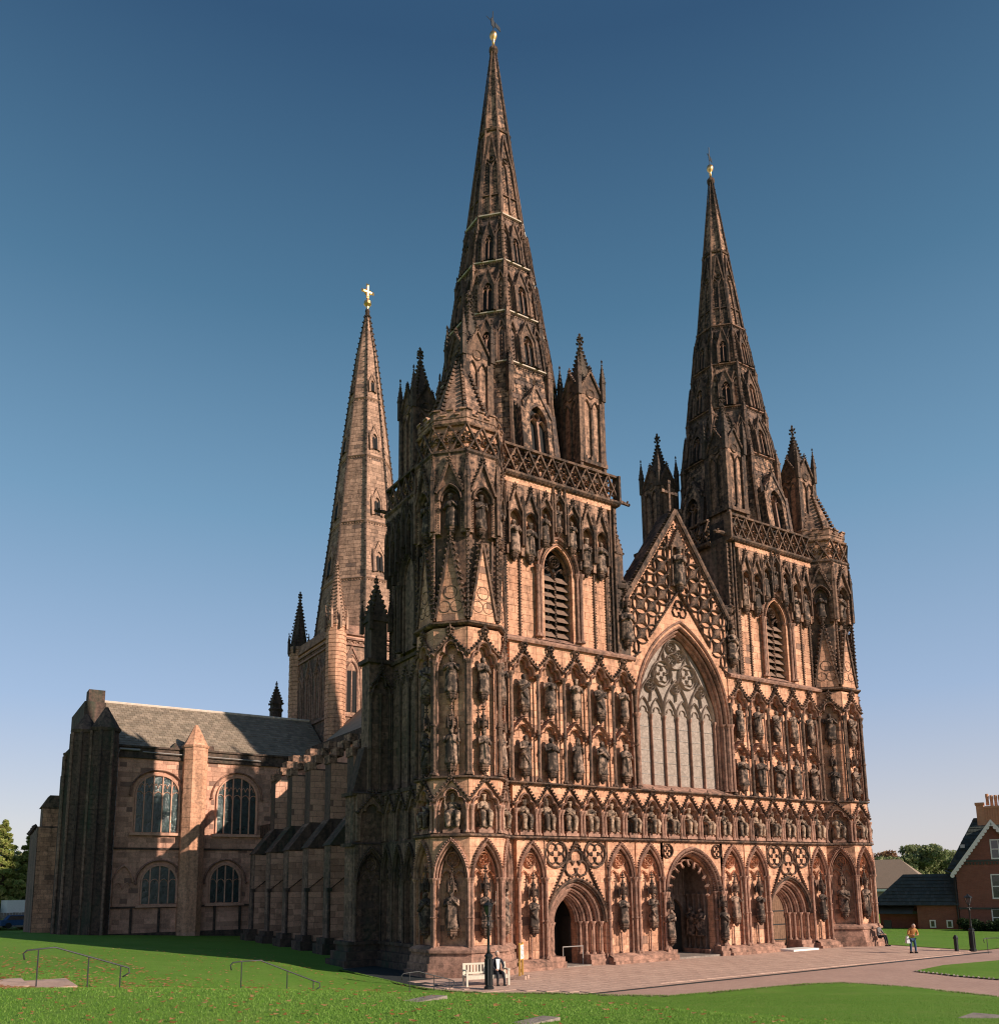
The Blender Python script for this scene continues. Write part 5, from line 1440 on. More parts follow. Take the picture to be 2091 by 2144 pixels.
def turret(sx, nm):
    cx, cy = sx * 14.91, 1.18
    mb = MB()
    mb.zprism(octagon(TA - .42), 1.0, 17.2); mb.zprism(octagon(TA - .42), 22.0, 26.5)
    mb.zprism(octagon(2.05), 26.4, 28.9)
    T = part('turret', mb, 'wall', CA, (cx, cy, 0)); T['label'] = 'octagonal %s stair turret with niches and a crocketed spirelet' % nm
    mb = MB(); mb.zprism(octagon(TA - .40), 17.2, 22.0); part('recess_core', mb, 'carved', T)
    # battered base
    mb = MB()
    for z0, a0, z1, a1 in ((-.3, 2.72, .28, 2.72), (.28, 2.6, .62, 2.58), (.62, 2.5, .95, 2.46), (.95, 2.4, 1.12, 2.4), (1.12, 2.5, 1.26, 2.5), (1.26, 2.48, 1.42, 2.24)):
        mb.zprism(octagon(a0), z0, z1, octagon(a1))
    part('plinth', mb, 'trim', T)
    mb = MB()
    for z, a, h in ((6.66, TA + .16, .2), (9.5, TA + .12, .18), (17.3, TA + .16, .22), (26.55, TA + .1, .3)):
        mb.zprism(octagon(a - .12), z - h / 2, z - h / 6, octagon(a)); mb.zprism(octagon(a), z - h / 6, z + h / 4); mb.zprism(octagon(a), z + h / 4, z + h / 2, octagon(a - .18))
    part('string_course', mb, 'carved', T)
    mb = MB(); mb.zprism(octagon(2.22), 28.05, 28.16, octagon(2.28)); mb.zprism(octagon(2.12), 28.16, 28.5)
    for k in range(8):
        a = k * PI / 4; c, s_ = math.cos(a), math.sin(a)
        for u0, u1, h in ((-.88, -.52, .42), (-.2, .2, .42), (.52, .88, .42), (-.52, -.2, .12), (.2, .52, .12)):
            pts = [(2.16, u0), (2.16, u1), (1.98, u1), (1.98, u0)]
            P = [(p * c - q * s_, p * s_ + q * c) for p, q in pts]
            mb.zprism(P, 28.48, 28.5 + h)
            P2 = [(p * c - q * s_, p * s_ + q * c) for p, q in ((2.24, u0), (2.24, u1), (1.95, u1), (1.95, u0))]
            mb.zprism(P2, 28.5 + h, 28.58 + h)
    part('battlement', mb, 'mid', T)
    mb = MB(); mb.zprism(octagon(1.72), 28.6, 33.6, octagon(.08)); SP = part('spirelet', mb, 'mid', T)
    mb = MB()
    for k in range(8):
        ang = PI / 8 + k * PI / 4
        for i in range(17):
            t = (i + .5) / 17; r = (1.72 + (.08 - 1.72) * t) / math.cos(PI / 8) + .04
            mb.box(r * math.cos(ang) - .10, r * math.cos(ang) + .10, r * math.sin(ang) - .10, r * math.sin(ang) + .10, 28.7 + 4.7 * t, 28.85 + 4.7 * t)
    mb.finial(0, 0, 33.5, .6)
    part('spirelet_crockets', mb, 'carved', T)
    angs = (-PI / 2, -PI / 4, 0, PI / 4) if sx < 0 else (-PI / 4, 0, PI / 4, PI / 2)
    for rz in angs:
        nx, ny = math.sin(rz), -math.cos(rz)
        px, py = nx * TA, ny * TA
        face = {-PI / 2: 'north', -PI / 4: 'outer' if sx < 0 else 'inner', 0: 'front', PI / 4: 'inner' if sx < 0 else 'outer', PI / 2: 'south'}[rz]
        narrow = (sx < 0 and rz > .1) or (sx > 0 and rz > 1) or rz < -1
        def w_(lvl): return 'on the %s face of the %s turret %s' % (face, nm, lvl)
        wx, wy = cx + px, cy + py
        # back faces of the niches
        mb = MB(); mb.ashlar(-TS / 2 + .2, TS / 2 - .2, 1.5, 17.1, -TA + .42, .3, .5); mb.ashlar(0, 0, 17.45, 21.5, -TA + .08, .36, .6, clip=lambda z: (-.76 * (21.7 - z) / 4.1, .76 * (21.7 - z) / 4.1)); mb.prism([(-.76, 17.45), (.76, 17.45), (0, 21.65)], -TA + .08, -TA + .45)
        part('ashlar_facing', mb, 'wall', T, (0, 0, 0), rz, 'stuff')
        # ground arcade
        c, s_ = math.cos(rz), math.sin(rz)
        def L(u, n, z=0): return (px + u * c + n * s_, py + u * s_ - n * c, z)
        for n_, me in (('arcade_spandrel', me_bay_wall), ('hood_mould', me_bay_hood), ('blind_tracery', me_bay_tracery)):
            put(n_, me, T, L(0, 0), rz, None, (TS / 2.06, 1.3, 1))
        p = L(0, -.1)
        put('statue_canopy', me_canopy, T, (p[0], p[1], .35), rz); put('statue_corbel', me_corbel, T, (p[0], p[1], .1), rz)
        for k in (-1, 1):
            put('shaft', me_shaft_g, T, L(k * .86, .04, .75), rz, None, (1, 1, .84)); put('shaft', me_shaft_g, T, L(k * .70, -.12, .75), rz, None, (.7, .7, .84))
        if rz != PI / 2: statue('s%d' % (int(abs(rz) * 3 + sx + 2) % 6), cx + p[0], cy + p[1], 2.24, 1.75, w_('at ground level'), 'statues on the stair turrets', rz)
        # king niche
        for n_, me in (('niche_arch', me_kn), ('niche_mould', me_kh), ('gablet', me_kg)): put(n_, me, T, L(0, 0), rz, None, (TS / 1.48, 1, 1))
        for k in (-1, 1): put('shaft', me_ks, T, L(k * .80, .03), rz); put('shaft', me_ks, T, L(k * .66, -.08), rz, None, (.7, .7, 1))
        put('statue_base', me_kb, T, L(0, -.28), rz)
        p = L(0, -.25)
        if rz != PI / 2: statue('k%d' % (int(abs(rz) * 4 + sx + 1) % 4), cx + p[0], cy + p[1], 7.06, 1.6, w_('gallery row'), 'statues on the stair turrets', rz)
        # two tall niches
        for n_, me in (('niche_arch', me_un), ('niche_mould', me_um), ('gablet', me_ug)): put(n_, me, T, L(0, 0), rz, None, (TS / 1.72, 1, 1))
        for k in (-1, 1): put('shaft', me_us, T, L(k * .86, .0), rz); put('shaft', me_us2, T, L(k * .72, -.12), rz)
        for z0, h, lv in ((13.75, 1.85, 'upper niche'), (10.15, 1.75, 'lower niche')):
            p = L(0, -.14)
            put('statue_corbel', me_corbel, T, (p[0], p[1], z0 - 2.14), rz)
            if z0 < 12: put('statue_canopy', me_canopy, T, (p[0], p[1], 12.05 - 3.7), rz)
            put('colonnette', me_colonnette, T, (p[0], p[1], z0 - 2.14), rz, None, (.9, .9, 1)) if z0 > 12 else None
            if rz != PI / 2: statue('s%d' % (int(abs(rz) * 5 + z0 + sx) % 6), cx + p[0], cy + p[1], z0, h, w_(lv), 'statues on the stair turrets', rz)
        # belfry level
        put('triangular_panel', me_tt, T, L(0, -.08), rz); put('niche_arch', me_tn, T, L(0, 0), rz); put('gablet', me_tg, T, L(0, 0), rz)
        p = L(0, -.2); put('statue_corbel', me_corbel, T, (p[0], p[1], 22.45 - 2.14), rz)
        if rz != PI / 2: statue('s%d' % (int(abs(rz) * 2 + sx + 4) % 6), cx + p[0], cy + p[1], 22.45, 1.8, w_('under parapet'), 'statues on the stair turrets', rz)
        # lattice
        for u in (-.46, .46):
            put('lattice_panel', me_lat, T, L(u, -.02, .35), rz, None, (1.12, 1, .98)) ; put('lattice_cusps', me_latb, T, L(u, -.02, .35), rz, None, (1.12, 1, .98))
    return T
turret(-1, 'near'); turret(1, 'far')

# ---------------------------------------------------------------- buttress block on the north flank of the left tower
mb = MB(); mb.box(-17.8, -15.5, 8.3, 9.5, -.3, 9.45); mb.box(-16.95, -15.4, 8.32, 9.35, 9.45, 17.2); mb.box(-16.0, -15.3, 3.2, 8.4, -.3, 9.4)
OVERRIDE[0] = {'sandstone_wall': 'north', 'sandstone_clean': 'north', 'sandstone_trim': 'dark', 'sandstone_carved': 'dark', 'sandstone_streaked': 'dark'}  # flank pieces take the same darker copies, shade painted in
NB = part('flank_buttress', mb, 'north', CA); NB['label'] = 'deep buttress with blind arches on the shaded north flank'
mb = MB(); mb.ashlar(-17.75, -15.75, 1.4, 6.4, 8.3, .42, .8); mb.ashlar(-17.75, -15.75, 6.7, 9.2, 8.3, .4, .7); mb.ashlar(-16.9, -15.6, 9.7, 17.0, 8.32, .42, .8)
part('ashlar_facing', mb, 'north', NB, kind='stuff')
mb = MB(); mb.ashlar(3.3, 8.2, 1.4, 6.4, 0, .42, .8); mb.ashlar(3.3, 8.2, 6.7, 9.2, 0, .4, .7)
mb.v = [(-16.0 + y, -x + 11.5, z) for x, y, z in mb.v]
part('ashlar_facing', mb, 'north', NB, kind='stuff')
mb = MB(); mb.ashlar(8.35, 9.45, 1.4, 9.4, 0, .42, .8)
mb.v = [(-17.8 + y, x, z) for x, y, z in mb.v]
part('ashlar_facing', mb, 'north', NB, kind='stuff')
mb = MB()
for z0, o, z1 in ((-.3, .75, .35), (.35, .55, .8), (.8, .32, 1.15), (1.15, .42, 1.32)):
    mb.box(-17.8 - o, -15.7, 8.3 - o, 9.5 + o, z0, z1); mb.box(-16.0 - o, -15.5, 3.0, 8.3 - o, z0, z1)
part('plinth', mb, 'sooty', NB)
mb = MB()
for z in (6.6, 9.45, 17.3):
    if z > 17: mb.box(-17.15, -15.4, 8.1, 9.5, z - .12, z + .12); continue
    mb.sweep([(-18.0, z), (-15.8, z)], [(-.12, 8.5), (-.12, 8.1), (.02, 8.02), (.12, 8.2), (.12, 8.5)]); mb.box(-18.02, -17.75, 8.1, 9.6, z - .1, z + .1)
    if z < 17: mb.box(-16.25, -15.8, 3.0, 8.1, z - .1, z + .1)
part('string_course', mb, 'dark', NB)
put('arcade_spandrel', me_bay_wall, NB, (-16.8, 8.05, .0), 0, None, (.98, .8, 1)); put('hood_mould', me_bay_hood, NB, (-16.8, 8.05, 0), 0, None, (.98, 1, 1)); put('blind_tracery', me_bay_tracery, NB, (-16.8, 8.05, 0), 0, None, (.98, 1, 1))
for k in (-1, 1): put('shaft', me_shaft_g, NB, (-16.8 + k * .95, 8.0, .75), 0, None, (1, 1, .84))
put('niche_arch', me_kn, NB, (-16.8, 8.0, 0), 0, None, (1.25, .4, 1)); put('gablet', me_kg, NB, (-16.8, 8.0, 0), 0, None, (1.25, 1, 1))
for u in (4.3, 5.7, 7.1):
    put('arcade_spandrel', me_bay_wall, NB, (-16.28, u, 0), -PI / 2, None, (.66, .8, 1)); put('hood_mould', me_bay_hood, NB, (-16.28, u, 0), -PI / 2, None, (.66, 1, 1)); put('blind_tracery', me_bay_tracery, NB, (-16.28, u, 0), -PI / 2, None, (.66, 1, 1))
    put('shaft', me_shaft_g, NB, (-16.35, u + .7, .75), 0, None, (1, 1, .84))
    put('niche_arch', me_kn, NB, (-16.2, u, 0), -PI / 2, None, (.9, .4, 1)); put('gablet', me_kg, NB, (-16.2, u, 0), -PI / 2, None, (.9, 1, 1))
put('niche_mould', me_um, NB, (-16.25, 8.15, 0), 0, None, (.8, 1, 1)); put('gablet', me_ug, NB, (-16.25, 8.2, 0), 0, None, (.8, 1, 1))
for k in (-1, 0, 1): put('shaft', me_us, NB, (-16.25 + k * .6, 8.22, 0))
mb = MB(); mini_pinnacle(mb, -16.3, 8.9, 17.3, 19.8, .5, 22.3)
for a in (-1, 1):
    for b in (-1, 1): mini_pinnacle(mb, -16.3 + a * .62, 8.9 + b * .62, 19.2, 20.2, .11, 21.2)
part('pinnacle', mb, 'dark', NB)
mb = MB(); mb.hexa([(-17.8, 8.5, 9.5), (-16.9, 8.5, 9.5), (-16.9, 9.4, 9.5), (-17.8, 9.4, 9.5), (-17.1, 8.5, 12.2), (-16.9, 8.5, 12.2), (-16.9, 9.4, 12.2), (-17.1, 9.4, 12.2)])
part('weathered_slope', mb, 'sooty', NB)

OVERRIDE[0] = None
# ---------------------------------------------------------------- nave and north aisle
mb = MB()
mb.box(-12.5, 12.5, 9.61, 41.3, -.5, 9.0); mb.box(-7.6, 7.6, 9.62, 41.2, 9.0, 17.0)
NV = part('nave', mb, 'transept', CA); NV['label'] = 'nave and north aisle with a row of stepped buttresses'
mb = MB(); mb.add([(-12.7, 9.6, 8.9), (-7.6, 9.6, 13.2), (-7.6, 41.2, 13.2), (-12.7, 41.2, 8.9)], [(0, 1, 2, 3)]); part('aisle_roof', mb, 'slate', NV)
mb = MB(); mb.add([(-8.0, 9.7, 16.9), (0, 9.7, 24.6), (8.0, 9.7, 16.9), (-8.0, 41.2, 16.9), (0, 41.2, 24.6), (8.0, 41.2, 16.9)], [(0, 3, 4, 1), (1, 4, 5, 2), (0, 1, 2)]); part('nave_roof', mb, 'slate', NV)
mb = MB(); mb.ashlar(9.7, 41.0, .6, 8.6, 0, .42, .9); mb.v = [(-12.5 + y, x, z) for x, y, z in mb.v]; part('ashlar_facing', mb, 'north', NV, kind='stuff')
mb = MB(); mb.box(-12.8, -12.2, 9.7, 41.2, 8.8, 9.9); mb.box(-8.0, -7.4, 9.8, 41.2, 16.6, 17.6)
for y in range(40): mb.box(-12.84, -12.78, 9.9 + y * .78, 10.3 + y * .78, 9.0, 9.6)
part('parapet', mb, 'dark', NV)
mb = MB()    # one buttress, origin at the aisle wall
mb.box(-3.5, 0, -.55, .55, -.5, 7.0)
mb.hexa([(-3.5, -.55, 7.0), (-2.0, -.55, 7.0), (-2.0, .55, 7.0), (-3.5, .55, 7.0), (-2.1, -.55, 8.9), (-2.0, -.55, 8.9), (-2.0, .55, 8.9), (-2.1, .55, 8.9)])
mb.box(-2.0, 0, -.5, .5, 7.0, 13.0)
me_but = mb.mesh('buttress', 'north')
mb = MB()
mb.ashlar(-3.48, -.02, .7, 6.9, -.55, .42, .8); mb.ashlar(-1.98, -.02, 9.0, 12.9, -.5, .42, .7)
me_buta = mb.mesh('ashlar_facing', 'transept')
mb = MB(); mb.ashlar(-.53, .53, .7, 6.9, 0, .42, .7); mb.v = [(-3.5 + y, x, z) for x, y, z in mb.v]; me_butb = mb.mesh('ashlar_facing', 'north')
mb = MB()
mb.hexa([(-3.62, -.66, 6.95), (-1.9, -.66, 6.95), (-1.9, .66, 6.95), (-3.62, .66, 6.95), (-2.05, -.66, 8.95), (-1.9, -.66, 8.95), (-1.9, .66, 8.95), (-2.05, .66, 8.95)])
me_bts = mb.mesh('mossy_offset', 'sooty')
mb = MB()
for k in range(4): mb.box(-2.1 + k * .5, -1.55 + k * .5 if k < 3 else 0, -.56, .56, 12.9 + k * .55, 13.5 + k * .55)
me_btt = mb.mesh('stepped_cap', 'mid')
mb = MB(); mb.box(-4.05, -3.2, -.85, .85, -.5, .75); mb.box(-3.85, -3.2, -.72, .72, .75, 1.1); mb.tube([(-3.55, -.55, 1.0), (-3.55, -.55, 4.1)], .10, 6); mb.box(-3.72, -3.4, -.7, -.4, 4.0, 4.25)
mb.add([(-3.5, -.57, 4.1), (-2.2, -.57, 5.1), (-2.2, -.66, 5.2), (-3.5, -.66, 4.2)], [(0, 1, 2, 3)])
me_btp = mb.mesh('buttress_plinth', 'sooty')
for k in range(6):
    y = 12.7 + k * 3.95
    B = put('buttress', me_but, NV, (-12.5, y, 0))
    # sub-parts sit beside it under the nave
    put('ashlar_facing', me_buta, NV, (-12.5, y, 0), 0, 'stuff'); put('ashlar_facing', me_butb, NV, (-12.5, y, 0), 0, 'stuff')
    put('mossy_offset', me_bts, NV, (-12.5, y, 0)); put('stepped_cap', me_btt, NV, (-12.5, y, 0)); put('buttress_plinth', me_btp, NV, (-12.5, y, 0))
mb = MB()
for k in range(8):
    m2 = MB(); m2.plate(pointed(1.0, 4.6, 1.5, 6), -1.35, 1.35, 1.8, 6.9, -.12, .1); m2.roll(pointed(1.12, 4.6, 1.66, 6), .08, -.1, -.25)
    yy = 10.72 + k * 3.95
    mb.add([(-12.55 + y, yy - x, z) for x, y, z in m2.v], m2.f)
part('window_surrounds', mb, 'transept', NV)
mb = MB()
for k in range(8):
    yy = 10.72 + k * 3.95; mb.box(-12.57, -12.52, yy - 1.0, yy + 1.0, 1.8, 6.0)
part('aisle_panes', mb, 'pane', NV)

# ---------------------------------------------------------------- crossing tower and spire
XC, YC = 0.0, 47.7
mb = MB(); mb.box(-5.6, 5.6, 41.6, 53.2, 8, 29.6)
CT = part('crossing_tower', mb, 'transept', CA); CT['label'] = 'square crossing tower with blind arcading below the rear spire'
mb = MB(); mb.ashlar(-5.55, 5.55, 17.0, 29.0, 41.6, .42, .85); part('ashlar_facing', mb, 'cspire', CT, kind='stuff')
mb = MB(); mb.ashlar(41.7, 53.1, 17.0, 29.0, 0, .42, .85); mb.v = [(-5.6 + y, x, z) for x, y, z in mb.v]; part('ashlar_facing', mb, 'north', CT, kind='stuff')
def ct_face(mb):
    for cx in (-3.9, -1.3, 1.3, 3.9):
        mb.roll(pointed(.62, 25.4, 1.2, 6, cx), .09, .02, -.18); mb.roll(pointed(.92, 25.4, 1.9, 6, cx), .06, .02, -.12)
        for s in (-1, 1): mb.bar([(cx + s * .62, 21.4), (cx + s * .62, 25.4)], .08, .02, -.16); mb.bar([(cx + s * 1.15, 21.0), (cx + s * .95, 25.6)], .05, .02, -.1); mb.bar([(cx + s * 1.1, 26.0), (cx, 28.1)], .06, .02, -.14)
        mb.bar([(cx, 21.4), (cx, 26.3)], .05, .02, -.1)
    for z in (21.0, 28.3, 28.9): mb.bar([(-5.3, z), (5.3, z)], .10, .02, -.2)
    for k in range(18): mb.roll(pointed(.2, 28.45, .25, 3, -5.1 + k * .6), .04, .02, -.14)
    mb.box(-6.2, 6.2, -.25, .2, 29.3, 29.6); mb.box(-6.15, 6.15, -.12, .12, 29.6, 30.3)
m = MB(); ct_face(m); me_ctf = m.mesh('blind_arcading', 'trim')
for rz, loc in ((0, (0, 41.6, 0)), (-PI / 2, (-5.6, 47.4, 0)), (PI / 2, (5.6, 47.4, 0))): put('blind_arcading', me_ctf, CT, loc, rz)
mb = MB()
for cx in (-3.9, -1.3, 1.3, 3.9): mb.box(cx - .56, cx + .56, 41.53, 41.58, 21.4, 25.6)
part('belfry_opening', mb, 'void', CT)
def corner_turret(x, y, top, big=True):
    mb = MB(); 
    mb.lathe(x, y, [(.95, 8), (.95, 29.9), (1.1, 30.1), (1.1, 30.4), (.9, 30.5)], 8, PI / 8)
    o = part('corner_turret', mb, 'cspire', CT)
    mb = MB(); 
    for q in range(52):
        z = 8.4 + q * .42
        mb.lathe(x, y, [(1.0 + .02 * (q % 2), z), (1.0 + .02 * (q % 2), z + .36)], 8, PI / 8)
    part('quoin_course', mb, 'wall', CT)
    mb = MB(); mb.zprism([(x + a, y + b) for a, b in octagon(.9)], 30.4, top, [(x + a, y + b) for a, b in octagon(.05)])
    for k in range(8):
        ang = PI / 8 + k * PI / 4
        for i in range(15):
            t = (i + .4) / 15; r = 1.08 * (1 - t) + .06; mb.blob(x + r * math.cos(ang), y + r * math.sin(ang), 30.4 + (top - 30.4) * t, .13)
    for k in range(8):
        ang = k * PI / 4; mini_pinnacle(mb, x + 1.15 * math.cos(ang), y + 1.15 * math.sin(ang), 29.6, 30.9, .1, 31.9)
    mb.finial(x, y, top - .2, .9)
    part('spirelet', mb, 'cspire' if big else 'dark', CT)
corner_turret(-5.5, 41.8, 36.0); corner_turret(5.5, 41.8, 36.0); corner_turret(-5.4, 52.8, 36.2, False); corner_turret(5.4, 52.8, 36.2, False)
mb = MB(); mb.lathe(-6.9, 55.5, [(.7, 8), (.7, 23.6), (.85, 23.8), (.7, 24)], 8); mini_pinnacle(mb, -6.9, 55.5, 23.8, 24.4, .5, 26.6); part('stair_pinnacle', mb, 'dark', CT)

LV = [(29.8, 4.85), (36.5, 4.15), (43.2, 3.4), (51.2, 2.62), (58.6, 1.80), (64.6, 1.1), (70.6, .14)]
mb = MB()
for (za, a), (zb, b) in zip(LV, LV[1:]): mb.zprism(octagon(a - .05), za, zb, octagon(b - .05))
CS = part('spire', mb, 'cspire', CA, (XC, YC, 0)); CS['label'] = 'rear crossing spire in pale coursed stone with a gilded cross'
for rz in (-PI / 2, -PI / 4, 0, PI / 4):
    for j, ((za, a), (zb, b)) in enumerate(zip(LV, LV[1:])):
        def courses(mb, a=a, b=b, H=zb - za):
            mb.ashlar(0, 0, 0, H, .0, .46, .95, clip=lambda z: (-(a + (b - a) * z / H) * .4142 + .05, (a + (b - a) * z / H) * .4142 - .05), gap=.04, proud=.04)
        part('ashlar_facing', face_mb(courses, a - .06, za, b - .06, zb), 'cspire', CS, (0, 0, 0), rz, 'stuff')
mb = MB()
for k in range(8):
    ang = PI / 8 + k * PI / 4
    mb.tube([(a / math.cos(PI / 8) * math.cos(ang), a / math.cos(PI / 8) * math.sin(ang), z) for z, a in LV], [.16, .15, .14, .12, .1, .08, .05], 5)
    n = 58
    for i in range(n):
        z = 30 + 40.2 * (i + .5) / n
        for (za, a), (zb, b) in zip(LV, LV[1:]):
            if za <= z <= zb: r = (a + (b - a) * (z - za) / (zb - za)) / math.cos(PI / 8) + .10
        mb.blob(r * math.cos(ang), r * math.sin(ang), z, .14, .14, .14)
part('arris_crockets', mb, 'dark', CS)
for z, a in LV[1:5]:
    mb = MB(); mb.zprism(octagon(a), z - .12, z, octagon(a + .12)); mb.zprism(octagon(a + .12), z, z + .14, octagon(a))
    n = int(a * .8284 / .3)
    for k in range(8):
        for i in range(n):
            u = (i + .5) / n - .5; c, s_ = math.cos(k * PI / 4), math.sin(k * PI / 4); w = u * a * .8284
            mb.blob(c * (a + .04) - s_ * w, s_ * (a + .04) + c * w, z - .2, .1)
    part('ring_moulding', mb, 'cspire', CS)
for j, (w, h) in enumerate(((.62, 3.4), (.55, 3.1), (.5, 2.9), (.36, 2.2))):
    (za, a), (zb, b) = LV[j + 1], LV[j + 2]
    m = face_mb(lambda mb: lucarne(mb, w, h, .14), a, za, b, zb).mesh('lucarne', 'cspire')
    def inner(mb):
        for s in (-1, 1): mb.prism([(s * w * .32 - w * .24, .05), (s * w * .32 + w * .24, .05)] + list(reversed(pointed(w * .24, h * .46, w * .4, 4, s * w * .32))), -.08, .0)
    mi = face_mb(inner, a + .1, za, b + .1, zb).mesh('lucarne_opening', 'void')
    for rz in (-PI / 2, 0, PI / 2, PI):
        zo = .9; sh = (b - a) * zo / (zb - za)
        loc = (math.sin(rz) * sh, -math.cos(rz) * sh, zo)
        put('lucarne', m, CS, loc, rz); put('lucarne_opening', mi, CS, loc, rz)
mb = MB(); mb.lathe(0, 0, [(.16, 70.3), (.3, 70.6), (.2, 70.9)], 8); part('capstone', mb, 'dark', CS)
mb = MB(); mb.lathe(0, 0, [(.1, 70.8), (.18, 71.2), (.45, 71.5), (.42, 71.85), (.15, 72.1), (.1, 72.4)], 10)
mb.box(-.09, .09, -.09, .09, 72.3, 74.0); mb.box(-.6, .6, -.08, .08, 73.05, 73.25)
for x, z in ((0, 74.0), (-.6, 73.15), (.6, 73.15), (0, 72.5)):
    mb.blob(x, 0, z, .3, .14, .3, .785)
mb.roll(circle(0, 73.15, .38, 12), .07, .08, -.08, True)
part('gilded_cross', mb, 'gold', CS)

# ---------------------------------------------------------------- north transept
mb = MB()
mb.box(-25.5, -5.9, 41.0, 54.4, -.8, 15.6)
TR = part('transept', mb, 'transept', CA); TR['label'] = 'north transept with traceried windows and a slate roof'
def solid_wall(mb, holes, x0, x1, z0, z1):
    """coursed facing that leaves the window openings free"""
    nz = round((z1 - z0) / .42); h = (z1 - z0) / nz
    for j in range(nz):
        a, b = z0 + j * h, z0 + (j + 1) * h; zc = (a + b) / 2
        spans = [(x0, x1)]
        for A, zb in holes:
            if zc < zb: continue
            if zc > max(p[1] for p in A): continue
            if zc <= A[0][1]: l, r = A[0][0], A[-1][0]
            else:
                xs_ = []
                for (xa, za_), (xb, zb_) in zip(A, A[1:]):
                    if (za_ - zc) * (zb_ - zc) <= 0 and za_ != zb_: xs_.append(xa + (xb - xa) * (zc - za_) / (zb_ - za_))
                if len(xs_) < 2: continue
                l, r = min(xs_), max(xs_)
            ns = []
            for p, q in spans:
                if r <= p or l >= q: ns.append((p, q)); continue
                if l > p: ns.append((p, l))
                if r < q: ns.append((r, q))
            spans = ns
        for p, q in spans: mb.ashlar(p, q, a, b, 41.0, 1.0, .85, proud=.04)
wins = [(-21.75, 1.85, 9.1, 12.3, 1.75), (-15.0, 1.85, 9.1, 12.3, 1.95), (-21.3, 1.5, 3.1, 4.9, 1.5), (-15.8, 1.4, 3.1, 4.9, 1.6)]
holes = [(pointed(hw + .12, sp_, rs + .12, 8, cx), zb - .1) for cx, hw, zb, sp_, rs in wins]
mb = MB(); solid_wall(mb, holes, -25.3, -8.0, .2, 15.4); part('ashlar_facing', mb, 'transept', TR, kind='stuff')
for k, (cx, hw, zb, spz, rs) in enumerate(wins):
    A = pointed(hw, spz, rs, 10, cx)
    Wn = MB()
    Wn.sweep([(cx - hw, zb)] + A + [(cx + hw, zb)], [(-.16, 40.99), (-.14, 40.82), (-.02, 40.80), (.0, 40.99)])
    Wn.box(cx - hw - .3, cx + hw + .3, 40.7, 41.0, zb - .28, zb - .05)
    Wo = part('window', Wn, 'transept', TR)
    mb = MB(); P_ = [(cx - hw, zb)] + A + [(cx + hw, zb)]
    mb.prism([(x, z) for x, z in reversed(P_)], 40.965, 40.985); part('pane', mb, 'pane', TR)
    n = 5 if k < 2 else 4
    mb = MB(); w = 2 * hw / n
    for i in range(1, n): mb.bar([(cx - hw + i * w, zb), (cx - hw + i * w, arch_top(A, cx - hw + i * w) - .1)], .045, 40.98, 40.86)
    for i in range(n):
        c0 = cx - hw + (i + .5) * w
        mb.roll(pointed(w * .46, spz - .15, w * .55, 4, c0), .035, 40.98, 40.88)
        if k < 2:
            for s in (-1, 1):
                zt = spz + w * .75
                if zt + .6 < arch_top(A, min(max(c0 + s * w * .25, cx - hw), cx + hw)): mb.roll(pointed(w * .22, zt, w * .5, 3, c0 + s * w * .25), .028, 40.98, 40.9); mb.bar([(c0 + s * w * .5, zt - .5), (c0 + s * w * .5, zt + .4)], .03, 40.98, 40.9)
    part('mullions', mb, 'transept', TR)
    mb = MB(); mb.roll(pointed(hw + .38, spz, rs + .34, 9, cx), .09, 40.98, 40.74)
    for s in (-1, 1): mb.blob(cx + s * (hw + .4), 40.8, spz - .1, .14)
    part('hood_mould', mb, 'trim', TR)
mb = MB()
for cx in (-24.15, -12.9):
    mb.roll(pointed(.75, 4.9, 1.4, 7, cx), .09, 40.98, 40.76)
    mb.roll(pointed(.30, 4.3, .6, 5, cx - .34), .04, 40.98, 40.88); mb.roll(pointed(.30, 4.3, .6, 5, cx + .34), .04, 40.98, 40.88)
    mb.bar([(cx - .7, 3.0), (cx - .7, 4.9)], .06, 40.98, 40.8)
part('blind_arcading', mb, 'transept', TR)
mb = MB()
for z, o, hh in ((7.7, .14, .16), (2.85, .16, .16), (15.45, .22, .2), (16.35, .2, .16)):
    mb.box(-25.4, -6.0, 41.0 - o, 41.1, z - hh / 2, z + hh / 2)
mb.box(-25.4, -6.0, 40.94, 41.4, 15.5, 16.3)
for x in (-23.4, -21.2, -16.6, -14.4): mb.box(x - .09, x + .09, 40.8, 41.0, .2, 2.8)
mb.box(-25.3, -6.0, 40.7, 41.0, -.5, .75)
part('string_course', mb, 'dark', TR)
# mid buttress, octagonal with a cap
mb = MB()
mb.zprism([(-18.85 + a, 40.75 + b) for a, b in octagon(.95)], -.5, 16.6)
MBt = part('buttress', mb, 'transept', TR)
mb = MB()
for q in range(38):
    z = .7 + q * .42; e = .97 + .02 * (q % 2)
    mb.zprism([(-18.85 + a, 40.75 + b) for a, b in octagon(e)], z + .004, z + .416)
part('quoin_course', mb, 'wall', TR)
mb = MB(); mb.zprism([(-18.85 + a, 40.75 + b) for a, b in octagon(1.05)], 16.5, 16.7, [(-18.85 + a, 40.75 + b) for a, b in octagon(1.1)])
mb.zprism([(-18.85 + a, 40.75 + b) for a, b in octagon(1.0)], 16.7, 18.6, [(-18.85 + a, 40.75 + b) for a, b in octagon(.12)])
part('buttress_cap', mb, 'clean', TR)
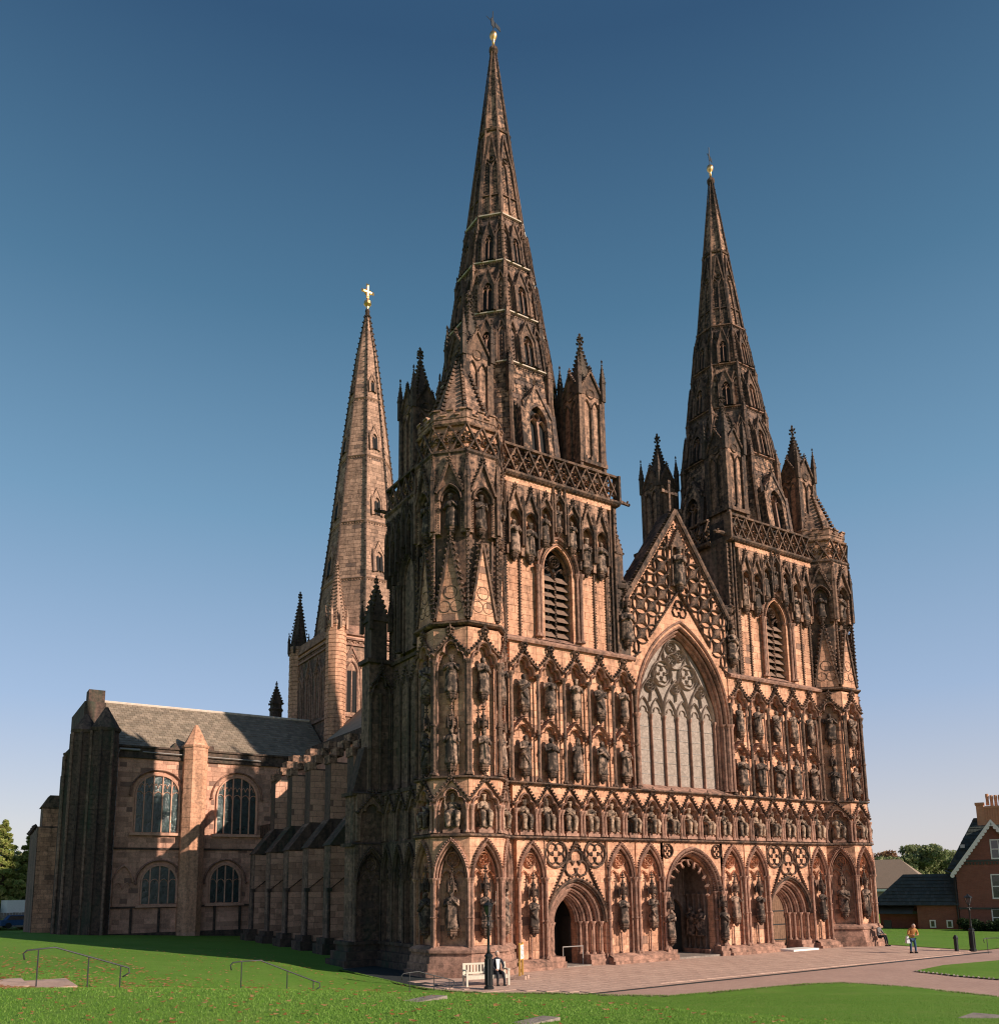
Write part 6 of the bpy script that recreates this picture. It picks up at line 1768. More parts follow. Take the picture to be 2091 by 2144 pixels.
# clustered turret at the outer corner
for i, (x, y, r, zt, ap) in enumerate(((-26.35, 39.9, 1.0, 17.2, 19.3), (-27.75, 40.5, .9, 17.0, 18.7), (-28.4, 41.5, .6, 15.2, 16.2))):
    mb = MB(); mb.zprism([(x + a, y + b) for a, b in octagon(r)], -.5, zt); o = part('corner_turret', mb, 'sooty', TR)
    mb = MB()
    for q in range(int((zt - .5) / .4)):
        z = .3 + q * .4; e = r + .03 + .03 * ((q * 7 + i) % 3) / 2
        mb.zprism([(x + a, y + b) for a, b in octagon(e)], z + .012, z + .388)
    part('stone_course', mb, 'sooty', TR)
    for k in range(8):
        ang = PI / 8 + k * PI / 4; rr = (r + .07) / math.cos(PI / 8)
        if k % 8 in (3, 4, 5, 6): m2 = MB(); m2.tube([(x + rr * math.cos(ang), y + rr * math.sin(ang), .2), (x + rr * math.cos(ang), y + rr * math.sin(ang), zt)], .13, 6); part('angle_shaft', m2, 'sooty' if k % 2 else 'north', TR)
    mb = MB(); mb.zprism([(x + a, y + b) for a, b in octagon(r + .1)], zt, zt + .25, [(x + a, y + b) for a, b in octagon(r + .18)]); mb.zprism([(x + a, y + b) for a, b in octagon(r + .1)], zt + .25, ap, [(x + a, y + b) for a, b in octagon(.1)])
    part('turret_cap', mb, 'sooty', TR)
mb = MB(); mb.box(-28.2, -25.5, 40.5, 43.0, -.5, 16.6); mb.box(-28.0, -25.6, 43.1, 54, -.5, 15); part('corner_block', mb, 'sooty', TR)
mb = MB(); mb.box(-27.6, -25.9, 43.5, 52, 15, 20.4); mb.box(-26.9, -25.55, 46.9, 48.5, 20.6, 22.2); part('gable_parapet', mb, 'sooty', TR)
# roof: individual slate courses
def slate_slope(x0, x1, y0, z0, y1, z1, mat, parent, course=.42, w=.42, name='slate_courses', clip=None):
    mb = MB(); L_ = math.hypot(y1 - y0, z1 - z0); n = int(L_ / course); dy, dz = (y1 - y0) / n, (z1 - z0) / n
    ny, nz = -dz / math.hypot(dy, dz), dy / math.hypot(dy, dz)
    for j in range(n):
        x = x0 - (w * .5 if j % 2 else 0)
        while x < x1:
            a, b = max(x, x0), min(x + w - .02, x1)
            if b - a > .05:
                l = rng.uniform(.03, .06)
                mb.add([(a, y0 + dy * j + ny * l, z0 + dz * j + nz * l), (b, y0 + dy * j + ny * l, z0 + dz * j + nz * l), (b, y0 + dy * (j + 1.12) + ny * .01, z0 + dz * (j + 1.12) + nz * .01), (a, y0 + dy * (j + 1.12) + ny * .01, z0 + dz * (j + 1.12) + nz * .01),
                        (a, y0 + dy * j, z0 + dz * j), (b, y0 + dy * j, z0 + dz * j)], [(0, 1, 2, 3), (4, 5, 1, 0)])
            x += w
    return part(name, mb, mat, parent, kind='stuff')
mb = MB(); mb.add([(-25.6, 41.2, 16.15), (-25.6, 47.7, 21.2), (-25.6, 54.2, 16.15), (-5.8, 41.2, 16.15), (-5.8, 47.7, 21.2), (-5.8, 54.2, 16.15)], [(0, 3, 4, 1), (1, 4, 5, 2), (0, 1, 2), (3, 5, 4)]); part('roof', mb, 'slate', TR)
slate_slope(-25.6, -5.9, 41.2, 16.2, 47.7, 21.25, 'slate', TR)
mb = MB(); mb.tube([(-25.6, 47.7, 21.33), (-5.9, 47.7, 21.33)], .13, 6); part('ridge_roll', mb, 'lead', TR)
mb = MB(); mb.box(-17.9, -17.1, 41.3, 42.4, 16.3, 16.9); mb.prism([(-20.9, 16.35), (-20.0, 16.35), (-20.45, 17.0)], 41.25, 42.4); part('roof_vent', mb, 'sooty', TR)
mb = MB(); mb.tube([(-25.15, 40.85, -.2), (-25.15, 40.85, 15.7), (-25.0, 40.8, 16.05), (-23.4, 40.8, 16.05)], .10, 7)
for z in (3.0, 7.8, 12.0): mb.lathe(-25.15, 40.85, [(.14, z), (.14, z + .15)], 7)
part('drainpipe', mb, 'pipe', TR)
mb = MB(); mb.tube([(-23.2, 40.72, 15.9), (-13, 40.72, 15.75)], .05, 5); part('gutter', mb, 'pipe', TR)
# far projection beyond the transept corner
mb = MB(); mb.box(-30.0, -27.5, 49.0, 56.0, -.5, 9.9); mb.box(-29.7, -28.3, 49.2, 51.0, 9.9, 11.6); mb.hexa([(-29.85, 49.1, 11.6), (-28.2, 49.1, 11.6), (-28.2, 51.1, 11.6), (-29.85, 51.1, 11.6), (-29.2, 49.1, 12.7), (-28.2, 49.1, 12.7), (-28.2, 51.1, 12.7), (-29.2, 51.1, 12.7)])
part('east_chapel_corner', mb, 'north', TR)
mb = MB(); mb.ashlar(-29.95, -27.6, .3, 9.8, 49.0, .42, .7); mb.ashlar(-29.65, -28.35, 9.95, 11.5, 49.2, .4, .6); part('ashlar_facing', mb, 'wall', TR, kind='stuff')
mb = MB()
for k in range(5): mb.blob(-30.2 - .1 * k, 49.2, 9.9 - .16 * k, .25)
part('gargoyle', mb, 'sooty', TR)

# ================================================================== ground
CTRL = [(-37.3, -36.8, 2.5), (-48, -36, 2.6), (-37, -50, 2.5), (-26, -42, 2.1), (-20, -34, 1.5), (-36.4, -23, 2.5), (-36.1, -17.9, 2.43), (-34.6, -19.1, 2.43), (-33.2, -20.2, 2.42), (-31.8, -21.4, 2.40),
        (-30.5, -22.5, 2.36), (-29.8, -23, 2.33), (-28.4, -24.0, 2.25), (-46, -16, 2.45), (-24.4, -29.9, 1.9), (-23, -17, .95), (-27, -18, 1.5), (-19, -21, .75), (-14, -19, .45), (-12, -27, .75), (-8, -16, .15),
        (-36, -11, 1.85), (-33.4, -9.6, 1.45), (-30.3, -9.0, 1.05), (-27, -7.8, .62), (-24, -6.6, .25), (-45, -9, 2.0),
        (-35, -6.5, 1.72), (-34, 13, 1.25), (-33, 35, 1.2), (-26, 22, .69), (-20.3, 11.6, .28), (-19, 0, .0), (-28.7, 39, .9), (-25, 41, .68), (-13, 41, .1), (-31, -5.0, 1.22), (-27, -4.2, .78), (-23, -3.0, .35),
        (-45, 0, 2.0), (-48, 30, 1.6), (-31, 60, .5), (-60, 70, .8), (-60, -30, 2.7), (-60, 0, 2.3), (-18, 20, .2), (-22, 5, .38), (-29, 6, 1.0), (10, -40, 0), (20, -20, 0), (0, -60, .5), (-40, -70, 2.4)]
cp = np.array(CTRL, float)
def tps_k(d): return np.where(d > 1e-9, d * d * np.log(np.maximum(d, 1e-9)), 0.0)
_n = len(cp); _D = np.hypot(cp[:, None, 0] - cp[None, :, 0], cp[:, None, 1] - cp[None, :, 1])
_A = np.zeros((_n + 3, _n + 3)); _A[:_n, :_n] = tps_k(_D) + np.eye(_n) * 1.0; _A[:_n, _n] = 1; _A[:_n, _n + 1:] = cp[:, :2]; _A[_n:, :_n] = _A[:_n, _n:].T
_w = np.linalg.solve(_A, np.concatenate([cp[:, 2], np.zeros(3)]))
PAVE = [(-19.2, 6.5), (-19.7, -2.2), (-19.6, -4.4), (-18.6, -6.6), (-16.6, -8.2), (-14.9, -10.4), (-13.5, -11.8), (-10, -12.2), (-6.4, -12.5), (-4.9, -13.2), (-4.3, -15.6), (-4.6, -19.5), (-6, -27), (-9, -40), (-4, -60), (14, -60), (40, -30), (70, -10), (70, 12), (24, 12), (18.5, 5), (16, 12), (-16, 12)]
def poly_dist(px, py, poly):
    d = np.full(px.shape, 1e9); inside_ = np.zeros(px.shape, bool); n = len(poly)
    for i in range(n):
        (x0, y0), (x1, y1) = poly[i], poly[(i + 1) % n]
        dx, dy = x1 - x0, y1 - y0
        t = np.clip(((px - x0) * dx + (py - y0) * dy) / (dx * dx + dy * dy), 0, 1)
        d = np.minimum(d, np.hypot(px - x0 - t * dx, py - y0 - t * dy))
        c = ((y0 > py) != (y1 > py)) & (px < dx * (py - y0) / (dy if dy != 0 else 1e-9) + x0)
        inside_ ^= c
    return np.where(inside_, -d, d)
def ground_z(px, py):
    px = np.asarray(px, float); py = np.asarray(py, float); sh = px.shape
    x, y = px.ravel(), py.ravel(); out = np.empty(len(x))
    for i in range(0, len(x), 4000):
        d = np.hypot(x[i:i + 4000, None] - cp[None, :, 0], y[i:i + 4000, None] - cp[None, :, 1])
        out[i:i + 4000] = tps_k(d) @ _w[:_n] + _w[_n] + x[i:i + 4000] * _w[_n + 1] + y[i:i + 4000] * _w[_n + 2]
    far = np.clip((np.hypot(x + 20, y + 5) - 60) / 40, 0, 1); far = far * far * (3 - 2 * far)
    out = np.clip(out, -.2, 3.0) * (1 - far)
    d = poly_dist(x, y, PAVE)
    t = np.clip(d / 3.5, 0, 1); t = t * t * (3 - 2 * t)
    z = np.where(d > 0, np.maximum(out * t, .015 * np.clip(d / .3, 0, 1)), -.06)
    z = np.where(d > 0, z + .025, z)
    return z.reshape(sh)
def gz(x, y): return float(ground_z(np.array([x]), np.array([y]))[0])

def grid_mesh(name, xs, ys, zf, mat):
    X, Y = np.meshgrid(xs, ys); Z = zf(X, Y); n, m = X.shape
    v = np.stack([X.ravel(), Y.ravel(), Z.ravel()], 1)
    i = np.arange(n * m).reshape(n, m)
    f = np.stack([i[:-1, :-1].ravel(), i[:-1, 1:].ravel(), i[1:, 1:].ravel(), i[1:, :-1].ravel()], 1)
    me = bpy.data.meshes.new(name); me.from_pydata(v.tolist(), [], f.tolist()); me.materials.append(M[mat])
    me.polygons.foreach_set('use_smooth', [True] * len(me.polygons)); me.update()
    return me
def axis(lo, hi, dlo, dhi, fine, coarse):
    a = list(np.arange(dlo, dhi, fine)); x = dlo
    left = []
    st = coarse * .25
    while x > lo: x -= st; st = min(st * 1.25, 200); left.append(x)
    right = []; x = a[-1]; st = coarse * .25
    while x < hi: x += st; st = min(st * 1.25, 200); right.append(x)
    return np.array(left[::-1] + a + right)
g_me = grid_mesh('lawn', axis(-2500, 2500, -50, 26, .4, 4), axis(-400, 2500, -42, 62, .4, 4), ground_z, 'turf')
lawn = put('lawn', g_me); tag(lawn, 'green lawn sloping down to the paving around the cathedral', kind='structure')
# paving: block road and flagstones
mb = MB(); zp = -.012
n = len(PAVE); mb.add([(x, y, zp) for x, y in PAVE], [tuple(range(n))])
road = part('road', mb, 'road', None); tag(road, 'pink block paved road curving past the lawn', kind='structure')
mb = MB(); mb.add([(-19.65, -2.6, .0), (-19.5, -4.4, .0), (-18.6, -6.55, .0), (-16.4, -8.35, .0), (-15.6, -9.3, .0), (15.5, -8.4, .0), (17.5, -2, .0), (17.5, 4, .0), (-19.3, 4, .0)], [tuple(range(9))])
forecourt = part('pavement', mb, 'slab', None); tag(forecourt, 'flagstone forecourt along the west front', kind='structure')
mb = MB(); mb.add([(-19.2, 7.0, .012), (-19.62, -2.3, .012), (-18.6, -3.3, .012), (-17.0, -2.3, .012), (-15.5, 1, .012), (-15.5, 8.0, .012)], [tuple(range(6))]); tag(part('path', mb, 'tarmac', None), 'tarmac strip darkened for shade round the foot of the near turret', kind='structure')  # strip's dark colour also paints in the shade beside the turret
slab_me = []
for k in range(6):
    m = MB(); w, d = rng.uniform(1.05, 1.15), .70
    m.hexa([(0, 0, 0), (w, 0, 0), (w, d, 0), (0, d, 0), (.012, .012, .022), (w - .012, .012, .022 + rng.uniform(-.003, .003)), (w - .012, d - .012, .022), (.012, d - .012, .022)])
    slab_me.append((m.mesh('flagstone', 'slab'), w))
y = -9.2; row = 0; count = 0
mbrest = MB()
while y < -1.0:
    x = -19.6 - (row % 2) * .5
    while x < 15.6:
        me, w = rng.choice(slab_me)
        ylo = -9.3 + (x + 15) * .03
        ok = y > ylo and not (x < -15.6 and y < -8.3 - (x + 16.4) * 0.85) and x + w < 15.4
        if ok and float(poly_dist(np.array([x]), np.array([y]), PAVE)[0]) < -.1:
            put('flagstone', me, forecourt, (x, y, .003)); count += 1
        x += w + .008
    y += .708; row += 1
mb = MB(); mb.box(-15.4, 15.2, -.07, .07, -.02, .012); drain = part('drain_channel', mb, 'iron', forecourt, (0, -9.0, .012), .021)
# triangular lawn and grass strip on the right
mb = MB(); mb.add([(1.7, -12.25, .03), (5.1, -11.7, .06), (14, -12.6, .1), (20, -14.5, .1), (12, -24, .06), (1.0, -16.4, .04), (1.1, -14.6, .04)], [tuple(range(7))]); tl = part('lawn', mb, 'turf', None); tag(tl, 'triangular patch of lawn beside the right-hand path', kind='structure')
mb = MB()
P = [(1.65, -12.3), (1.05, -14.6), (1.0, -16.4), (6, -20.2)]
for (xa, ya), (xb, yb) in zip(P, P[1:]):
    L_ = math.hypot(xb - xa, yb - ya); k = int(L_ / .22)
    for i in range(k):
        t = (i + .5) / k; x, y2 = xa + (xb - xa) * t, ya + (yb - ya) * t
        mb.blob(x + rng.uniform(-.04, .04), y2 + rng.uniform(-.04, .04), .03, .09, .09, .07)
part('edging_stone', mb, 'grey', tl, kind='stuff')
mb = MB(); mb.add([(16.3, -1.2, .03), (18.6, 4.6, .05), (24, 12, .05), (60, 9, .05), (50, -6, .05), (24, -7.6, .05), (15.6, -7.7, .03)], [tuple(range(7))]); gs = part('lawn', mb, 'turf', None); tag(gs, 'strip of lawn behind the right turret in front of the brick house', kind='structure')

# steps of the path on the left
mb = MB()
for k in range(5): 
    x0 = -39.6 + k * 1.15; z = 2.06 - k * .085
    mb.box(x0, x0 + 1.2, -10.4, -7.9, z - .4, z)
st = part('path', mb, 'slab', None); tag(st, 'stone steps of the path climbing at the far left', kind='structure')

# ------------------------------------------------------------------ grass blades and fallen leaves
def scatter_near(n, seed, far=21.5, near=10.3):
    r = np.random.default_rng(seed)
    # points over the near lawn wedge seen by the camera, denser close by
    d = near + (far - near) * r.random(n) ** 1.15
    a = r.uniform(math.radians(-1.5), math.radians(67), n)
    x = CAM.x + d * np.sin(a); y = CAM.y + d * np.cos(a)
    return x, y, r
ex, ey = [], []
er = np.random.default_rng(11)
for (xa, ya), (xb, yb) in zip(PAVE[:12], PAVE[1:13]):
    k = int(math.hypot(xb - xa, yb - ya) * 420); t = er.random(k); nx, ny = (yb - ya), -(xb - xa); q = math.hypot(nx, ny)
    o = er.exponential(.07, k) - .03
    ex.append(xa + (xb - xa) * t - nx / q * o * np.sign(1)); ey.append(ya + (yb - ya) * t - ny / q * o)
x, y, r = scatter_near(190000, 3, 34, 10.3)
x = np.concatenate([x] + ex); y = np.concatenate([y] + ey)
z = np.maximum(ground_z(x, y), .0); n = len(x)
dist = poly_dist(x, y, PAVE); keep = dist > -.07
x, y, z = x[keep], y[keep], z[keep]; n = len(x)
h = r.uniform(.015, .036, n) * np.where(np.abs(poly_dist(x, y, PAVE)) < .25, 2.0, 1.0); a = r.uniform(0, 2 * PI, n); w = r.uniform(.004, .008, n) * 1.2; ln = r.uniform(-.022, .022, (n, 2))
v = np.empty((n, 3, 3))
v[:, 0] = np.stack([x - np.cos(a) * w, y - np.sin(a) * w, z - .01], 1); v[:, 1] = np.stack([x + np.cos(a) * w, y + np.sin(a) * w, z - .01], 1); v[:, 2] = np.stack([x + ln[:, 0], y + ln[:, 1], z + h], 1)
def tri_mesh(name, v, mat):
    n = len(v); me = bpy.data.meshes.new(name); k = v.shape[1]
    me.vertices.add(n * k); me.vertices.foreach_set('co', v.reshape(-1).astype(np.float32))
    me.loops.add(n * k); me.loops.foreach_set('vertex_index', np.arange(n * k, dtype=np.int32))
    me.polygons.add(n); me.polygons.foreach_set('loop_start', np.arange(0, n * k, k, dtype=np.int32)); me.polygons.foreach_set('loop_total', np.full(n, k, dtype=np.int32))
    me.materials.append(M[mat]); me.update(calc_edges=True); me.validate()
    return me
tag(put('grass', tri_mesh('grass', v, 'blade')), 'short mown grass blades across the near lawn', kind='stuff')
def leaf_quads(x, y, z, size, r):
    n = len(x); a = r.uniform(0, 2 * PI, n); t = r.uniform(-.5, .5, n); s = size
    ux, uy = np.cos(a), np.sin(a); v = np.empty((n, 4, 3))
    for k, (p, q) in enumerate(((-1, 0), (0, -.55), (1, 0), (0, .55))):
        v[:, k, 0] = x + s * (ux * p - uy * q); v[:, k, 1] = y + s * (uy * p + ux * q); v[:, k, 2] = z + s * .35 * (p * t) + np.abs(p) * s * .3
    return v
x, y, r = scatter_near(900, 5, 20, 10.5); 
lean_ = np.exp(-((x + 36) ** 2) / 40.0) + .22; k = r.random(len(x)) < lean_ / lean_.max() * 1.2
x, y = x[k], y[k]
x2 = r.uniform(-39, -22, 420); y2 = -8 + (x2 + 39) * .1 + r.normal(0, 2.2, 420)
x3 = r.uniform(-36, -30, 320); y3 = r.uniform(-8, 8, 320)
x4 = r.normal(-35.3, 1.5, 260); y4 = r.normal(-11.2, .5, 260)
x5 = r.uniform(-35, -20, 350); y5 = r.uniform(-6, 20, 350)
X = np.concatenate([x, x2, x3, x4, x5]); Y = np.concatenate([y, y2, y3, y4, y5])
Z = ground_z(X, Y) + .035; S = np.concatenate([r.uniform(.035, .06, len(x)), r.uniform(.05, .09, 420), r.uniform(.06, .1, 320), r.uniform(.05, .09, 260), r.uniform(.05, .09, 350)])
tag(put('fallen_leaves', tri_mesh('fallen_leaves', leaf_quads(X, Y, Z, S, r), 'leaf_litter')), 'scattered brown autumn leaves on the lawn', kind='stuff')
# ledger stones let into the lawn
for (px, py, rz, w, d, lab) in ((-30.58, -24.15, .5, 1.0, .32, 'small flat grey stone slab in the grass near the lamp'), (-30.46, -27.1, .35, .75, .3, 'flat stone slab in the grass at the very front edge'), (-14.5, -24.2, .2, 1.2, .8, 'flat stone slab in the grass at the lower right')):
    mb = MB(); mb.hexa([(-w / 2, -d / 2, -.1), (w / 2, -d / 2, -.1), (w / 2, d / 2, -.1), (-w / 2, d / 2, -.1), (-w / 2 + .01, -d / 2 + .01, .02), (w / 2 - .01, -d / 2 + .01, .02), (w / 2 - .01, d / 2 - .01, .02), (-w / 2 + .01, d / 2 - .01, .02)])
    o = part('stone_slab', mb, 'grey', None, (px, py, gz(px, py)), rz); tag(o, lab, 'stone slab', 'slabs let into the lawn')

# ------------------------------------------------------------------ handrails
def handrail(pts, posts, label, base_z):
    """pts: rail polyline in world space"""
    o = Vector(pts[0]); E_ = empty('handrail', (o.x, o.y, base_z)); tag(E_, label, 'handrail', 'handrails beside the path')
    off = Vector((o.x, o.y, base_z))
    mb = MB(); mb.tube([tuple(Vector(p) - off) for p in pts], .022, 7); part('rail', mb, 'steel', E_, smooth=True)
    for (x, y, zt) in posts:
        mb = MB(); mb.tube([(x - off.x, y - off.y, gz(x, y) - .2 - off.z), (x - off.x, y - off.y, zt - off.z)], .018, 6); part('post', mb, 'steel', E_)
def rail_from(a, b, c, label, extra=.3):
    pts = [(a[0] - .32, a[1], a[2] - .26), (a[0] - .36, a[1], a[2] - .10), (a[0] - .28, a[1], a[2] - .02), a, b, c, (c[0] + .22, c[1], c[2] - .08), (c[0] + .24, c[1], c[2] - .22), (c[0] + .06, c[1], c[2] - .32)]
    m = tuple((b[i] + c[i]) / 2 for i in range(3))
    handrail(pts, [a, m, c], label, gz(a[0], a[1]))
rail_from((-34.75, -9.9, 2.70), (-34.35, -9.9, 2.73), (-32.55, -9.3, 2.10), 'grey steel handrail beside the steps at the far left')
rail_from((-28.7, -8.1, 1.92), (-28.1, -8.1, 1.92), (-26.1, -7.7, 1.10), 'grey steel handrail on the slope in the middle of the lawn')
rail_from((-20.9, -4.7, .82), (-20.5, -4.7, .84), (-19.0, -4.6, .42), 'low grey handrail beside the foot of the near turret')
rail_from((14.3, -9.0, .85), (14.7, -9.3, .86), (17.5, -12.5, .62), 'grey handrail at the right edge beside the far lamp post')

# ------------------------------------------------------------------ lamp posts
def lamp_post(x, y, z, h, label):
    E_ = empty('lamp_post', (x, y, z)); tag(E_, label, 'lamp post', 'black lamp posts on the forecourt')
    mb = MB(); mb.lathe(0, 0, [(.21, 0), (.21, .12), (.15, .16), (.15, h * .36), (.18, h * .365), (.18, h * .38), (.1, h * .40)], 8)
    for k in range(8): mb.box(.15 * math.cos(k * .785) - .02, .15 * math.cos(k * .785) + .02, .15 * math.sin(k * .785) - .02, .15 * math.sin(k * .785) + .02, .2, h * .34)
    part('pedestal', mb, 'iron', E_)
    mb = MB(); mb.lathe(0, 0, [(.09, h * .39), (.06, h * .45), (.05, h * .7), (.075, h * .705), (.075, h * .72), (.045, h * .73), (.045, h * .80), (.1, h * .815), (.05, h * .83)], 8); mb.tube([(-.3, 0, h * .76), (.3, 0, h * .76)], .02, 5); part('column', mb, 'iron', E_, smooth=True)
    mb = MB(); mb.lathe(0, 0, [(.09, h * .83), (.20, h * .93)], 6); part('lantern_glass', mb, 'house_pane', E_)
    mb = MB()
    for k in range(6):
        c, s = math.cos(k * PI / 3), math.sin(k * PI / 3); mb.tube([(.095 * c, .095 * s, h * .83), (.205 * c, .205 * s, h * .93)], .014, 4)
    mb.lathe(0, 0, [(.23, h * .925), (.24, h * .94), (.12, h * .97), (.06, h * .975), (.07, h * .985), (.015, h * 1.0)], 6); part('lantern_cap', mb, 'iron', E_)
lamp_post(-17.7, -5.6, 0.0, 3.65, 'black cast iron lamp post in front of the bench and left turret')
lamp_post(14.9, -7.8, 0.02, 3.35, 'black lamp post at the right in front of the brick house')
mb = MB(); mb.lathe(0, 0, [(.12, 0), (.12, .7), (.15, .72), (.15, .8), (.05, .95)], 8); tag(part('bollard', mb, 'iron', None, (14.2, -7.2, .02)), 'short black bollard left of the far lamp post', 'bollard')

# ------------------------------------------------------------------ bench, notice board
BX, BY = -17.05, -4.35
B = empty('bench', (BX, BY, .02), -.25); tag(B, 'pale slatted wooden bench in front of the near turret', 'bench')
for k in range(4):
    mb = MB(); mb.box(-.95, .95, -.28 + k * .135, -.17 + k * .135, .42, .45); part('seat_slat', mb, 'bench', B)
for k in range(13):
    mb = MB(); x = -.86 + k * .143; mb.box(x - .035, x + .035, .28, .31, .5, .86); part('back_slat', mb, 'bench', B)
for z in (.48, .86):
    mb = MB(); mb.box(-.95, .95, .27, .32, z, z + .08); part('back_rail', mb, 'bench', B)
for s in (-1, 1):
    mb = MB(); mb.box(s * .93 - .04, s * .93 + .04, -.3, -.22, 0, .64); part('leg', mb, 'bench', B)
    mb = MB(); mb.box(s * .93 - .04, s * .93 + .04, .25, .33, 0, .94); part('leg', mb, 'bench', B)
    mb = MB(); mb.box(s * .93 - .05, s * .93 + .05, -.34, .3, .64, .69); part('armrest', mb, 'bench', B)
mb = MB(); mb.box(-.9, .9, -.29, -.25, .3, .42); part('apron', mb, 'bench', B)
N = empty('notice_board', (-14.45, -3.2, .02), .72); tag(N, 'white notice board on ochre wooden posts beside the bench', 'notice board')
for s in (-1, 1):
    mb = MB(); mb.box(s * .26 - .04, s * .26 + .04, -.04, .04, 0, 1.62); part('post', mb, 'ochre', N)
    mb = MB(); mb.box(s * .26 - .13, s * .26 + .13, -.28, .28, 0, .16); part('foot', mb, 'slab', N)
mb = MB(); mb.box(-.32, .32, -.05, -.01, .86, 1.56); part('frame', mb, 'ochre', N)
mb = MB(); mb.box(-.27, .27, -.062, -.052, .9, 1.52); part('paper', mb, 'notice', N)
mb = MB()
for k in range(9): mb.box(-.22, .22 - .12 * ((k * 5) % 3) / 2, -.066, -.063, 1.42 - k * .055, 1.44 - k * .055)
part('printed_lines', mb, 'steel', N)

# ------------------------------------------------------------------ people
def cloth(name, c): 
    if name not in M: M[name] = plain(name, c, .85, 0, .2, 9, .15)
    return name
cloth('skin', (.50, .29, .21)); cloth('dark_jacket', (.028, .03, .04)); cloth('white_shirt', (.75, .74, .72)); cloth('dark_trousers', (.022, .022, .028)); cloth('tan_jacket', (.42, .20, .07)); cloth('jeans', (.04, .075, .13)); cloth('grey_hair', (.42, .40, .37)); cloth('brown_hair', (.10, .06, .035)); cloth('white_bag', (.62, .62, .62)); cloth('black_shoe', (.02, .02, .02)); cloth('grey_coat', (.16, .15, .15))
def skin_body(name, joints, edges, mat, parent, sub=2):
    me = bpy.data.meshes.new(name); me.from_pydata([j[0] for j in joints], edges, []); me.materials.append(M[mat])
    o = bpy.data.objects.new(name, me); COL.objects.link(o); o.parent = parent
    o.modifiers.new('skin', 'SKIN'); sv = me.skin_vertices[0].data
    for i, j in enumerate(joints):
        r = j[1] if isinstance(j[1], tuple) else (j[1], j[1]); sv[i].radius = r; sv[i].use_root = (i == 0)
    s = o.modifiers.new('sub', 'SUBSURF'); s.levels = sub; s.render_levels = sub
    o.modifiers['skin'].use_smooth_shade = True
    return o
def head(parent, p, r, hairmat, face=(0, -1), cap=False):
    mb = MB(); seg = 12; fx, fy = face
    for zz in np.linspace(-1.15, 1.0, 9):
        rr = math.sqrt(max(.02, 1 - (zz / 1.16) ** 2)) * (1 if zz > -.4 else .9)
        for k in range(seg):
            a = 2 * PI * k / seg; c, s = math.cos(a), math.sin(a); front = c * fx + s * fy
            ext = 1.04 + (.22 if front > .95 and -.35 < zz < .15 else 0) + (.06 if front > .5 and zz < -.5 else 0)
            mb.v.append((p[0] + r * .86 * rr * ext * c, p[1] + r * .86 * rr * ext * s, p[2] + r * 1.12 * zz))
    for i in range(8):
        for k in range(seg):
            a, b = i * seg + k, i * seg + (k + 1) % seg; mb.f.append((a, b, b + seg, a + seg))
    mb.f.append(tuple(8 * seg + k for k in range(seg)))
    H = part('head', mb, 'skin', parent, smooth=True)
    px, py = -fy, fx
    mb = MB()
    for s in (-1, 1): mb.blob(p[0] + fx * r * .82 + px * s * r * .34, p[1] + fy * r * .82 + py * s * r * .34, p[2] + r * .12, r * .1)
    part('eyes', mb, 'black_shoe', H)
    mb = MB()
    for s in (-1, 1): mb.blob(p[0] + px * s * r * .9, p[1] + py * s * r * .9, p[2], r * .2)
    part('ears', mb, 'skin', H)
    mb = MB(); mb.tube([(p[0] + fx * r * .9 + px * -.3 * r, p[1] + fy * r * .9 + py * -.3 * r, p[2] - r * .5), (p[0] + fx * r * .9 + px * .3 * r, p[1] + fy * r * .9 + py * .3 * r, p[2] - r * .5)], r * .05, 4); part('mouth', mb, 'tan_jacket', H)
    mb = MB()
    for zz in np.linspace(-.25 if not cap else .25, 1.08, 6):
        rr = math.sqrt(max(.02, 1 - (zz / 1.12) ** 2))
        for k in range(seg):
            a = 2 * PI * k / seg; c, s = math.cos(a), math.sin(a); front = c * fx + s * fy
            q = .96 * rr * (1 if front < .25 or zz > .55 else .80)
            mb.v.append((p[0] + r * q * c * 1.0, p[1] + r * q * s, p[2] + r * 1.14 * zz))
    for i in range(5):
        for k in range(seg):
            a, b = i * seg + k, i * seg + (k + 1) % seg; mb.f.append((a, b, b + seg, a + seg))
    mb.f.append(tuple(5 * seg + k for k in range(seg)))
    part('hair', mb, hairmat, parent, smooth=True)
def hand(parent, p, d, mat='skin'):
    d = Vector(d).normalized(); s = d.cross(Vector((0, 0, 1))); s = (s if s.length > .1 else Vector((1, 0, 0))).normalized(); p = Vector(p)
    mb = MB(); mb.tube([tuple(p), tuple(p + d * .09)], [.032, .04], 6)
    for k, L_ in enumerate((.065, .08, .085, .07)):
        b = p + d * .085 + s * (-.033 + k * .022); m = b + d * L_ * .6; e = m + (d * .5 - Vector((0, 0, 1)) * .7) * L_ * .6
        mb.tube([tuple(b), tuple(m), tuple(e)], [.011, .010, .008], 5)
    b = p + d * .03 - s * .035; mb.tube([tuple(b), tuple(b - s * .035 + d * .03), tuple(b - s * .04 + d * .06)], [.013, .012, .009], 5)
    part('hand', mb, mat, parent, smooth=True)

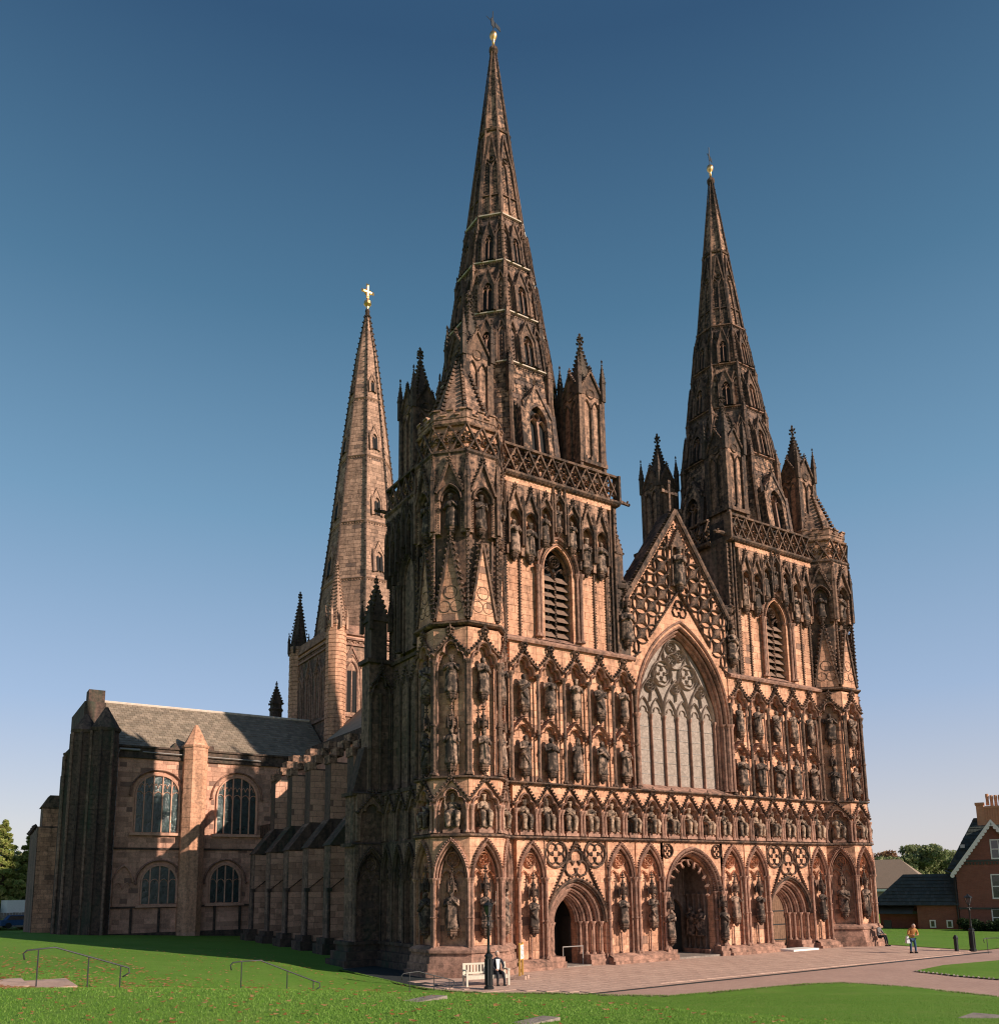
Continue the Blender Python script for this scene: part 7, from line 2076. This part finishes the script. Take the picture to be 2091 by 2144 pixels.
# seated man on the bench (local x along bench)
PM = empty('person', (-16.55, -4.52, .02), -.25); tag(PM, 'person in a dark suit and white shirt seated on the pale bench', 'person', 'people on the forecourt')
skin_body('body', [((0, .12, .52), (.17, .14)), ((0, .14, .72), (.16, .12)), ((0, .15, .92), (.18, .12)), ((0, .14, 1.06), (.12, .09)), ((0, .13, 1.16), .06),
                   ((-.2, .14, 1.02), .075), ((-.27, .05, .80), .055), ((-.16, -.14, .66), .042), ((.2, .14, 1.02), .075), ((.27, .05, .80), .055), ((.16, -.14, .66), .042)],
          [(0, 1), (1, 2), (2, 3), (3, 4), (3, 5), (5, 6), (6, 7), (3, 8), (8, 9), (9, 10)], 'dark_jacket', PM)
skin_body('trousers', [((0, .12, .52), (.16, .13)), ((-.1, 0, .52), .095), ((-.12, -.32, .53), .075), ((-.13, -.36, .28), .058), ((-.14, -.34, .06), .045), ((.1, 0, .52), .095), ((.13, -.32, .53), .075), ((.15, -.38, .28), .058), ((.17, -.38, .06), .045)],
          [(0, 1), (1, 2), (2, 3), (3, 4), (0, 5), (5, 6), (6, 7), (7, 8)], 'dark_trousers', PM)
mb = MB(); mb.prism([(-.05, .62), (.05, .62), (.09, 1.08), (-.09, 1.08)], -.005, .03); part('shirt_front', mb, 'white_shirt', PM)
for s in (-1, 1):
    mb = MB(); mb.lathe(s * .15, -.40, [(.05, .0), (.055, .05), (.03, .09)], 7); mb.box(s * .15 - .045, s * .15 + .045, -.56, -.38, 0, .06); part('shoe', mb, 'black_shoe', PM)
    hand(PM, (s * .16, -.14, .66), (-s * .4, -.9, -.1))
head(PM, (0, .10, 1.30), .105, 'grey_hair')

# standing man looking down into his hands
PS = empty('person', (11.1, -6.4, .02), -.6); tag(PS, 'person in a tan jacket and jeans bending forward with a white bag', 'person', 'people on the forecourt')
skin_body('body', [((0, .06, .86), (.17, .13)), ((0, .05, 1.05), (.165, .125)), ((0, -.03, 1.24), (.19, .13)), ((0, -.10, 1.38), (.13, .10)), ((0, -.18, 1.46), .065),
                   ((-.21, -.08, 1.34), .085), ((-.29, -.10, 1.08), .065), ((-.14, -.34, 1.02), .05), ((.21, -.08, 1.34), .085), ((.30, -.06, 1.08), .065), ((.14, -.32, 1.06), .05)],
          [(0, 1), (1, 2), (2, 3), (3, 4), (3, 5), (5, 6), (6, 7), (3, 8), (8, 9), (9, 10)], 'tan_jacket', PS)
skin_body('trousers', [((0, .06, .86), (.17, .13)), ((-.1, .05, .78), .095), ((-.12, .03, .45), .072), ((-.13, .06, .08), .055), ((.1, .05, .78), .095), ((.12, .0, .45), .072), ((.14, .02, .08), .055)], [(0, 1), (1, 2), (2, 3), (0, 4), (4, 5), (5, 6)], 'jeans', PS)
for s in (-1, 1):
    mb = MB(); mb.box(s * .135 - .05, s * .135 + .05, -.16, .12, 0, .09); part('shoe', mb, 'black_shoe', PS)
    hand(PS, (s * .14, -.33, 1.04), (-s * .5, -.6, .1))
head(PS, (0, -.27, 1.56), .11, 'grey_hair', (0, -1))
mb = MB(); mb.hexa([(-.42, -.18, .58), (-.22, -.18, .58), (-.22, .1, .58), (-.42, .1, .58), (-.38, -.10, .98), (-.27, -.10, .98), (-.27, .02, .98), (-.38, .02, .98)]); mb.tube([(-.33, -.08, .97), (-.3, -.07, 1.12), (-.26, -.06, 1.3)], .012, 5)
BG = part('shoulder_bag', mb, 'white_bag', None, (11.1, -6.4, .02), -.6); tag(BG, 'white carrier bag held by the person in the tan jacket', 'bag')

# person sitting on the ledge of the right turret
PT = empty('person', (15.0, -1.68, .28), .1); tag(PT, 'person in grey sitting on the plinth of the right turret', 'person', 'people on the forecourt')
skin_body('body', [((0, .10, .32), (.16, .13)), ((0, .10, .55), (.16, .12)), ((0, .08, .74), (.17, .12)), ((0, .05, .86), (.11, .09)), ((0, .02, .95), .055), ((-.19, .05, .82), .07), ((-.25, -.05, .60), .055), ((-.10, -.26, .5), .042), ((.19, .05, .82), .07), ((.25, -.05, .60), .055), ((.10, -.26, .5), .042)],
          [(0, 1), (1, 2), (2, 3), (3, 4), (3, 5), (5, 6), (6, 7), (3, 8), (8, 9), (9, 10)], 'grey_coat', PT)
skin_body('trousers', [((0, .10, .32), (.16, .13)), ((-.1, 0, .33), .09), ((-.12, -.34, .40), .072), ((-.13, -.42, .10), .055), ((-.13, -.44, -.18), .045), ((.1, 0, .33), .09), ((.12, -.34, .40), .072), ((.13, -.40, .10), .055), ((.13, -.42, -.18), .045)], [(0, 1), (1, 2), (2, 3), (3, 4), (0, 5), (5, 6), (6, 7), (7, 8)], 'dark_trousers', PT)
for s in (-1, 1):
    mb = MB(); mb.box(s * .13 - .045, s * .13 + .045, -.6, -.38, -.26, -.18); part('shoe', mb, 'black_shoe', PT); hand(PT, (s * .10, -.26, .5), (-s * .4, -.8, -.1))
head(PT, (0, -.02, 1.08), .105, 'brown_hair')

# ================================================================== brick house and outbuilding on the right
HN = Vector((-.9, -.436, 0)).normalized()
HR = math.atan2(-.9, .436)      # local x axis (to the viewer's right) in world
HO = (36.14, 5.06, -.4)
H = empty('house', HO, HR); tag(H, 'red brick house with white scalloped bargeboards and tall chimney', 'house')
dz = .4
def hp(name, mb, mat, **k):
    mb.v = [(x, y, z + dz) for x, y, z in mb.v]
    return part(name, mb, mat, H, **k)
mb = MB(); mb.box(0.2, 6.2, 0, 5, -1.5, 5.0); mb.prism([(.2, 5.0), (6.2, 5.0), (3.2, 9.0)], 0, 5); mb.box(-.2, 9.5, 2.6, 9.0, -1.5, 5.2); WL = hp('wall', mb, 'brick')
mb = MB(); mb.add([(-.6, 2.0, 5.1), (9.9, 2.0, 5.1), (9.9, 5.8, 9.75), (1.7, 5.8, 9.75), (-.6, 9.6, 5.1), (9.9, 9.6, 5.1)], [(0, 1, 2, 3), (3, 2, 5, 4), (0, 3, 4)]); RF = hp('roof', mb, 'house_slate')
mb = MB(); mb.add([(-.15, -.45, 4.62), (3.2, -.45, 9.1), (3.2, 5.2, 9.1), (-.15, 5.2, 4.62), (6.55, -.45, 4.62), (6.55, 5.2, 4.62)], [(0, 1, 2, 3), (1, 4, 5, 2)]); hp('gable_roof', mb, 'house_slate')
mbs = MB()
for j in range(14):
    t = j / 14; y0, z0 = 2.0 + 3.8 * t, 5.1 + 4.65 * t; y1, z1 = 2.0 + 3.8 * (t + 1 / 14), 5.1 + 4.65 * (t + 1 / 14)
    x = -.6 - (.12 if j % 2 else 0); la, lb = -.6 + 2.3 * t, -.6 + 2.3 * (t + 1 / 14)
    while x < 9.8:
        if x + .24 > lb: mbs.add([(max(x, la), y0 - .03, z0 + .05), (min(x + .24, 9.9), y0 - .03, z0 + .05), (min(x + .24, 9.9), y1, z1 + .01), (max(x, lb), y1, z1 + .01)], [(0, 1, 2, 3)])
        x += .25
hp('slate_courses', mbs, 'house_slate', kind='stuff')
for s, x0 in ((1, -.15), (-1, 6.55)):
    mb = MB(); xe = 3.2
    mb.add([(x0, -.5, 4.75), (xe, -.5, 9.22), (xe, -.5, 8.95), (x0, -.5, 4.45), (x0, -.44, 4.75), (xe, -.44, 9.22), (xe, -.44, 8.95), (x0, -.44, 4.45)], [(0, 1, 2, 3), (4, 5, 6, 7), (0, 1, 5, 4), (3, 2, 6, 7)])
    n = 17
    for i in range(n):
        t = (i + .5) / n; cx, cz = x0 + (xe - x0) * t, 4.42 + 4.5 * t
        mb.prism([(cx + .17 * math.cos(a), cz + .17 * math.sin(a)) for a in [k * PI / 4 for k in range(8)]], -.495, -.45)
    hp('bargeboard', mb, 'paint_white')
def house_window(x0, x1, z0, z1, cols=2, rows=2):
    mb = MB(); mb.box(x0 - .1, x1 + .1, -.06, .02, z0 - .12, z0); mb.box(x0 - .08, x1 + .08, -.05, .02, z1, z1 + .1); mb.box(x0 - .09, x0, -.05, .02, z0, z1); mb.box(x1, x1 + .09, -.05, .02, z0, z1)
    for c in range(1, cols): x = x0 + (x1 - x0) * c / cols; mb.box(x - .03, x + .03, -.035, .02, z0, z1)
    for c in range(1, rows): z = z0 + (z1 - z0) * c / rows; mb.box(x0, x1, -.04, .02, z - .04, z + .04)
    hp('window', mb, 'paint_white')
    mb = MB(); mb.box(x0, x1, -.015, .012, z0, z1); hp('pane', mb, 'house_pane')
house_window(3.05, 4.1, 6.0, 7.45); house_window(2.85, 4.0, 2.7, 4.55); house_window(2.65, 3.9, .42, 1.7)
mb = MB(); mb.box(.15, 6.25, -.05, .02, 5.7, 5.86); mb.box(.15, 6.25, -.05, .02, 1.72, 1.88)
for k in range(24): mb.box(.3 + k * .25, .42 + k * .25, -.09, .02, 5.45, 5.65)
hp('brick_band', mb, 'house_slate')
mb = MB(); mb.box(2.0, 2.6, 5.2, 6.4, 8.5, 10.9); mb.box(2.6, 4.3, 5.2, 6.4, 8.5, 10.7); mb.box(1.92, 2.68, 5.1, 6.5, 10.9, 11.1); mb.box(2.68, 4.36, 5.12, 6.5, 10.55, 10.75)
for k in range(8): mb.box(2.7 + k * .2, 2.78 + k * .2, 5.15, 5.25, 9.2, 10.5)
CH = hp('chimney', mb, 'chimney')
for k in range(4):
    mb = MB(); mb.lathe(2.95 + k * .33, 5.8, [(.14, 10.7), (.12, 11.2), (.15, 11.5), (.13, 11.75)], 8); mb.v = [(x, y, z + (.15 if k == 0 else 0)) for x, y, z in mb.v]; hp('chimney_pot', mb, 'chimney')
mb = MB(); mb.tube([(.05, -.1, 4.7), (.05, -.1, -.8)], .07, 6); mb.tube([(-.7, 2.0, 5.0), (-.2, 1.0, 4.8), (.05, -.1, 4.7)], .06, 6); hp('drainpipe', mb, 'iron')
mb = MB(); mb.box(.55, .9, 3.1, 3.4, 7.0, 7.3); hp('skylight', mb, 'paint_white')

O = empty('outbuilding', HO, HR); tag(O, 'low brick outbuilding with a dark hipped roof beside the brick house', 'outbuilding')
def op(name, mb, mat, **k):
    mb.v = [(x, y, z + dz) for x, y, z in mb.v]; return part(name, mb, mat, O, **k)
mb = MB(); mb.box(-3.1, .15, .1, 5.8, -1.6, 2.2); mb.box(-6.3, -3.1, 1.2, 5.8, -1.6, 2.3); op('wall', mb, 'brick')
mb = MB(); mb.add([(-6.9, -.3, 2.05), (.19, -.3, 2.05), (.19, 3.0, 4.75), (-4.3, 3.0, 4.75), (-6.9, 6.2, 2.05), (.19, 6.2, 2.05)], [(0, 1, 2, 3), (3, 2, 5, 4), (0, 3, 4)]); op('roof', mb, 'house_slate')
mbs = MB()
for j in range(9):
    t = j / 9; y0, z0 = -.3 + 3.3 * t, 2.05 + 2.7 * t; y1, z1 = -.3 + 3.3 * (t + 1 / 9), 2.05 + 2.7 * (t + 1 / 9); xl = -6.9 + 2.6 * t; xm = -6.9 + 2.6 * (t + 1 / 9)
    x = -7.2 - (.12 if j % 2 else 0)
    while x < .1:
        a, b = max(x, xl), min(x + .24, .19); a2 = max(x, xm)
        if b > a2 + .02: mbs.add([(a, y0 - .03, z0 + .05), (b, y0 - .03, z0 + .05), (b, y1, z1 + .01), (a2, y1, z1 + .01)], [(0, 1, 2, 3)])
        x += .25
op('slate_courses', mbs, 'house_slate', kind='stuff')
for x in (-1.95, -.65):
    mb = MB(); mb.box(x - .24, x + .24, .04, .12, .16, .82); op('window', mb, 'paint_white')
    mb = MB(); mb.box(x - .13, x + .13, .025, .05, .26, .72); op('pane', mb, 'house_pane')
mb = MB(); mb.box(-6.6, -3.0, .5, .7, 1.3, 1.55); mb.box(-5.9, -5.3, .2, .6, -1.6, .75); op('lean_to_beam', mb, 'house_slate')
mb = MB(); mb.add([(-7.2, -.6, 1.35), (-3.4, -.6, 1.35), (-3.4, 1.4, 2.2), (-7.2, 1.4, 2.2)], [(0, 1, 2, 3)]); op('lean_to_roof', mb, 'house_slate')

# pale hipped-roof building further off
R2 = empty('building', (70, 34, -.5), HR); tag(R2, 'far building with a broad tan tiled hipped roof', 'building')
mb = MB(); mb.box(-9, 6, 0, 8, -2, 3.6); part('wall', mb, 'grey', R2)
mb = MB(); mb.add([(-9.4, -.4, 3.7), (6.2, -.4, 3.7), (1.8, 4, 7.6), (-9.0, 4, 7.6), (-9.4, 8.4, 3.7), (6.2, 8.4, 3.7)], [(0, 1, 2, 3), (3, 2, 5, 4), (1, 5, 2)]); part('roof', mb, 'tan_tile', R2)
mb = MB(); mb.box(-9.4, 6.2, -.45, -.3, 3.3, 3.62); part('fascia', mb, 'paint_white', R2)
for k in range(3):
    mb = MB(); mb.box(-7 + k * 4, -5.6 + k * 4, -.05, .05, .8, 2.4); part('window', mb, 'house_pane', R2)

# ------------------------------------------------------------------ trees and bushes
def crown_cards(n, fn, size, seed, mat):
    r = np.random.default_rng(seed); P = fn(r, n); n = len(P)
    d1 = r.normal(0, 1, (n, 3)); d1 /= np.linalg.norm(d1, axis=1)[:, None]; d2 = np.cross(d1, r.normal(0, 1, (n, 3))); d2 /= np.linalg.norm(d2, axis=1)[:, None]
    s = r.uniform(.6, 1.3, n)[:, None] * size
    v = np.stack([P - d1 * s, P - d2 * s * .5, P + d1 * s, P + d2 * s * .5], 1)
    return tri_mesh('crown', v, mat)
def clumped(r, n, clumps, spread):
    k = r.integers(0, len(clumps), n); c = np.array(clumps)[k]
    d = r.normal(0, 1, (n, 3)); d /= np.linalg.norm(d, axis=1)[:, None]
    return c[:, :3] + d * (c[:, 3:4] * r.random((n, 1)) ** .4) * np.array(spread)
def tree(x, y, z, h, w, label, mat, seed, conifer=False, name='tree', group='trees beyond the buildings', n=5000, leaf=.35):
    T = empty(name, (x, y, z)); tag(T, label, 'tree', group)
    r = random.Random(seed); mb = MB()
    mb.tube([(0, 0, -1), (.1, 0, h * .3), (0, .1, h * .7), (0, 0, h * .92)], [h * .035, h * .028, h * .015, h * .004], 7)
    clumps = []
    if conifer:
        for i in range(46):
            t = (i + .5) / 46; rad = w * (1 - t) ** .8 * r.uniform(.75, 1.1); a = i * 2.4
            for q in (.45, .85): clumps.append((rad * q * math.cos(a), rad * q * math.sin(a), h * (.06 + .93 * t) - rad * q * .2, w * .20 * (1.15 - t)))
            mb.tube([(0, 0, h * (.08 + .9 * t)), (rad * .8 * math.cos(a), rad * .8 * math.sin(a), h * (.06 + .9 * t) - rad * .15)], [h * .008, h * .002], 4)
    else:
        for i in range(26):
            a = r.uniform(0, 6.28); q = r.random() ** .5; t = r.uniform(.35, .95); rad = w * q * math.sin(PI * (.2 + .7 * (t - .3))) 
            clumps.append((rad * math.cos(a), rad * math.sin(a), h * t, w * r.uniform(.2, .34)))
            mb.tube([(0, 0, h * min(t * .7, .6)), (rad * .5 * math.cos(a), rad * .5 * math.sin(a), h * t * .9), (rad * math.cos(a), rad * math.sin(a), h * t)], [h * .014, h * .008, h * .003], 5)
    part('trunk', mb, 'bark', T)
    put('crown', crown_cards(n, lambda rr, k: clumped(rr, k, clumps, (1, 1, .62)), leaf, seed, mat), T)
    return T
tree(-30.9, 78, .3, 12.2, 4.2, 'tall sunlit conifer at the left edge with a pointed top', 'conifer', 1, True, 'conifer_tree', 'conifers at the left edge', 24000, .26)
tree(-27.9, 80, .3, 11.0, 3.6, 'rounded conifer just left of the transept', 'conifer', 2, True, 'conifer_tree', 'conifers at the left edge', 24000, .26)
tree(-32.5, 88, .3, 9.0, 5.5, 'dark broad tree behind the conifers at the far left', 'broadleaf', 3, False, 'tree', 'conifers at the left edge', 6000, .35)
tree(-24.5, 96, .3, 9.0, 4.5, 'low tree peeping out behind the transept corner', 'broadleaf', 33, False, 'tree', 'conifers at the left edge', 5000, .35)
for i, (x, y, h, w, lab, mt) in enumerate(((101, 46, 10.8, 5.5, 'spreading dark pine between the tan roof and the brick house', 'broadleaf'), (109, 47, 9.2, 5, 'dense tree partly hidden by the brick house gable', 'broadleaf'), (113, 64, 9.6, 6, 'russet tree above the tan hipped roof', 'russet'),
                                           (106, 61, 9.8, 5, 'russet autumn tree just right of the cathedral turret', 'russet'), (96, 47, 8.6, 5.5, 'bushy green tree behind the outbuilding roof', 'broadleaf'), (118, 50, 9.8, 6, 'tall tree rising behind the house roof', 'broadleaf'))):
    tree(x, y, -.5, h, w, lab, mt, 10 + i, False, 'tree', 'trees beyond the houses', 9000, .3)
def bush(x, y, z, rx, h, label, seed, mat='bushleaf', n=2600):
    B_ = empty('bush', (x, y, z)); tag(B_, label, 'bush', 'bushes in front of the brick house')
    r = random.Random(seed); mb = MB(); cl = []
    for i in range(9):
        a = r.uniform(0, 6.28); q = r.uniform(.2, .8); c = (rx * q * math.cos(a), rx * q * math.sin(a), h * r.uniform(.3, .8), rx * .42); cl.append(c)
        mb.tube([(0, 0, 0), (c[0] * .6, c[1] * .6, c[2] * .7), c[:3]], [.04, .025, .01], 4)
    part('stem', mb, 'bark', B_)
    put('foliage', crown_cards(n, lambda rr, k: clumped(rr, k, cl, (1, 1, .9)), .10, seed, mat), B_)
def at_house(a, d): return (HO[0] + math.cos(HR) * a - math.sin(HR) * d, HO[1] + math.sin(HR) * a + math.cos(HR) * d)
for i, (a, d, rx, h, lab) in enumerate(((.9, -1.4, 1.1, 1.5, 'dark rounded bush at the corner of the brick house'), (2.4, -1.8, 1.2, 1.2, 'low dark bush under the brick house window'), (4.0, -1.6, 1.3, 1.5, 'dark bush at the right edge before the brick house'))):
    x, y = at_house(a, d); bush(x, y, -.5, rx, h, lab, 50 + i)

# ------------------------------------------------------------------ things at the far left edge
V = empty('van', (-29.0, 75.5, .35), .25); tag(V, 'white box van parked beyond the lawn at the far left', 'van')
mb = MB(); mb.box(-1.6, 1.2, -1, 1, .5, 3.0); part('body', mb, 'paint_white', V)
mb = MB(); mb.hexa([(1.2, -.95, .5), (2.6, -.95, .5), (2.6, .95, .5), (1.2, .95, .5), (1.2, -.95, 2.2), (1.9, -.95, 2.2), (1.9, .95, 2.2), (1.2, .95, 2.2)]); part('cab', mb, 'paint_white', V)
for s in (-1, 1):
    mb = MB(); mb.add([(1.35, s * .965, 1.4), (2.15, s * .965, 1.4), (1.85, s * .965, 2.1), (1.35, s * .965, 2.1)], [(0, 1, 2, 3)]); part('window', mb, 'house_pane', V)
    for x in (-.9, 1.8):
        mb = MB(); mb.lathe(0, 0, [(.36, -.1), (.38, 0), (.36, .1)], 12); o = part('wheel', mb, 'iron', V, (x, s * .95, .38)); o.rotation_euler = (PI / 2, 0, 0)
FN = empty('fence', (-36, 74, .4)); tag(FN, 'grey boarded fence at the far left edge', 'fence')
for k in range(26):
    mb = MB(); mb.box(k * .3, k * .3 + .27, -.02, .02, 0, 1.6 + rng.uniform(-.02, .02)); part('board', mb, 'grey', FN)
mb = MB(); mb.box(0, 7.8, .02, .08, .4, .5); mb.box(0, 7.8, .02, .08, 1.2, 1.3); part('rail', mb, 'grey', FN)
cloth('blue_paint', (.03, .07, .16))
C_ = empty('car', (-29.2, 70.5, .45), .15); tag(C_, 'low blue parked car glimpsed at the far left', 'car')
mb = MB(); mb.hexa([(-2, -.8, .3), (2, -.8, .3), (2, .8, .3), (-2, .8, .3), (-1.95, -.78, .85), (1.9, -.78, .8), (1.9, .78, .8), (-1.95, .78, .85)]); mb.hexa([(-1.5, -.75, .85), (1.0, -.75, .82), (1.0, .75, .82), (-1.5, .75, .85), (-1.1, -.62, 1.35), (.4, -.62, 1.35), (.4, .62, 1.35), (-1.1, .62, 1.35)]); part('body', mb, 'blue_paint', C_)
mb = MB(); mb.hexa([(-1.4, -.76, .9), (.9, -.76, .88), (.9, .76, .88), (-1.4, .76, .9), (-1.08, -.65, 1.3), (.38, -.65, 1.3), (.38, .65, 1.3), (-1.08, .65, 1.3)]); part('window', mb, 'house_pane', C_)
for s in (-1, 1):
    for x in (-1.25, 1.25):
        mb = MB(); mb.lathe(0, 0, [(.29, -.1), (.31, 0), (.29, .1)], 12); o = part('wheel', mb, 'iron', C_, (x, s * .76, .31)); o.rotation_euler = (PI / 2, 0, 0)
